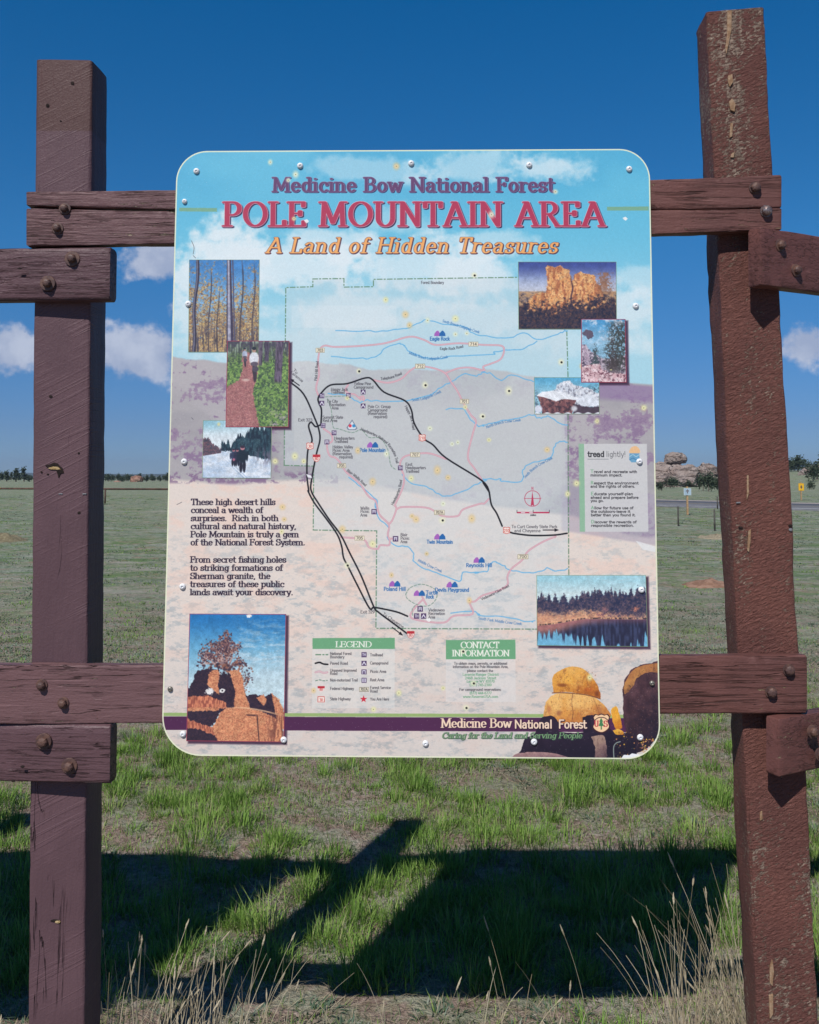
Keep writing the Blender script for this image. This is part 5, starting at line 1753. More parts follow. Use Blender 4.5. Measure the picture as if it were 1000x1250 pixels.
def ph_skiers(w, h):
    U, V = grid(w, h)
    im = mix(const(U, 178, 216, 228), rgb(226, 236, 240), pss(0, .35, V))
    im = mix(im, rgb(120, 186, 206), pss(.25, 0, V) * pss(.55, 0, U) * .7)
    snow = mix(const(U, 226, 232, 240), rgb(182, 204, 228), pss(.45, .62, pfbm(h, w, 30, 4, 4, 2.4)) * .8)
    snow = mix(snow, rgb(160, 188, 222), pss(.7, 1, V) * pss(.6, .1, U) * .5)
    hz = pss(.5, .52, V)
    im = im + (snow - im) * hz[..., None]
    pr = spiky(h, w, 3, .0, .22, 14)
    line = .5 - .34 * pss(.28, .98, np.linspace(0, 1, w)) + pr * 1.0 + .02
    low = .53 + .14 * pss(.3, 1, U)
    tree = (V > line[None, :]) & (V < low + (pfbm(h, w, 12, 5) - .5) * .06) & (U > .27)
    tc = mix(const(U, 34, 62, 78), rgb(62, 92, 104), pss(.5, .65, pfbm(h, w, 7, 8, 3)))
    tc = mix(tc, rgb(24, 36, 54), pss(.5, .62, noise(h, w, 6, 22, 2)) * .8)
    im = im + (tc - im) * tree[..., None].astype(np.float32)
    l2 = .5 - .2 * pss(.3, 0, np.linspace(0, 1, w)) + (pfbm(1, w, 10, 6)[0] - .5) * .1
    lt = ((V > l2[None, :]) & (V < .56 + .06 * (1 - U / .3)) & (U < .27)).astype(np.float32)
    lc = mix(const(U, 122, 84, 96), rgb(64, 66, 84), pss(.45, .6, pfbm(h, w, 8, 10, 3)))
    im = im + (lc - im) * lt[..., None]
    br = pss(.5, .62, noise(h, w, 4, 26, 30)) * pss(.75, .82, U) * pss(.48, .56, V) * pss(.8, .7, V)
    im = mix(im, rgb(110, 104, 126), br * .8)
    for dx in (0, .05):
        im = mix(im, rgb(150, 176, 208), pss(.012, .004, np.abs(U - .52 - dx - (V - .9) * .9)) * pss(.7, .85, V))

    def fig(x, y, s, c):
        nonlocal im
        def e(cx, cy, rx, ry, col):
            nonlocal im
            im = mix(im, rgb(*col), pss(1.15, .85, np.hypot((U - x - cx * s) / (rx * s), (V - y - cy * s) / (ry * s))))
        e(-.05, .78, .06, .28, (34, 36, 54)); e(.07, .78, .06, .28, (34, 36, 54))
        e(0, .35, .16, .3, c); e(.17, .35, .04, .22, c); e(-.17, .38, .04, .22, c)
        e(0, 0, .08, .09, (190, 120, 130)); e(0, -.05, .08, .06, (54, 40, 60))
    fig(.45, .52, .26, (52, 62, 92)); fig(.505, .52, .26, (46, 46, 72)); fig(.58, .48, .4, (28, 40, 56))
    im = mix(im, rgb(220, 110, 140), pss(.03, .015, np.hypot((U - .455) * 1.2, (V - .68))) * .8)
    return im


def ph_castle(w, h):
    U, V = grid(w, h)
    im = mix(const(U, 58, 74, 152), rgb(150, 166, 206), pss(.02, .32, V))
    im = mix(im, rgb(226, 222, 220), pss(.3, .42, V) * .8)
    im = mix(im, rgb(196, 150, 106), pss(.43, .45, V))
    im = mix(im, rgb(110, 100, 110), pss(.5, .6, pfbm(h, w, 10, 3, 3, 3)) * pss(.43, .45, V) * .7)
    rk = pm(U, V, [(.08, .62), (.12, .55), (.2, .46), (.28, .46), (.3, .3), (.28, .1), (.31, .05), (.37, .09), (.42, .05), (.46, .1), (.52, .11), (.53, .2), (.56, .28), (.57, .19), (.64, .15), (.7, .18), (.78, .2), (.8, .32), (.84, .37), (.86, .48), (.9, .56), (.9, .8), (.1, .8)], .035, seed=5, s=12)
    rc = mix(const(U, 242, 160, 92), rgb(252, 196, 126), pss(.5, .65, pfbm(h, w, 14, 6, 3)))
    rc = mix(rc, rgb(178, 92, 58), pss(.53, .63, noise(h, w, 9, 44, 8)) * .7)
    rc = mix(rc, rgb(140, 72, 56), pss(.60, .70, pfbm(h, w, 9, 4, 3)) * .8)
    rc = mix(rc, rgb(84, 52, 66), pss(.012, .004, np.abs(U - .545 - .03 * np.sin(V * 20) * .3)) * pss(.2, .3, V))
    im = im + (rc - im) * rk[..., None]
    ed = .62 - .1 * np.exp(-((U - .88) / .12) ** 2) + .0 * U + (pfbm(h, w, 20, 9, 4) - .5) * .5 + .06 * np.exp(-((U - .3) / .15) ** 2)
    fg = pss(-.03, .03, V - ed)
    fc = mix(const(U, 58, 50, 66), rgb(96, 64, 62), pss(.5, .62, pfbm(h, w, 8, 12, 3)))
    fc = mix(fc, rgb(32, 34, 58), pss(.5, .6, pfbm(h, w, 11, 14, 3)))
    im = im + (fc - im) * fg[..., None]
    tr = pss(.06, .02, np.abs(U - .875) - .1 * (V - .16) + (pfbm(h, w, 7, 20, 2) - .5) * .16) * pss(.15, .17, V) * pss(.5, .42, V)
    im = mix(im, rgb(150, 96, 66), tr * .9)
    return im


def ph_pines(w, h):
    U, V = grid(w, h)
    im = mix(const(U, 66, 150, 206), rgb(140, 194, 224), pss(0, .4, V))
    im = mix(im, rgb(226, 228, 238), pss(.5, .64, pfbm(h, w, 44, 3, 4, 1.5)) * pss(.5, .2, V) * .9)
    rk = mix(const(U, 186, 160, 178), rgb(222, 208, 220), pss(.45, .6, pfbm(h, w, 22, 5, 4)))
    rk = mix(rk, rgb(78, 66, 88), pss(.54, .62, pfbm(h, w, 15, 7, 4)))
    m = pm(U, V, [(-.1, .42), (.1, .4), (.18, .5), (.3, .52), (.4, .6), (.7, .62), (1.1, .55), (1.1, 1.1), (-.1, 1.1)], .08, seed=6)
    im = im + (rk - im) * m[..., None]
    m = pm(U, V, [(.02, .22), (.12, .17), (.26, .19), (.28, .27), (.16, .32), (.1, .28)], .05, seed=8)
    im = mix(im, rgb(92, 80, 100), m)
    tr = pss(.5, .56, pfbm(h, w, 9, 11, 3) + .22 * pss(.18, .0, np.abs(U - .85)) + .02) * pss(.5, .72, U + .1 * (V > .4)) * pss(.03, .08, V) * pss(.86, .78, V)
    im = mix(im, rgb(58, 62, 60), tr * .95)
    cone = pss(.0, -.03, np.abs(U - .32) - .34 * (V - .38) + (pfbm(h, w, 7, 15, 3) - .5) * .26) * pss(.37, .4, V) * pss(.82, .76, V)
    tc = mix(const(U, 52, 66, 74), rgb(92, 104, 104), pss(.52, .64, pfbm(h, w, 5, 17, 2)))
    im = im + (tc - im) * cone[..., None]
    cone = pss(.0, -.03, np.abs(U - .7) - .3 * (V - .3) + (pfbm(h, w, 7, 25, 3) - .5) * .3) * pss(.3, .34, V) * pss(.9, .8, V)
    im = mix(im, rgb(66, 56, 58), cone * .85)
    fl = pm(U, V, [(-.1, .78), (.2, .72), (.42, .7), (.46, .8), (.6, .84), (.9, .86), (1.1, .88), (1.1, 1.1), (-.1, 1.1)], .05, seed=12)
    fc = mix(const(U, 222, 176, 180), rgb(240, 214, 216), pss(.48, .6, pfbm(h, w, 20, 19, 3)))
    fc = mix(fc, rgb(120, 70, 84), pss(.56, .64, pfbm(h, w, 14, 23, 3)))
    im = im + (fc - im) * fl[..., None]
    return im


def ph_boulder(w, h):
    U, V = grid(w, h)
    im = mix(const(U, 84, 172, 212), rgb(150, 206, 226), pss(0, .5, V))
    tr = pss(.5, .55, pfbm(h, w, 10, 3, 3)) * (pss(.2, .02, U) * pss(.36, .46, V) + pss(.78, .86, U) * pss(.2, .3, V))
    im = mix(im, rgb(54, 68, 84), np.clip(tr, 0, 1))
    mt = pm(U, V, [(.1, .48), (.3, .4), (.36, .2), (.44, .1), (.56, .1), (.6, .2), (.72, .26), (.84, .3), (.95, .42), (1.1, .5), (1.1, .8), (.1, .8)], .05, seed=5)
    mc = mix(const(U, 214, 220, 230), rgb(240, 240, 244), pss(.45, .6, pfbm(h, w, 16, 7, 3)))
    mc = mix(mc, rgb(112, 112, 130), pss(.57, .66, pfbm(h, w, 16, 9, 4)) * .8)
    im = im + (mc - im) * mt[..., None]
    b = pm(U, V, [(.05, .5), (.3, .6), (.5, .6), (.64, .62), (.62, .8), (.55, 1.1), (.12, 1.1), (.1, .8)], .03, seed=8)
    bc = mix(const(U, 122, 72, 76), rgb(158, 100, 96), pss(.46, .62, noise(h, w, 8, 26, 4)))
    bc = mix(bc, rgb(66, 46, 58), pss(.52, .64, pfbm(h, w, 16, 11, 3)))
    im = im + (bc - im) * b[..., None]
    sn = pm(U, V, [(.03, .5), (.12, .4), (.3, .36), (.48, .42), (.64, .56), (.62, .62), (.45, .58), (.34, .66), (.18, .56)], .02, seed=3)
    im = mix(im, rgb(238, 240, 244), sn)
    r = pm(U, V, [(.64, .66), (.7, .52), (.82, .46), (.93, .54), (1.02, .74), (.9, .8), (.72, .76)], .02, seed=2)
    im = mix(im, rgb(228, 232, 240), r)
    u = pm(U, V, [(.62, .74), (.74, .78), (.9, .82), (1.1, .76), (1.1, 1.1), (.58, 1.1)], .04, seed=15)
    im = mix(im, rgb(76, 60, 74), u)
    im = mix(im, rgb(232, 234, 240), pss(.06, .03, np.hypot((U - .61) * 1.0, (V - .85) * .6)) * .9)
    im = mix(im, rgb(230, 232, 240), pss(.96, .98, V + .02 * np.sin(U * 40)))
    im = mix(im, rgb(214, 218, 230), pss(.07, .05, np.hypot(U - .06, (V - .86) * .6)))
    return im


def ph_lake(w, h):
    U, V = grid(w, h)
    im = mix(const(U, 150, 208, 222), rgb(214, 232, 232), pss(0, .32, V))
    im = mix(im, rgb(184, 220, 228), pss(.5, .62, pfbm(h, w, 20, 3, 3, 6)) * .6)
    x = np.linspace(0, 1, w)
    env = .26 - .1 * pss(.45, .6, x) + .07 * pss(.68, .78, x) - .05 * pss(.83, .9, x)
    top = env + .14 + spiky(h, w, 4, .0, .17, 20)
    edge = V - top[None, :] + (pfbm(h, w, 8, 6, 3) - .5) * .1
    tr = pss(-.01, .015, edge) * pss(.62, .6, V)
    tc = mix(const(U, 60, 56, 82), rgb(112, 86, 98), pss(.5, .64, pfbm(h, w, 9, 8, 3)))
    tc = mix(tc, rgb(36, 42, 76), pss(.5, .6, pfbm(h, w, 12, 10, 3)))
    im = im + (tc - im) * tr[..., None]
    b = pss(.5, .54, V - .03 * np.sin(U * 9) + (pfbm(h, w, 12, 12, 3) - .5) * .12 - .03 * pss(.35, .6, U))
    bc = mix(const(U, 222, 150, 110), rgb(238, 180, 134), pss(.46, .62, pfbm(h, w, 10, 14, 3, 2)))
    bc = mix(bc, rgb(150, 90, 96), pss(.55, .64, pfbm(h, w, 7, 16, 3, 2)) * (.4 + .6 * pss(.35, .6, U)))
    im = im + (bc - im) * b[..., None]
    wl = .62 + .1 * pss(.5, .0, U)
    wat = pss(-.004, .004, V - wl)
    W_ = mix(const(U, 34, 36, 64), rgb(52, 60, 96), pss(.45, .62, noise(h, w, 8, 46, 18)))
    W_ = mix(W_, rgb(210, 128, 108), pss(.06, .0, V - wl - .08 * pss(.55, .1, U)) * pss(.75, .4, U) * .85)
    W_ = mix(W_, rgb(150, 84, 100), pss(.05, .0, V - wl) * .7)
    prof = 1.0 - .22 * pss(.6, .05, U) + (noise(h, w, 12, 400, 20) - .5) * .34 + (noise(h, w, 5, 400, 22) - .5) * .12
    W_ = mix(W_, rgb(108, 186, 224), pss(-.01, .02, V - prof) * .95)
    im = im + (W_ - im) * wat[..., None]
    im = mix(im, rgb(44, 38, 52), pss(.012, .006, np.abs(V - wl + .012)) * pss(.5, .6, noise(h, w, 5, 300, 26)) * .9)
    for cx, c in ((.9, (206, 120, 96)), (.62, (150, 100, 104))):
        im = mix(im, rgb(*c), pss(.035, .01, np.hypot(U - cx, (V - .48) * .8) + (pfbm(h, w, 6, 28, 2) - .5) * .05))
    return im


def ph_rocktree(w, h):
    U, V = grid(w, h)
    im = mix(const(U, 26, 116, 190), rgb(104, 178, 216), pss(0, .34, V))
    im = mix(im, rgb(206, 226, 230), pss(.25, .62, V + .08 * U) * .9)
    im = mix(im, rgb(190, 216, 228), pss(.52, .66, pfbm(h, w, 26, 3, 4, 4)) * pss(.04, .2, V) * pss(.3, .6, U) * .8)
    # the tree: recursive limbs with needle tufts
    r = random.Random(3)
    segs, tips = [], []

    def grow(x, y, a, L, d):
        x1, y1 = x + math.cos(a) * L, y - math.sin(a) * L * .76
        segs.append((x, y, x1, y1, d))
        if d == 0:
            tips.append((x1, y1))
            return
        for k in range(3 if d > 1 else 2):
            grow(x + (x1 - x) * r.uniform(.45, 1), y + (y1 - y) * r.uniform(.45, 1), a + r.uniform(-.75, .75), L * r.uniform(.55, .75), d - 1)
        if d <= 2:
            tips.append(((x + x1) / 2, (y + y1) / 2))
    for a, L in ((1.58, .14), (1.9, .14), (2.3, .14), (2.65, .13), (1.25, .12), (1.7, .17), (2.1, .15), (.9, .08)):
        grow(.40, .45, a, L * 1.28, 3)
    for _ in range(26):
        t = r.random()
        tips.append((.38 + r.gauss(0, .012), .1 + .3 * t))
    cvv = Canvas(w, h, lambda a, b: np.array([a * w, b * h]))
    cvv.a = im

    for x0, y0, x1, y1, d in segs:
        if d >= 1:
            cvv.line([(x0, y0), (x1, y1)], .006 * (d + .6) / 1.0, rgb(196, 158, 150) if d < 3 else rgb(150, 110, 108), .9, smooth=False)
    for x, y in tips:
        for _ in range(4):
            cvv.spot(x + r.gauss(0, .014), y + r.gauss(0, .009), r.uniform(.006, .014), [rgb(84, 54, 66), rgb(128, 84, 82), rgb(62, 46, 66), rgb(170, 116, 100)][r.randrange(4)], .9, .35)
    for _ in range(70):
        cvv.spot(.36 + r.gauss(0, .1), .42 + r.gauss(0, .02), r.uniform(.012, .022), [rgb(84, 54, 60), rgb(60, 44, 60), rgb(150, 92, 74)][r.randrange(3)], .9, .35)
        cvv.spot(.6 + r.gauss(0, .03), .5 + r.gauss(0, .05), r.uniform(.008, .016), [rgb(84, 54, 60), rgb(60, 44, 60), rgb(150, 92, 74)][r.randrange(3)], .8, .35)
    im = cvv.a
    OR = mix(const(U, 226, 136, 92), rgb(240, 164, 112), pss(.45, .62, pfbm(h, w, 8, 30, 3)))
    OR = mix(OR, rgb(168, 88, 64), pss(.54, .63, pfbm(h, w, 6, 33, 3)) * .8)
    DK = mix(const(U, 40, 30, 50), rgb(64, 42, 56), pss(.5, .64, pfbm(h, w, 7, 36, 3)))
    gr = mix(const(U, 230, 132, 92), rgb(160, 78, 62), pss(.46, .62, noise(h, w, 4, 18, 40)))

    def lay(c, pts, nz=.025, seed=1):
        nonlocal im
        im = im + (c - im) * pm(U, V, pts, nz, seed=seed, s=14)[..., None]
    lay(DK, [(.06, .52), (.3, .47), (.46, .48), (.56, .56), (.64, .72), (.66, .78), (-.02, .78), (-.02, .64)], seed=17)
    lay(DK, [(.07, .48), (.1, .45), (.2, .43), (.32, .44), (.3, .62), (.04, .66), (.0, .6), (.06, .56)], seed=2)
    lay(OR, [(.22, .46), (.3, .44), (.33, .47), (.31, .56), (.33, .64), (.26, .6), (.2, .56)], seed=3)
    lay(DK, [(.34, .6), (.38, .5), (.42, .46), (.48, .5), (.5, .72), (.34, .72)], seed=4)
    lay(OR, [(.42, .45), (.52, .44), (.57, .5), (.58, .6), (.64, .7), (.66, .74), (.48, .74), (.49, .6)], seed=5)
    lay(DK, [(.6, .64), (.7, .63), (.8, .65), (.86, .62), (.94, .72), (.95, .84), (.66, .76)], seed=6)
    lay(OR, [(.71, .66), (.78, .63), (.82, .68), (.79, .72)], seed=7)
    lay(OR, [(.86, .62), (.94, .67), (.99, .75), (1.02, .9), (.94, .9)], seed=8)
    lay(gr, [(-.02, .66), (.2, .64), (.4, .7), (.4, .74), (-.02, .74)], seed=9)
    lay(OR, [(-.02, .74), (.2, .735), (.32, .74), (.34, .77), (-.02, .77)], .01, seed=10)
    lay(DK, [(-.02, .77), (.34, .76), (.3, .85), (.22, .9), (-.02, .86)], seed=11)
    lay(gr, [(-.02, .82), (.16, .87), (.34, .9), (.44, .96), (.5, 1.05), (-.02, 1.05)], seed=12)
    lay(DK, [(-.02, .9), (.1, .9), (.28, .95), (.42, 1.02), (-.02, 1.05)], seed=13)
    lay(OR, [(.4, .74), (.56, .73), (.75, .76), (.92, .82), (.98, .9), (.98, 1.05), (.36, 1.05), (.26, .9), (.34, .78)], .02, seed=14)
    cr = pss(.008, .003, np.abs(U - .72 - .03 * (V - .8) * 4)) * pss(.78, .8, V) + pss(.008, .003, np.abs(V - .78 - .02 * U)) * pss(.6, .62, U) * pss(.72, .7, U)
    im = mix(im, rgb(60, 36, 46), np.clip(cr, 0, 1) * .9)
    im = mix(im, rgb(120, 62, 54), pss(.56, .64, noise(h, w, 5, 44, 46)) * pss(.74, .82, V) * pss(.8, .86, U) * .8)
    im = mix(im, rgb(250, 190, 140), pss(.008, .003, np.abs(V - .735 - .22 * (U - .55) ** 2 - .05 * np.maximum(U - .55, 0))) * pss(.42, .5, U) * pss(.98, .9, U) * .8)
    for cx, cy, rx in ((.225, .61, .05), (.355, .605, .028), (.62, .015, .03)):
        im = mix(im, rgb(240, 236, 232), pss(1.1, .8, np.hypot((U - cx) / rx, (V - cy) / (rx * .55)) + (pfbm(h, w, 12, 50, 2) - .5) * .8))
    im = mix(im, rgb(40, 34, 40), pss(.011, .007, np.hypot(U - .357, (V - .605) * 1.3)))
    return im


PH = {'aspen': ph_aspen, 'bikers': ph_bikers, 'skiers': ph_skiers, 'castle': ph_castle, 'pines': ph_pines, 'boulder': ph_boulder, 'lake': ph_lake, 'rocktree': ph_rocktree}
PITS_IN_PHOTO = {'pines': [(.66, .8, 2)], 'skiers': [(.23, .07, 2)], 'castle': [], 'lake': []}


def paint_photo(nm):
    b = PHOTO_BOXES[nm]
    w, h = int((b[1][0] - b[0][0]) * 4), int((b[2][1] - b[0][1]) * 4)
    im = soft(PH[nm](w, h), 5)
    im = im * (.86 + .28 * pfbm(h, w, 22, 41, 4)[..., None])
    im = im * (1 + (np.random.RandomState(8).rand(h, w, 1) - .5) * .16)
    e = 3 if nm in CRIMSON_EDGE else 2
    edge = np.zeros((h, w), np.float32)
    edge[:e] = edge[-e:] = 1
    edge[:, :e] = edge[:, -e:] = 1
    im = mix(im, rgb(164, 56, 84) if nm in CRIMSON_EDGE else rgb(126, 154, 110), edge)
    im = im + (im.mean(2, keepdims=True) - im) * .10
    im = im * .90 + .055                                  # sun-bleached inks
    cv = Canvas(w, h, lambda a, b_: np.array([a * w, b_ * h]))
    cv.a = im
    for u, v, k in PITS_IN_PHOTO.get(nm, []):
        cv.spot(u, v, .035, rgb(226, 214, 150), .8, .2, ry=.035 * w / h)
    return np.clip(cv.a, 0, 1)


def paint_all():
    cv = paint_sheet()
    paint_shadows(cv)
    paint_words(cv)
    paint_cutouts(cv)
    paint_wear(cv)
    return np.clip(cv.a, 0, 1)
# ---------------------------------------------------------------- timber
def wood(name, c0, c1, axis, peel=0.0, peel_c=(.40, .31, .22), rough_h=.0012, saw=0.0, shag=0.0, crack=.5, sheen=.5, split_z=None, c_top=None):
    """painted timber; grain runs along axis 'x' or 'z' of the object"""
    m, t, b = material(name, c0, sheen, .15 if shag else .24)
    v = obj_co(t)
    if axis == 'z':
        long_, mid_ = (22, 22, 1.3), (60, 60, 9)
    else:
        long_, mid_ = (1.3, 22, 26), (9, 60, 70)
    vl, vm = t.vec(v, long_), t.vec(v, mid_)
    n_l = t.noise(vl, 1, 4, .6, .4)
    n_g = t.noise(vm, 1.6, 4, .65)
    n_p = t.noise(v, 5, 4, .6)
    n_f = t.noise(v, 190, 3, .6)
    col = t.mix(t.step(n_p, .35, .65), c0, c1)
    if split_z is not None:
        col = t.mix(t.step(t.math('ADD', t.xyz(v)[2], t.math('MULTIPLY', n_f, .012)), split_z, split_z + .004), col, c_top)
    # fine checks along the grain
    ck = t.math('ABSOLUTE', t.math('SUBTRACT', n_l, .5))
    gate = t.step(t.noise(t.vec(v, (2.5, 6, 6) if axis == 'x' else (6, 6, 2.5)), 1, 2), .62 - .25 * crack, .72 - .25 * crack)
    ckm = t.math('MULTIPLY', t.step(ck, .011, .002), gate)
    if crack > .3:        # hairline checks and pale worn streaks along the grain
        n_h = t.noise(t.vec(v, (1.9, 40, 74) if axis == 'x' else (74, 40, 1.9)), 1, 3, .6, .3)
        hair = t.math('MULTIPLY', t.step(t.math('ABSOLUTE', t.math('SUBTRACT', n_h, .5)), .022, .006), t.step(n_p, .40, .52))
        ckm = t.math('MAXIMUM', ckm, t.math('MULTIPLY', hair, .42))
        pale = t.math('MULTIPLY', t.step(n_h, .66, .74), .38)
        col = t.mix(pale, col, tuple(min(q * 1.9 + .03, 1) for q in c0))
    h = t.math('MULTIPLY', n_g, .55)
    h = t.math('ADD', h, t.math('MULTIPLY', n_f, .25))
    h = t.math('SUBTRACT', h, t.math('MULTIPLY', ckm, 1.6))
    if saw:
        sv = t.vec(v, (1, 1, 1), rot=(0, math.radians(27), 0))
        sw = t.noise(t.vec(sv, (1.2, 1.2, 46)), 1, 2, .5, .25)
        ln = t.step(t.math('ABSOLUTE', t.math('SUBTRACT', sw, .5)), .035, .004)
        h = t.math('ADD', h, t.math('MULTIPLY', ln, t.math('MULTIPLY', t.step(n_p, .36, .62), saw * .26)))
    if shag:
        sv = t.vec(t.vec(v, (1, 1, 1), rot=(0, math.radians(24), 0)), (62, 62, 170))
        s1 = t.noise(sv, 1.0, 5, .68, .6)
        h = t.math('ADD', h, t.math('MULTIPLY', s1, shag * 2.2))
        sv2 = t.vec(t.vec(v, (1, 1, 1), rot=(0, math.radians(24), 0)), (7, 7, 16))
        h = t.math('ADD', h, t.math('MULTIPLY', t.noise(sv2, 1.0, 5, .7, .8), shag * 1.0))
    if peel:
        pv = t.noise(t.vec(v, (14, 14, 5) if axis == 'z' else (5, 14, 14)), 1, 3)
        fine = t.noise(vm, 2.6, 4, .7, .5) if not shag else t.noise(t.vec(t.vec(v, (1, 1, 1), rot=(0, math.radians(24), 0)), (48, 48, 95)), 1.8, 5, .72, .6)
        pk = t.math('ADD', t.math('MULTIPLY', pv, .42), t.math('MULTIPLY', fine, .8))
        if shag:       # heavier loss near the head, the arris and the foot
            z = t.xyz(v)[2]
            x = t.xyz(v)[0]
            pk = t.math('ADD', pk, t.math('MULTIPLY', t.step(z, 2.05, 2.85), .075))
            pk = t.math('ADD', pk, t.math('MULTIPLY', t.step(z, .62, .25), .06))
        pm_ = t.step(pk, .765 - .12 * peel, .80 - .12 * peel)
        pc = t.mix(t.step(n_g, .4, .6), peel_c, tuple(q * .6 for q in peel_c))
        col = t.mix(t.math('MULTIPLY', pm_, .85), col, pc)
        h = t.math('SUBTRACT', h, t.math('MULTIPLY', pm_, .6))
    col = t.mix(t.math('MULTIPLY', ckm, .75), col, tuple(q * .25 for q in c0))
    t.put(col, b.inputs['Base Color'])
    t.put(t.bump(h, rough_h * 3.2), b.inputs['Normal'])
    t.put(t.math('ADD', sheen - .08, t.math('MULTIPLY', n_p, .2)), b.inputs['Roughness'])
    return m


PURPLE = (.088, .046, .050)
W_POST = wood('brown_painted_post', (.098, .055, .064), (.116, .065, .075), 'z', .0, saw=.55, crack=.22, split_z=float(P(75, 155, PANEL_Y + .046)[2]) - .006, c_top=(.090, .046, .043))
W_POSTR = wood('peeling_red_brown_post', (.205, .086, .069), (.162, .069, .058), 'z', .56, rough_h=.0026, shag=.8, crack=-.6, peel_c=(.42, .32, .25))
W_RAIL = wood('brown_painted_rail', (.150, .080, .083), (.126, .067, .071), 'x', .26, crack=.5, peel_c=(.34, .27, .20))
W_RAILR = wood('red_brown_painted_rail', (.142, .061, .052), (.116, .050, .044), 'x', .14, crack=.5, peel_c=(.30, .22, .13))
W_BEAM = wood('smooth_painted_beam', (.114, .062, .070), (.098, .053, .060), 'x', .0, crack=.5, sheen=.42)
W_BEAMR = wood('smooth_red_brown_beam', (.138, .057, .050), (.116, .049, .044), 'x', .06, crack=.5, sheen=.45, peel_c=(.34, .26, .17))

BASE = np.array([0.0, 2.5, 0.0])
RAILY, POSTY = PANEL_Y + .008, PANEL_Y + .046
board = thing('information_board', 'trail map panel screwed to a rustic brown timber frame of two posts and rails', 'information board', tuple(BASE))


def loft(A0, B0, A1, B1, D0, D1, n=40, amp=.0012, rr=.006, seed=0, chip=.0, nw=7, nd=5, a_rng=(0, 1)):
    """squared timber: front face spans A->B from station 0 to station 1; D is the depth vector"""
    A0, B0, A1, B1, D0, D1 = [np.array(q, float) for q in (A0, B0, A1, B1, D0, D1)]
    wd = np.linalg.norm(B0 - A0)
    dp = np.linalg.norm(D0)
    ra, rd = rr / wd, rr / dp
    ring = []
    arc = [(math.cos(a), math.sin(a)) for a in np.linspace(0, math.pi / 2, 4)]
    fr = np.linspace(ra, 1 - ra, nw)
    de = np.linspace(rd, 1 - rd, nd)
    ring += [(f, 0) for f in fr]
    ring += [(1 - ra + ra * s, rd - rd * c) for c, s in arc[1:-1]]
    ring += [(1, d) for d in de]
    ring += [(1 - ra + ra * c, 1 - rd + rd * s) for c, s in arc[1:-1]]
    ring += [(f, 1) for f in fr[::-1]]
    ring += [(ra - ra * s, 1 - rd + rd * c) for c, s in arc[1:-1]]
    ring += [(0, d) for d in de[::-1]]
    ring += [(ra - ra * c, rd - rd * s) for c, s in arc[1:-1]]
    # ring order: front L->R, right edge back, back R->L, left edge forward
    rs = np.random.RandomState(seed)
    m = len(ring)
    U = np.array(ring)
    V = []
    ts = np.concatenate([[0], np.linspace(.0, 1, n)[1:-1], [1]])
    L = np.linalg.norm(A1 - A0)
    for k, tt in enumerate(ts):
        A, B, D = A0 + (A1 - A0) * tt, B0 + (B1 - B0) * tt, D0 + (D1 - D0) * tt
        P_ = A + U[:, :1] * (B - A) + U[:, 1:] * D
        cen = A + .5 * (B - A) + .5 * D
        o = P_ - cen
        o /= np.linalg.norm(o, axis=1)[:, None]
        ph = np.arange(m) / m
        s_ = (vn(tt * L * 5 + 0 * ph, ph * 9 + seed, seed + 2) - .5) * 2 + (vn(tt * L * 26 + 0 * ph, ph * 26 + seed, seed + 4) - .5)
        edge = np.minimum(np.minimum(U[:, 0], 1 - U[:, 0]) * wd, 1) + np.minimum(U[:, 1], 1 - U[:, 1]) * dp
        ch = np.clip(1 - edge / (.012), 0, 1) * np.clip(vn(tt * L * 30 + 0 * ph, ph * 14 + seed, seed + 8) - .55, 0, 1) * 2
        V.append(P_ + o * (s_ * amp)[:, None] - o * (ch * chip)[:, None])
    V = np.concatenate(V)
    F_ = []
    nst = len(ts)
    for k in range(nst - 1):
        for i in range(m):
            j = (i + 1) % m
            F_.append((k * m + i, k * m + j, (k + 1) * m + j, (k + 1) * m + i))
    # end caps, slightly domed arris: a smaller inner ring then a polygon
    for k, sgn in ((0, 1), (nst - 1, -1)):
        r0 = V[k * m:(k + 1) * m]
        c_ = r0.mean(0)
        ax = (A0 - A1) / L * (1 if sgn == 1 else -1)
        inn = c_ + (r0 - c_) * (1 - .05) + ax * .0025
        q = len(V)
        V = np.concatenate([V, inn])
        for i in range(m):
            j = (i + 1) % m
            F_.append((k * m + j, k * m + i, q + i, q + j) if sgn == 1 else (k * m + i, k * m + j, q + j, q + i))
        F_.append(tuple(q + i for i in range(m))[::-1] if sgn == 1 else tuple(q + i for i in range(m)))
    return V, F_


def timber(name, mat, lofts, parent=None, label=None):
    V, F_ = [], []
    for v_, f_ in lofts:
        q = len(V)
        V += [tuple(p - BASE) for p in v_]
        F_ += [tuple(i + q for i in f) for f in f_]
    me = mesh(name, V, F_)
    bm = bmesh.new()
    bm.from_mesh(me)
    bmesh.ops.recalc_face_normals(bm, faces=bm.faces)
    for e in bm.edges:
        if len(e.link_faces) == 2 and e.calc_face_angle(0) > math.radians(38):
            e.smooth = False
    bm.to_mesh(me)
    bm.free()
    o = link(name, me, parent or board, mat)
    if label:
        o['label'] = label
    return o


def ext(p, q, z):
    """point on the line p->q at height z"""
    f = (z - p[2]) / (q[2] - p[2])
    return p + (q - p) * f


# left post
Yp = POSTY
lt, lb = P(44, 73, Yp), P(34, 1240, Yp)
rt, rb = P(112.5, 74, Yp), P(103, 1240, Yp)
D = np.array([.006, .112, 0])
post_l = timber('post', W_POST, [loft(ext(lt, lb, -.3), ext(rt, rb, -.3), lt, rt, D, D, 90, .0011, .006, 3, .003)], label='left post, smoother purple brown paint with a broken knot hole')
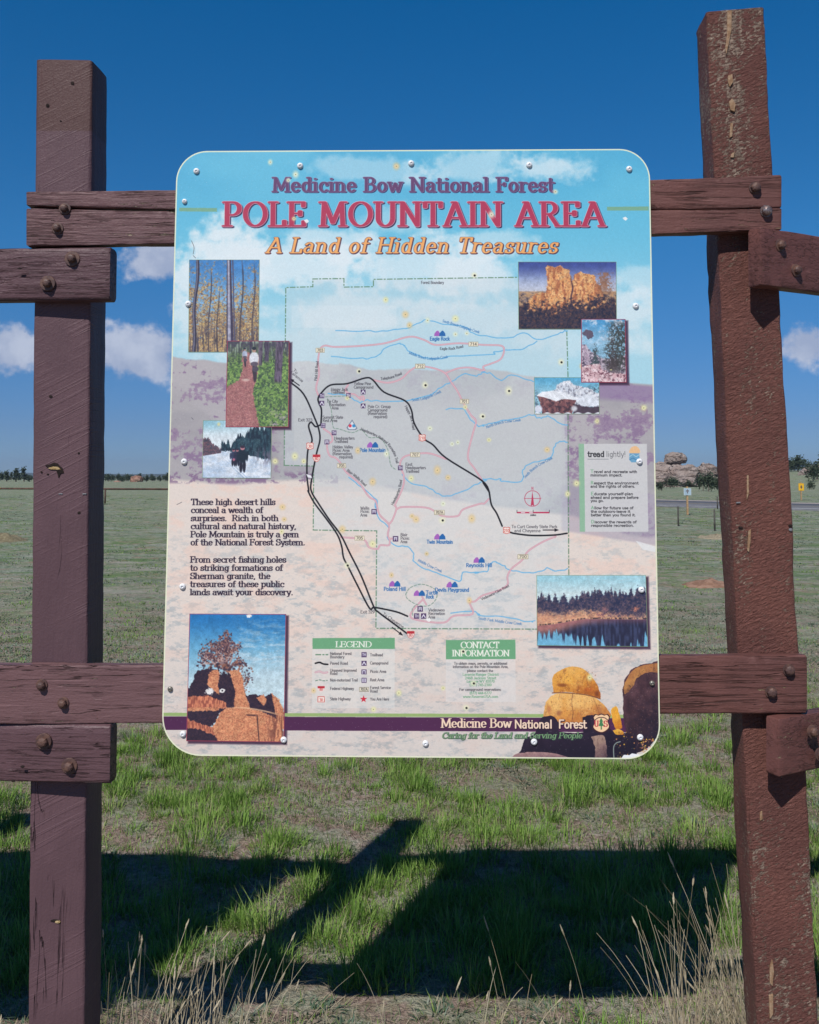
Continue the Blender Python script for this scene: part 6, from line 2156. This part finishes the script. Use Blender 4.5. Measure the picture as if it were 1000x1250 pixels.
# right post leans and its paint is peeling
lt2, lb2 = P(862, 15, Yp), P(925, 1245, Yp)
rt2, rb2 = P(933.5, 9, Yp), P(1000, 1245, Yp)
D2 = np.array([.003, .108, -.008])
post_r = timber('post', W_POSTR, [loft(ext(lt2, lb2, -.3), ext(rt2, rb2, -.3), lt2, rt2, D2, D2, 160, .0024, .007, 8, .006, 11, 6)], label='right leaning post with rough red brown paint flaking off')

# own rails: front faces measured on the photograph, running behind the panel
Yr = RAILY


def line_at(x0, y0, x1, y1, x):
    return y0 + (y1 - y0) * (x - x0) / (x1 - x0)


DR = np.array([0, .036, 0])


def rail(x0, x1, top, bot, crack=None, mat=None, seed=1, label=None):
    """top / bottom edge lines (x, y, x, y) in photo measure; crack: the same for a long split with its half gaps"""
    def e(l, x, dy=0):
        return P(x, line_at(*l, x) + dy, Yr)
    if crack is None:
        L = [loft(e(top, x0), e(bot, x0), e(top, x1), e(bot, x1), DR, DR, 90, .0011, .004, seed, .003)]
    else:
        ln, g0, g1 = crack
        L = [loft(e(top, x0), e(ln, x0, -g0), e(top, x1), e(ln, x1, -g1), DR, DR, 120, .0011, .003, seed, .003),
             loft(e(ln, x0, g0), e(bot, x0), e(ln, x1, g1), e(bot, x1), DR, DR, 120, .0011, .003, seed + 1, .003)]
    return timber('rail', mat, L, label=label)


# the upper rail is one board from end to end (its split opens at the left); paint differs past the panel, so two boards butt behind it
rail_tl = rail(33.5, 470, (33, 234, 213, 231.5), (33, 300, 213, 297.5), ((33, 252.5, 213, 256.5), 1.6, 1.3), W_RAIL, 11, 'upper rail, left half, split along its length')
rail_tr = rail(471, 953, (793, 219.5, 953, 213.5), (793, 285.5, 953, 280), ((793, 256, 953, 254), .5, .35), W_RAILR, 21, 'upper rail, right half, with a shiny bolt')
rail_bl = rail(-30, 500, (0, 812, 197, 812), (0, 884.5, 197, 883), None, W_RAIL, 31, 'lower rail, left half, weathered grain')
rail_br = rail(501, 984, (806, 801, 980, 800), (806, 872, 985, 871), None, W_RAILR, 41, 'lower rail, right half')

# beams of the neighbouring frames, bolted to the same posts below the rails
LBX = -2.75
Yb = POSTY - .046


def beam_left(y0, y1, seed):
    a0, b0 = P(133.5, y0, Yb), P(132.5, y1, Yb)
    a1, b1 = a0.copy(), b0.copy()
    a1[0] = b1[0] = LBX
    a1[1] = b1[1] = Yb + .12
    a1[2] += .004
    b1[2] += .004
    return timber('beam', W_BEAM, [loft(b0, a0, b1, a1, np.array([.004, .044, 0]), np.array([.004, .044, 0]), 130, .001, .010, seed, .003)])


beam_l1 = beam_left(301, 366, 51)
beam_l2 = beam_left(885, 957.5, 57)
ANG = math.radians(28)
AXR = np.array([math.cos(ANG), math.sin(ANG), 0])
DPR = np.array([-math.sin(ANG), math.cos(ANG), 0]) * .038
YBR = 2.366


def beam_right(x0, y0, y1, seed):
    a0, b0 = P(x0, y0, YBR), P(x0, y1, YBR)
    return timber('beam', W_BEAMR, [loft(a0, b0, a0 + AXR * 1.95, b0 + AXR * 1.95, DPR, DPR, 130, .0009, .003, seed, .002)])


beam_r1 = beam_right(929, 277, 348, 61)
beam_r2 = beam_right(951.5, 877.5, 948, 67)
beam_r1['label'] = 'upper right beam angled away from the panel'
beam_r2['label'] = 'lower right beam angled away from the panel'


# bolts
painted = speckled('painted_bolt', (.075, .040, .036), (.125, .065, .048), 55, .55, .4, .0006)
shiny = speckled('worn_steel_bolt', (.30, .24, .22), (.16, .10, .09), 220, .3, .6, .0004, metal=.6)


def lathe(V, F_, c, ax, prof, n=20, cap=True):
    """prof: (radius, height along ax) pairs"""
    ax = np.array(ax, float) / np.linalg.norm(ax)
    a = np.cross(ax, [0, 0, 1.])
    a /= np.linalg.norm(a)
    b_ = np.cross(ax, a)
    q = len(V)
    for r, h in prof:
        for k in range(n):
            an = 2 * math.pi * k / n
            V.append(np.array(c) + ax * h + (a * math.cos(an) + b_ * math.sin(an)) * r)
    for j in range(len(prof) - 1):
        for k in range(n):
            F_.append((q + j * n + k, q + (j + 1) * n + k, q + (j + 1) * n + (k + 1) % n, q + j * n + (k + 1) % n)[::-1])
    if cap:
        F_.append(tuple(q + (len(prof) - 1) * n + k for k in range(n)))


def bolt(parent, x, y, Y, R=.0165, r=.0095, mat=painted, nrm=(0, -1, 0)):
    c = P(x, y, Y) - BASE
    V, F_ = [], []
    lathe(V, F_, c, nrm, [(R, -.002), (R, .002), (R * .95, .003), (r * 1.2, .0032)], 22)
    lathe(V, F_, c, nrm, [(r, .003), (r, .010), (r * .93, .013), (r * .7, .0155), (r * .35, .0168)], 8 if mat is painted else 18)
    return link('bolt', mesh('bolt', V, F_, False), parent, mat)


for q in ((79.5, 255), (70.5, 279)):
    bolt(rail_tl, *q, RAILY, .015, .010)
for q in ((51.5, 836), (77.5, 858)):
    bolt(rail_bl, *q, RAILY, .014, .010)
bolt(rail_tr, 921.5, 229.5, RAILY, .015, .0125)
bolt(rail_tr, 935, 258, RAILY, .015, .0125, shiny)
for q in ((962.5, 817.5), (941, 844.5)):
    bolt(rail_br, *q, RAILY, .014, .012)
for q in ((88.5, 316), (58.5, 346)):
    bolt(beam_l1, *q, Yb + .004, .019, .011)
for q in ((53.5, 905), (85, 935)):
    bolt(beam_l2, *q, Yb + .004, .019, .012)
NR = (math.sin(ANG), -math.cos(ANG), 0)
for bm_, pts in ((beam_r1, ((952, 299.5), (971.5, 330))), (beam_r2, ((991.5, 893), (1001, 921)))):
    for x, y in pts:
        # where the sight line meets the angled face
        d = ray(x, y)
        p0 = P(929 if bm_ is beam_r1 else 951.5, 300, YBR)
        nn = np.array(NR)
        tt = np.dot(p0 - np.array([0, 0, CAMH]), nn) / np.dot(d, nn)
        c = np.array([0, 0, CAMH]) + d * tt
        V, F_ = [], []
        lathe(V, F_, c - BASE, NR, [(.016, -.002), (.016, .002), (.012, .003)], 22)
        lathe(V, F_, c - BASE, NR, [(.011, .003), (.011, .009), (.009, .0125), (.005, .0145)], 10)
        link('bolt', mesh('bolt', V, F_, False), bm_, painted)

# knot hole, nail holes and staples on the posts
hole_m = speckled('dark_wood_hole', (.012, .008, .007), (.022, .014, .012), 90, .95)
raw_m = speckled('raw_splintered_wood', (.34, .23, .10), (.46, .34, .18), 120, .85, bump=.002)
zinc = speckled('zinc_staple', (.24, .24, .26), (.16, .16, .17), 100, .6, .3)


def flake(name, parent, pts, Y, mat, lift=.0016):
    """small irregular chip or hollow standing just proud of a face"""
    pp = [P(x, y, Y - lift) - BASE for x, y in pts]
    c = sum(pp) / len(pp)
    V = [c + np.array([0, -.0006, 0])] + pp + [p + np.array([0, lift + .001, 0]) for p in pp]
    n = len(pp)
    F_ = [(0, 1 + i, 1 + (i + 1) % n) for i in range(n)] + [(1 + i, 1 + n + i, 1 + n + (i + 1) % n, 1 + (i + 1) % n) for i in range(n)]
    return link(name, mesh(name, V, F_, False), parent, mat)


def blob(x, y, rx, ry, n=9, seed=0):
    r = random.Random(seed * 7 + int(x))
    return [(x + rx * math.cos(6.2832 * k / n) * r.uniform(.8, 1.15), y + ry * math.sin(6.2832 * k / n) * r.uniform(.8, 1.15)) for k in range(n)]


flake('knot_hole', post_l, [(55, 568), (62, 566.5), (66, 564.5), (70.5, 566), (73, 569), (76, 571), (78, 577), (74, 578), (71.5, 583.5), (70, 576), (66, 572), (60, 572)], POSTY, hole_m, .0022)
flake('splinter', post_l, [(58.5, 571.5), (65, 569.5), (71, 570), (74, 573), (69, 573.2), (62, 573)], POSTY, raw_m, .003)
for x, y, rx, ry in ((88.5, 101.2, 2.3, 2.1), (58.3, 128.6, 2.2, 2.2), (50.5, 576.2, 1.4, 1.2), (96, 553, 1.4, 1.2), (58.5, 579, 1.6, .8), (96.5, 626, 2.2, 1.9), (62, 484, 2.4, 1.6), (74, 147.5, 1.2, .8)):
    flake('nail_hole', post_l, blob(x, y, rx, ry, 10, 3), POSTY, hole_m, .0014)
for x, y in ((74, 603), (103, 603)):
    flake('staple', post_l, [(x - 2.4, y - .6), (x + 2.4, y - .8), (x + 2.4, y + .5), (x - 2.4, y + .7)], POSTY, zinc, .002)
flake('splinter', post_l, blob(70, 1125.5, 3.2, 1.8, 9, 5), POSTY, raw_m, .002)
flake('knot_hole', post_l, blob(67, 1124, 5.5, 1.4, 9, 6), POSTY, hole_m, .0016)
for x, y in ((27.5, 936), (16, 953.5)):
    flake('nail_hole', beam_l2, blob(x, y, 2.6, 1.6, 9, 4), Yb, hole_m, .0016)
flake('nail_hole', beam_l1, blob(24, 327.5, 3, .9, 9, 4), Yb, hole_m, .0016)
flake('staple', post_r, [(899, 613), (904, 612.6), (904, 614.2), (899, 614.6)], POSTY, zinc, .004)
flake('nail_hole', post_r, blob(904, 644, 3, 1.6, 9, 4), POSTY, hole_m, .004)
flake('nail_hole', post_r, blob(965.5, 641.5, 2.8, 1.3, 9, 4), POSTY, hole_m, .004)
flake('staple', post_r, blob(965.5, 646.5, 2.4, 1.9, 9, 4), POSTY, zinc, .004)
ora = speckled('bare_orange_wood', (.25, .145, .08), (.33, .22, .14), 90, .85, bump=.002)
for pts in ([(888, 13), (893.5, 13), (893, 36), (890, 52), (887, 66), (885.5, 60), (888, 40)], [(889, 92), (894, 90), (895, 100), (891, 106), (889, 101)], [(890, 124), (894, 120), (898, 127), (897, 136), (892, 134)], [(892, 150), (895, 150), (894, 166), (891, 168)], [(893, 188), (897, 185), (896, 192), (892, 192)],
            [(914, 648), (917, 646), (916.5, 660), (914.5, 674), (912.5, 672)], [(912, 580), (914, 580), (914.5, 602), (912, 610)], [(940, 1180), (943, 1172), (945, 1186), (943, 1204), (940, 1200)], [(939, 1216), (944, 1214), (944, 1238), (940, 1244)], [(928, 992), (930.5, 990), (931, 1000), (928, 1002)]):
    flake('bare_patch', post_r, pts, POSTY, ora, .0042)

# ---------------------------------------------------------------- the printed panel
art = paint_all()
GAIN = 1.0


def image_from(name, a):
    h, w_ = a.shape[:2]
    im = bpy.data.images.new(name, w_, h, alpha=False)
    px = np.ones((h, w_, 4), np.float32)
    px[..., :3] = a[::-1]
    im.pixels.foreach_set(px.ravel())
    im.update()
    im.pack()
    return im


def print_mat(name, a, rough=.42):
    m, t, b = material(name, rough=rough, spec=.30)
    uv = t.add('ShaderNodeTexCoord').outputs['UV']
    tx = t.add('ShaderNodeTexImage', interpolation='Linear', extension='EXTEND')
    tx.image = image_from(name, a)
    t.put(uv, tx.inputs[0])
    g = t.add('ShaderNodeMix', data_type='RGBA', blend_type='MULTIPLY')
    g.inputs[0].default_value = 1.0
    t.put(tx.outputs[0], g.inputs[6])
    g.inputs[7].default_value = (PRINT_K, PRINT_K, PRINT_K, 1)
    t.put(g.outputs[2], b.inputs['Base Color'])
    t.put(t.bump(t.noise(obj_co(t), 900, 2), .0001, .3), b.inputs['Normal'])
    return m


PRINT_K = .97


outline = rounded((37, 37, 42, 48))
front = [P(x, y, PANEL_Y) for x, y in outline]
TH = np.array([0, .0065, 0])
n = len(front)
V = [p - BASE for p in front] + [p + TH - BASE for p in front]
F_ = [tuple(range(n)), tuple(range(2 * n - 1, n - 1, -1))] + [((i + 1) % n, i, n + i, n + (i + 1) % n) for i in range(n)]
pme = mesh('panel', V, F_, False)
uvl = pme.uv_layers.new(name='UVMap')
for poly in pme.polygons:
    for li in poly.loop_indices:
        p = np.array(pme.vertices[pme.loops[li].vertex_index].co) + BASE
        uvl.data[li].uv = ((p[0] - AX0) * KPX / AW, 1 - (AZ1 - p[2]) * KPX / AH)
edge_m = speckled('cream_laminate_edge', (.62, .66, .50), (.70, .72, .60), 30, .5)
panel = link('panel', pme, board, [print_mat('printed_map', art), edge_m])
for poly in pme.polygons:
    poly.material_index = 0 if poly.index == 0 else 1
bm = bmesh.new()
bm.from_mesh(pme)
bmesh.ops.recalc_face_normals(bm, faces=bm.faces)
bm.to_mesh(pme)
bm.free()
panel['label'] = 'sun faded printed map panel with rounded corners and pellet pits'

PH_LABEL = {'aspen': 'photo of golden aspens', 'bikers': 'photo of mountain bikers on a forest trail', 'skiers': 'photo of skiers on a snowy track', 'castle': 'photo of a glowing orange rock tower', 'pines': 'tall photo of snowy rocks and pines',
            'boulder': 'photo of a snow capped boulder', 'lake': 'photo of pines mirrored in a lake', 'rocktree': 'photo of a pine on orange rocks'}
for k, nm in enumerate(('aspen', 'skiers', 'bikers', 'castle', 'boulder', 'pines', 'lake', 'rocktree')):
    zf = PANEL_Y - .0006 - .0004 * (nm in ('bikers', 'pines'))
    pp = [P(x, y, PANEL_Y) for x, y in PHOTO_BOXES[nm]]
    pp = [np.array([p[0], zf, p[2]]) - BASE for p in pp]
    bk = [np.array([p[0], PANEL_Y - BASE[1] + .001, p[2]]) for p in pp]
    # a small grid keeps the print undistorted
    V, F_, UV = [], [], []
    G = 8
    for j in range(G + 1):
        for i in range(G + 1):
            u, v_ = i / G, j / G
            V.append((pp[0] * (1 - u) + pp[1] * u) * (1 - v_) + (pp[3] * (1 - u) + pp[2] * u) * v_)
            UV.append((u, 1 - v_))
    for j in range(G):
        for i in range(G):
            a = j * (G + 1) + i
            F_.append((a, a + G + 1, a + G + 2, a + 1))
    q = len(V)
    for p in bk:
        V.append(p)
        UV.append((0, 0))
    cs = [0, G, (G + 1) * (G + 1) - 1, (G + 1) * G]
    rows = [[i for i in range(G + 1)], [i * (G + 1) + G for i in range(G + 1)], [(G + 1) * G + G - i for i in range(G + 1)], [(G - i) * (G + 1) for i in range(G + 1)]]
    for e in range(4):
        F_.append(tuple(rows[e]) + (q + (e + 1) % 4, q + e))
    me = mesh('printed_photo', V, F_, False)
    ul = me.uv_layers.new(name='UVMap')
    for lp in me.loops:
        ul.data[lp.index].uv = UV[lp.vertex_index]
    o = link('printed_photo', me, panel, print_mat('photo_print_' + PH_LABEL[nm].split()[-1], paint_photo(nm)))
    o['label'] = PH_LABEL[nm]

# screws: white domed heads with a socket
white_s = speckled('white_screw_enamel', (.78, .78, .79), (.66, .66, .68), 300, .3, .5)
grey_s = speckled('dull_steel_screw', (.18, .17, .14), (.30, .28, .25), 300, .4, .5, metal=.5)
SCREWS = [(240, 209, 0), (366.5, 202.5, 0), (502, 199.5, 0), (646, 201.5, 0), (768, 206.5, 0), (225.5, 246, 1), (230, 371, 0), (225, 563.5, 0), (223, 716, 0), (208, 841, 2), (223.5, 896, 0), (346.5, 903, 0), (776, 373.5, 0), (780.5, 563.5, 0), (783, 720, 0), (796, 834, 2), (781.5, 900, 0), (519.5, 907.5, 0), (652, 905.5, 0)]
for x, y, k in SCREWS:
    c = P(x, y, PANEL_Y) - BASE
    c[1] -= .0007
    V, F_ = [], []
    s = .74 if k else .88
    lathe(V, F_, c, (0, -1, 0), [(.0088 * s, 0), (.0086 * s, .0016), (.0072 * s, .0036), (.0045 * s, .0048), (.0032 * s, .0050)], 20, False)
    lathe(V, F_, c, (0, -1, 0), [(.0032 * s, .0050), (.0029 * s, .0022)], 20, True)
    o = link('screw', mesh('screw', V, F_, True), panel, grey_s if k == 2 else white_s)
    if k == 2:
        o['label'] = 'dull grey screw'

# ---------------------------------------------------------------- neighbouring panels of the same frame (outside the picture; they cast the side shadows)
plain = speckled('pale_printed_board', (.55, .56, .55), (.48, .50, .50), 4, .5)


def side_panel(o, ax, nrm, wd, z0, z1):
    ax, nrm = np.array(ax, float), np.array(nrm, float)
    pts = []
    r = .08
    for cx, cz, a0 in ((wd - r, z1 - r, 0), (r, z1 - r, 90), (r, z0 + r, 180), (wd - r, z0 + r, 270)):
        for k in range(9):
            a = math.radians(a0 + 90 * k / 8)
            pts.append(np.array(o) + ax * (cx + r * math.cos(a)) + np.array([0, 0, cz + r * math.sin(a)]))
    n = len(pts)
    V = [p - BASE for p in pts] + [p - nrm * .0065 - BASE for p in pts]
    F_ = [tuple(range(n)), tuple(range(2 * n - 1, n - 1, -1))] + [((i + 1) % n, i, n + i, n + (i + 1) % n) for i in range(n)]
    return link('side_panel', mesh('side_panel', V, F_, False), board, plain)


side_panel((-2.38, Yb + .065, 0), (1, -.06, 0), (0, -1, 0), 1.2, .78, 2.26)
s0 = P(929, 300, YBR) + AXR * .27
side_panel((s0[0] + NR[0] * .012, s0[1] + NR[1] * .012, 0), AXR, NR, 1.2, .78, 2.26)
V1 = P(44, 73, Yp)
for x, y in ((-2.62, POSTY + .10), (P(929, 300, YBR)[0] + AXR[0] * 1.75, P(929, 300, YBR)[1] + AXR[1] * 1.75 + .06)):
    timber('post', W_POST, [loft((x - .07, y, -.3), (x + .07, y, -.3), (x - .07, y, 2.6), (x + .07, y, 2.6), (0, .11, 0), (0, .11, 0), 60, .0011, .006, 77, .003)])
# ---------------------------------------------------------------- tall withered stalks in front
def stalks(name, label, cx, cy, rad, n, hmin, hmax, seed, lean_x=0.0, heads=.6, kind=None):
    r = random.Random(seed)
    z0 = float(height(cx, cy))
    V, F_, T = [], [], []
    for k in range(n):
        a, rr = r.uniform(0, 6.283), rad * math.sqrt(r.random())
        x, y = rr * math.cos(a), rr * math.sin(a)
        h = r.uniform(hmin, hmax) * (1.0 if r.random() < .45 else .55)
        ld = np.array([lean_x + r.gauss(0, .16) + x * .6, r.gauss(0, .12)])
        bend = r.uniform(.2, 1.3) if r.random() < .85 else r.uniform(1.5, 3.0)
        wd = r.uniform(.0009, .0017)
        tt = r.random()
        pts = []
        S = 7
        for s in range(S + 1):
            f = s / S
            o = ld * h * (f * .6 + bend * f * f * .5)
            pts.append(np.array([x + o[0], y + o[1], h * f * (1 - .12 * bend * f * f * np.linalg.norm(ld) * 2)]))
        sd = np.array([math.cos(r.uniform(-.7, .7)), math.sin(r.uniform(-.7, .7)), 0])
        q = len(V)
        for s, p in enumerate(pts):
            w_ = wd * (1 - .6 * s / S)
            V += [p - sd * w_, p + sd * w_]
            T += [tt, tt]
        for s in range(S):
            F_.append((q + 2 * s, q + 2 * s + 1, q + 2 * s + 3, q + 2 * s + 2))
        if h > hmin * .6 and r.random() < heads:
            d = pts[-1] - pts[-2]
            d /= np.linalg.norm(d)
            L = r.uniform(.02, .042)
            a1 = np.cross(d, [0, 1, .1])
            a1 /= np.linalg.norm(a1)
            a2 = np.cross(d, a1)
            q = len(V)
            rings = ((0, .0009), (.2, .0021), (.5, .0027), (.8, .0017), (1.05, .0004))
            for f, rd in rings:
                for j in range(6):
                    an = j * math.pi / 3 + f * 2
                    V.append(pts[-1] + d * L * f + (a1 * math.cos(an) + a2 * math.sin(an)) * rd * r.uniform(.75, 1.3))
                    T.append(min(tt * .6 + .4, 1))
            for i in range(4):
                for j in range(6):
                    F_.append((q + i * 6 + j, q + i * 6 + (j + 1) % 6, q + (i + 1) * 6 + (j + 1) % 6, q + (i + 1) * 6 + j))
    me = mesh(name, V, F_, False)
    at_ = me.attributes.new('tint', 'FLOAT', 'POINT')
    at_.data.foreach_set('value', np.array(T, np.float32))
    o = link(name, me, None, STRAW)
    o.location = (cx, cy, z0 - .01)
    return tag(o, label, 'dry grass', kind=kind)


def rooted(px, Y):
    return (px - 500) * Y / FPX, Y


stalks('dry_grass_clump', 'tall straw coloured grass clump with seed heads at the foot of the left post', *rooted(215, 2.62), .19, 190, .24, .46, 1, .10, .35)
stalks('dry_grass_clump', 'sparse straw grass in shade between the left post and the middle', *rooted(300, 2.72), .13, 46, .22, .42, 2, .05, .35)
stalks('dry_grass_clump', 'dense straw grass clump leaning against the right post', *rooted(893, 2.72), .06, 170, .28, .58, 3, -.16, .25)
stalks('dry_grass_clump', 'pale straw grass clump in the shade left of the leaning post', *rooted(822, 2.66), .045, 95, .28, .52, 4, -.02, .3)
stalks('dry_grass_clump', 'straw grass at the left edge beside the left post', *rooted(5, 2.48), .09, 70, .16, .32, 5, -.05, .4)
stalks('dry_grass', 'few thin dry stalks in the middle foreground', *rooted(560, 2.75), .30, 30, .14, .36, 6, .10, .25, 'stuff')
stalks('dry_grass', 'short dry stalks right of the middle foreground', *rooted(700, 2.78), .20, 24, .16, .36, 7, -.30, .4, 'stuff')
stalks('dry_grass', 'short straw tuft on the lit soil at the lower middle edge', *rooted(430, 2.66), .16, 34, .10, .24, 8, .1, .2, 'stuff')
# ---------------------------------------------------------------- thin air that turns the far ridge blue
V, F_ = [], []
box(V, F_, (0, 2300, 30), (12600, 4760, 82))
hz = bpy.data.materials.new('haze_air')
hz.use_nodes = True
t = NT(hz.node_tree)
t.n.clear()
pv = t.add('ShaderNodeVolumePrincipled')
pv.inputs['Color'].default_value = (.62, .76, 1.0, 1)
pv.inputs['Density'].default_value = 1.6e-4
pv.inputs['Anisotropy'].default_value = .2
ho = t.add('ShaderNodeOutputMaterial')
t.put(pv.outputs[0], ho.inputs['Volume'])
tag(link('haze', mesh('haze', V, F_, False), None, hz), 'thin blue air over the plain', 'haze', kind='stuff')
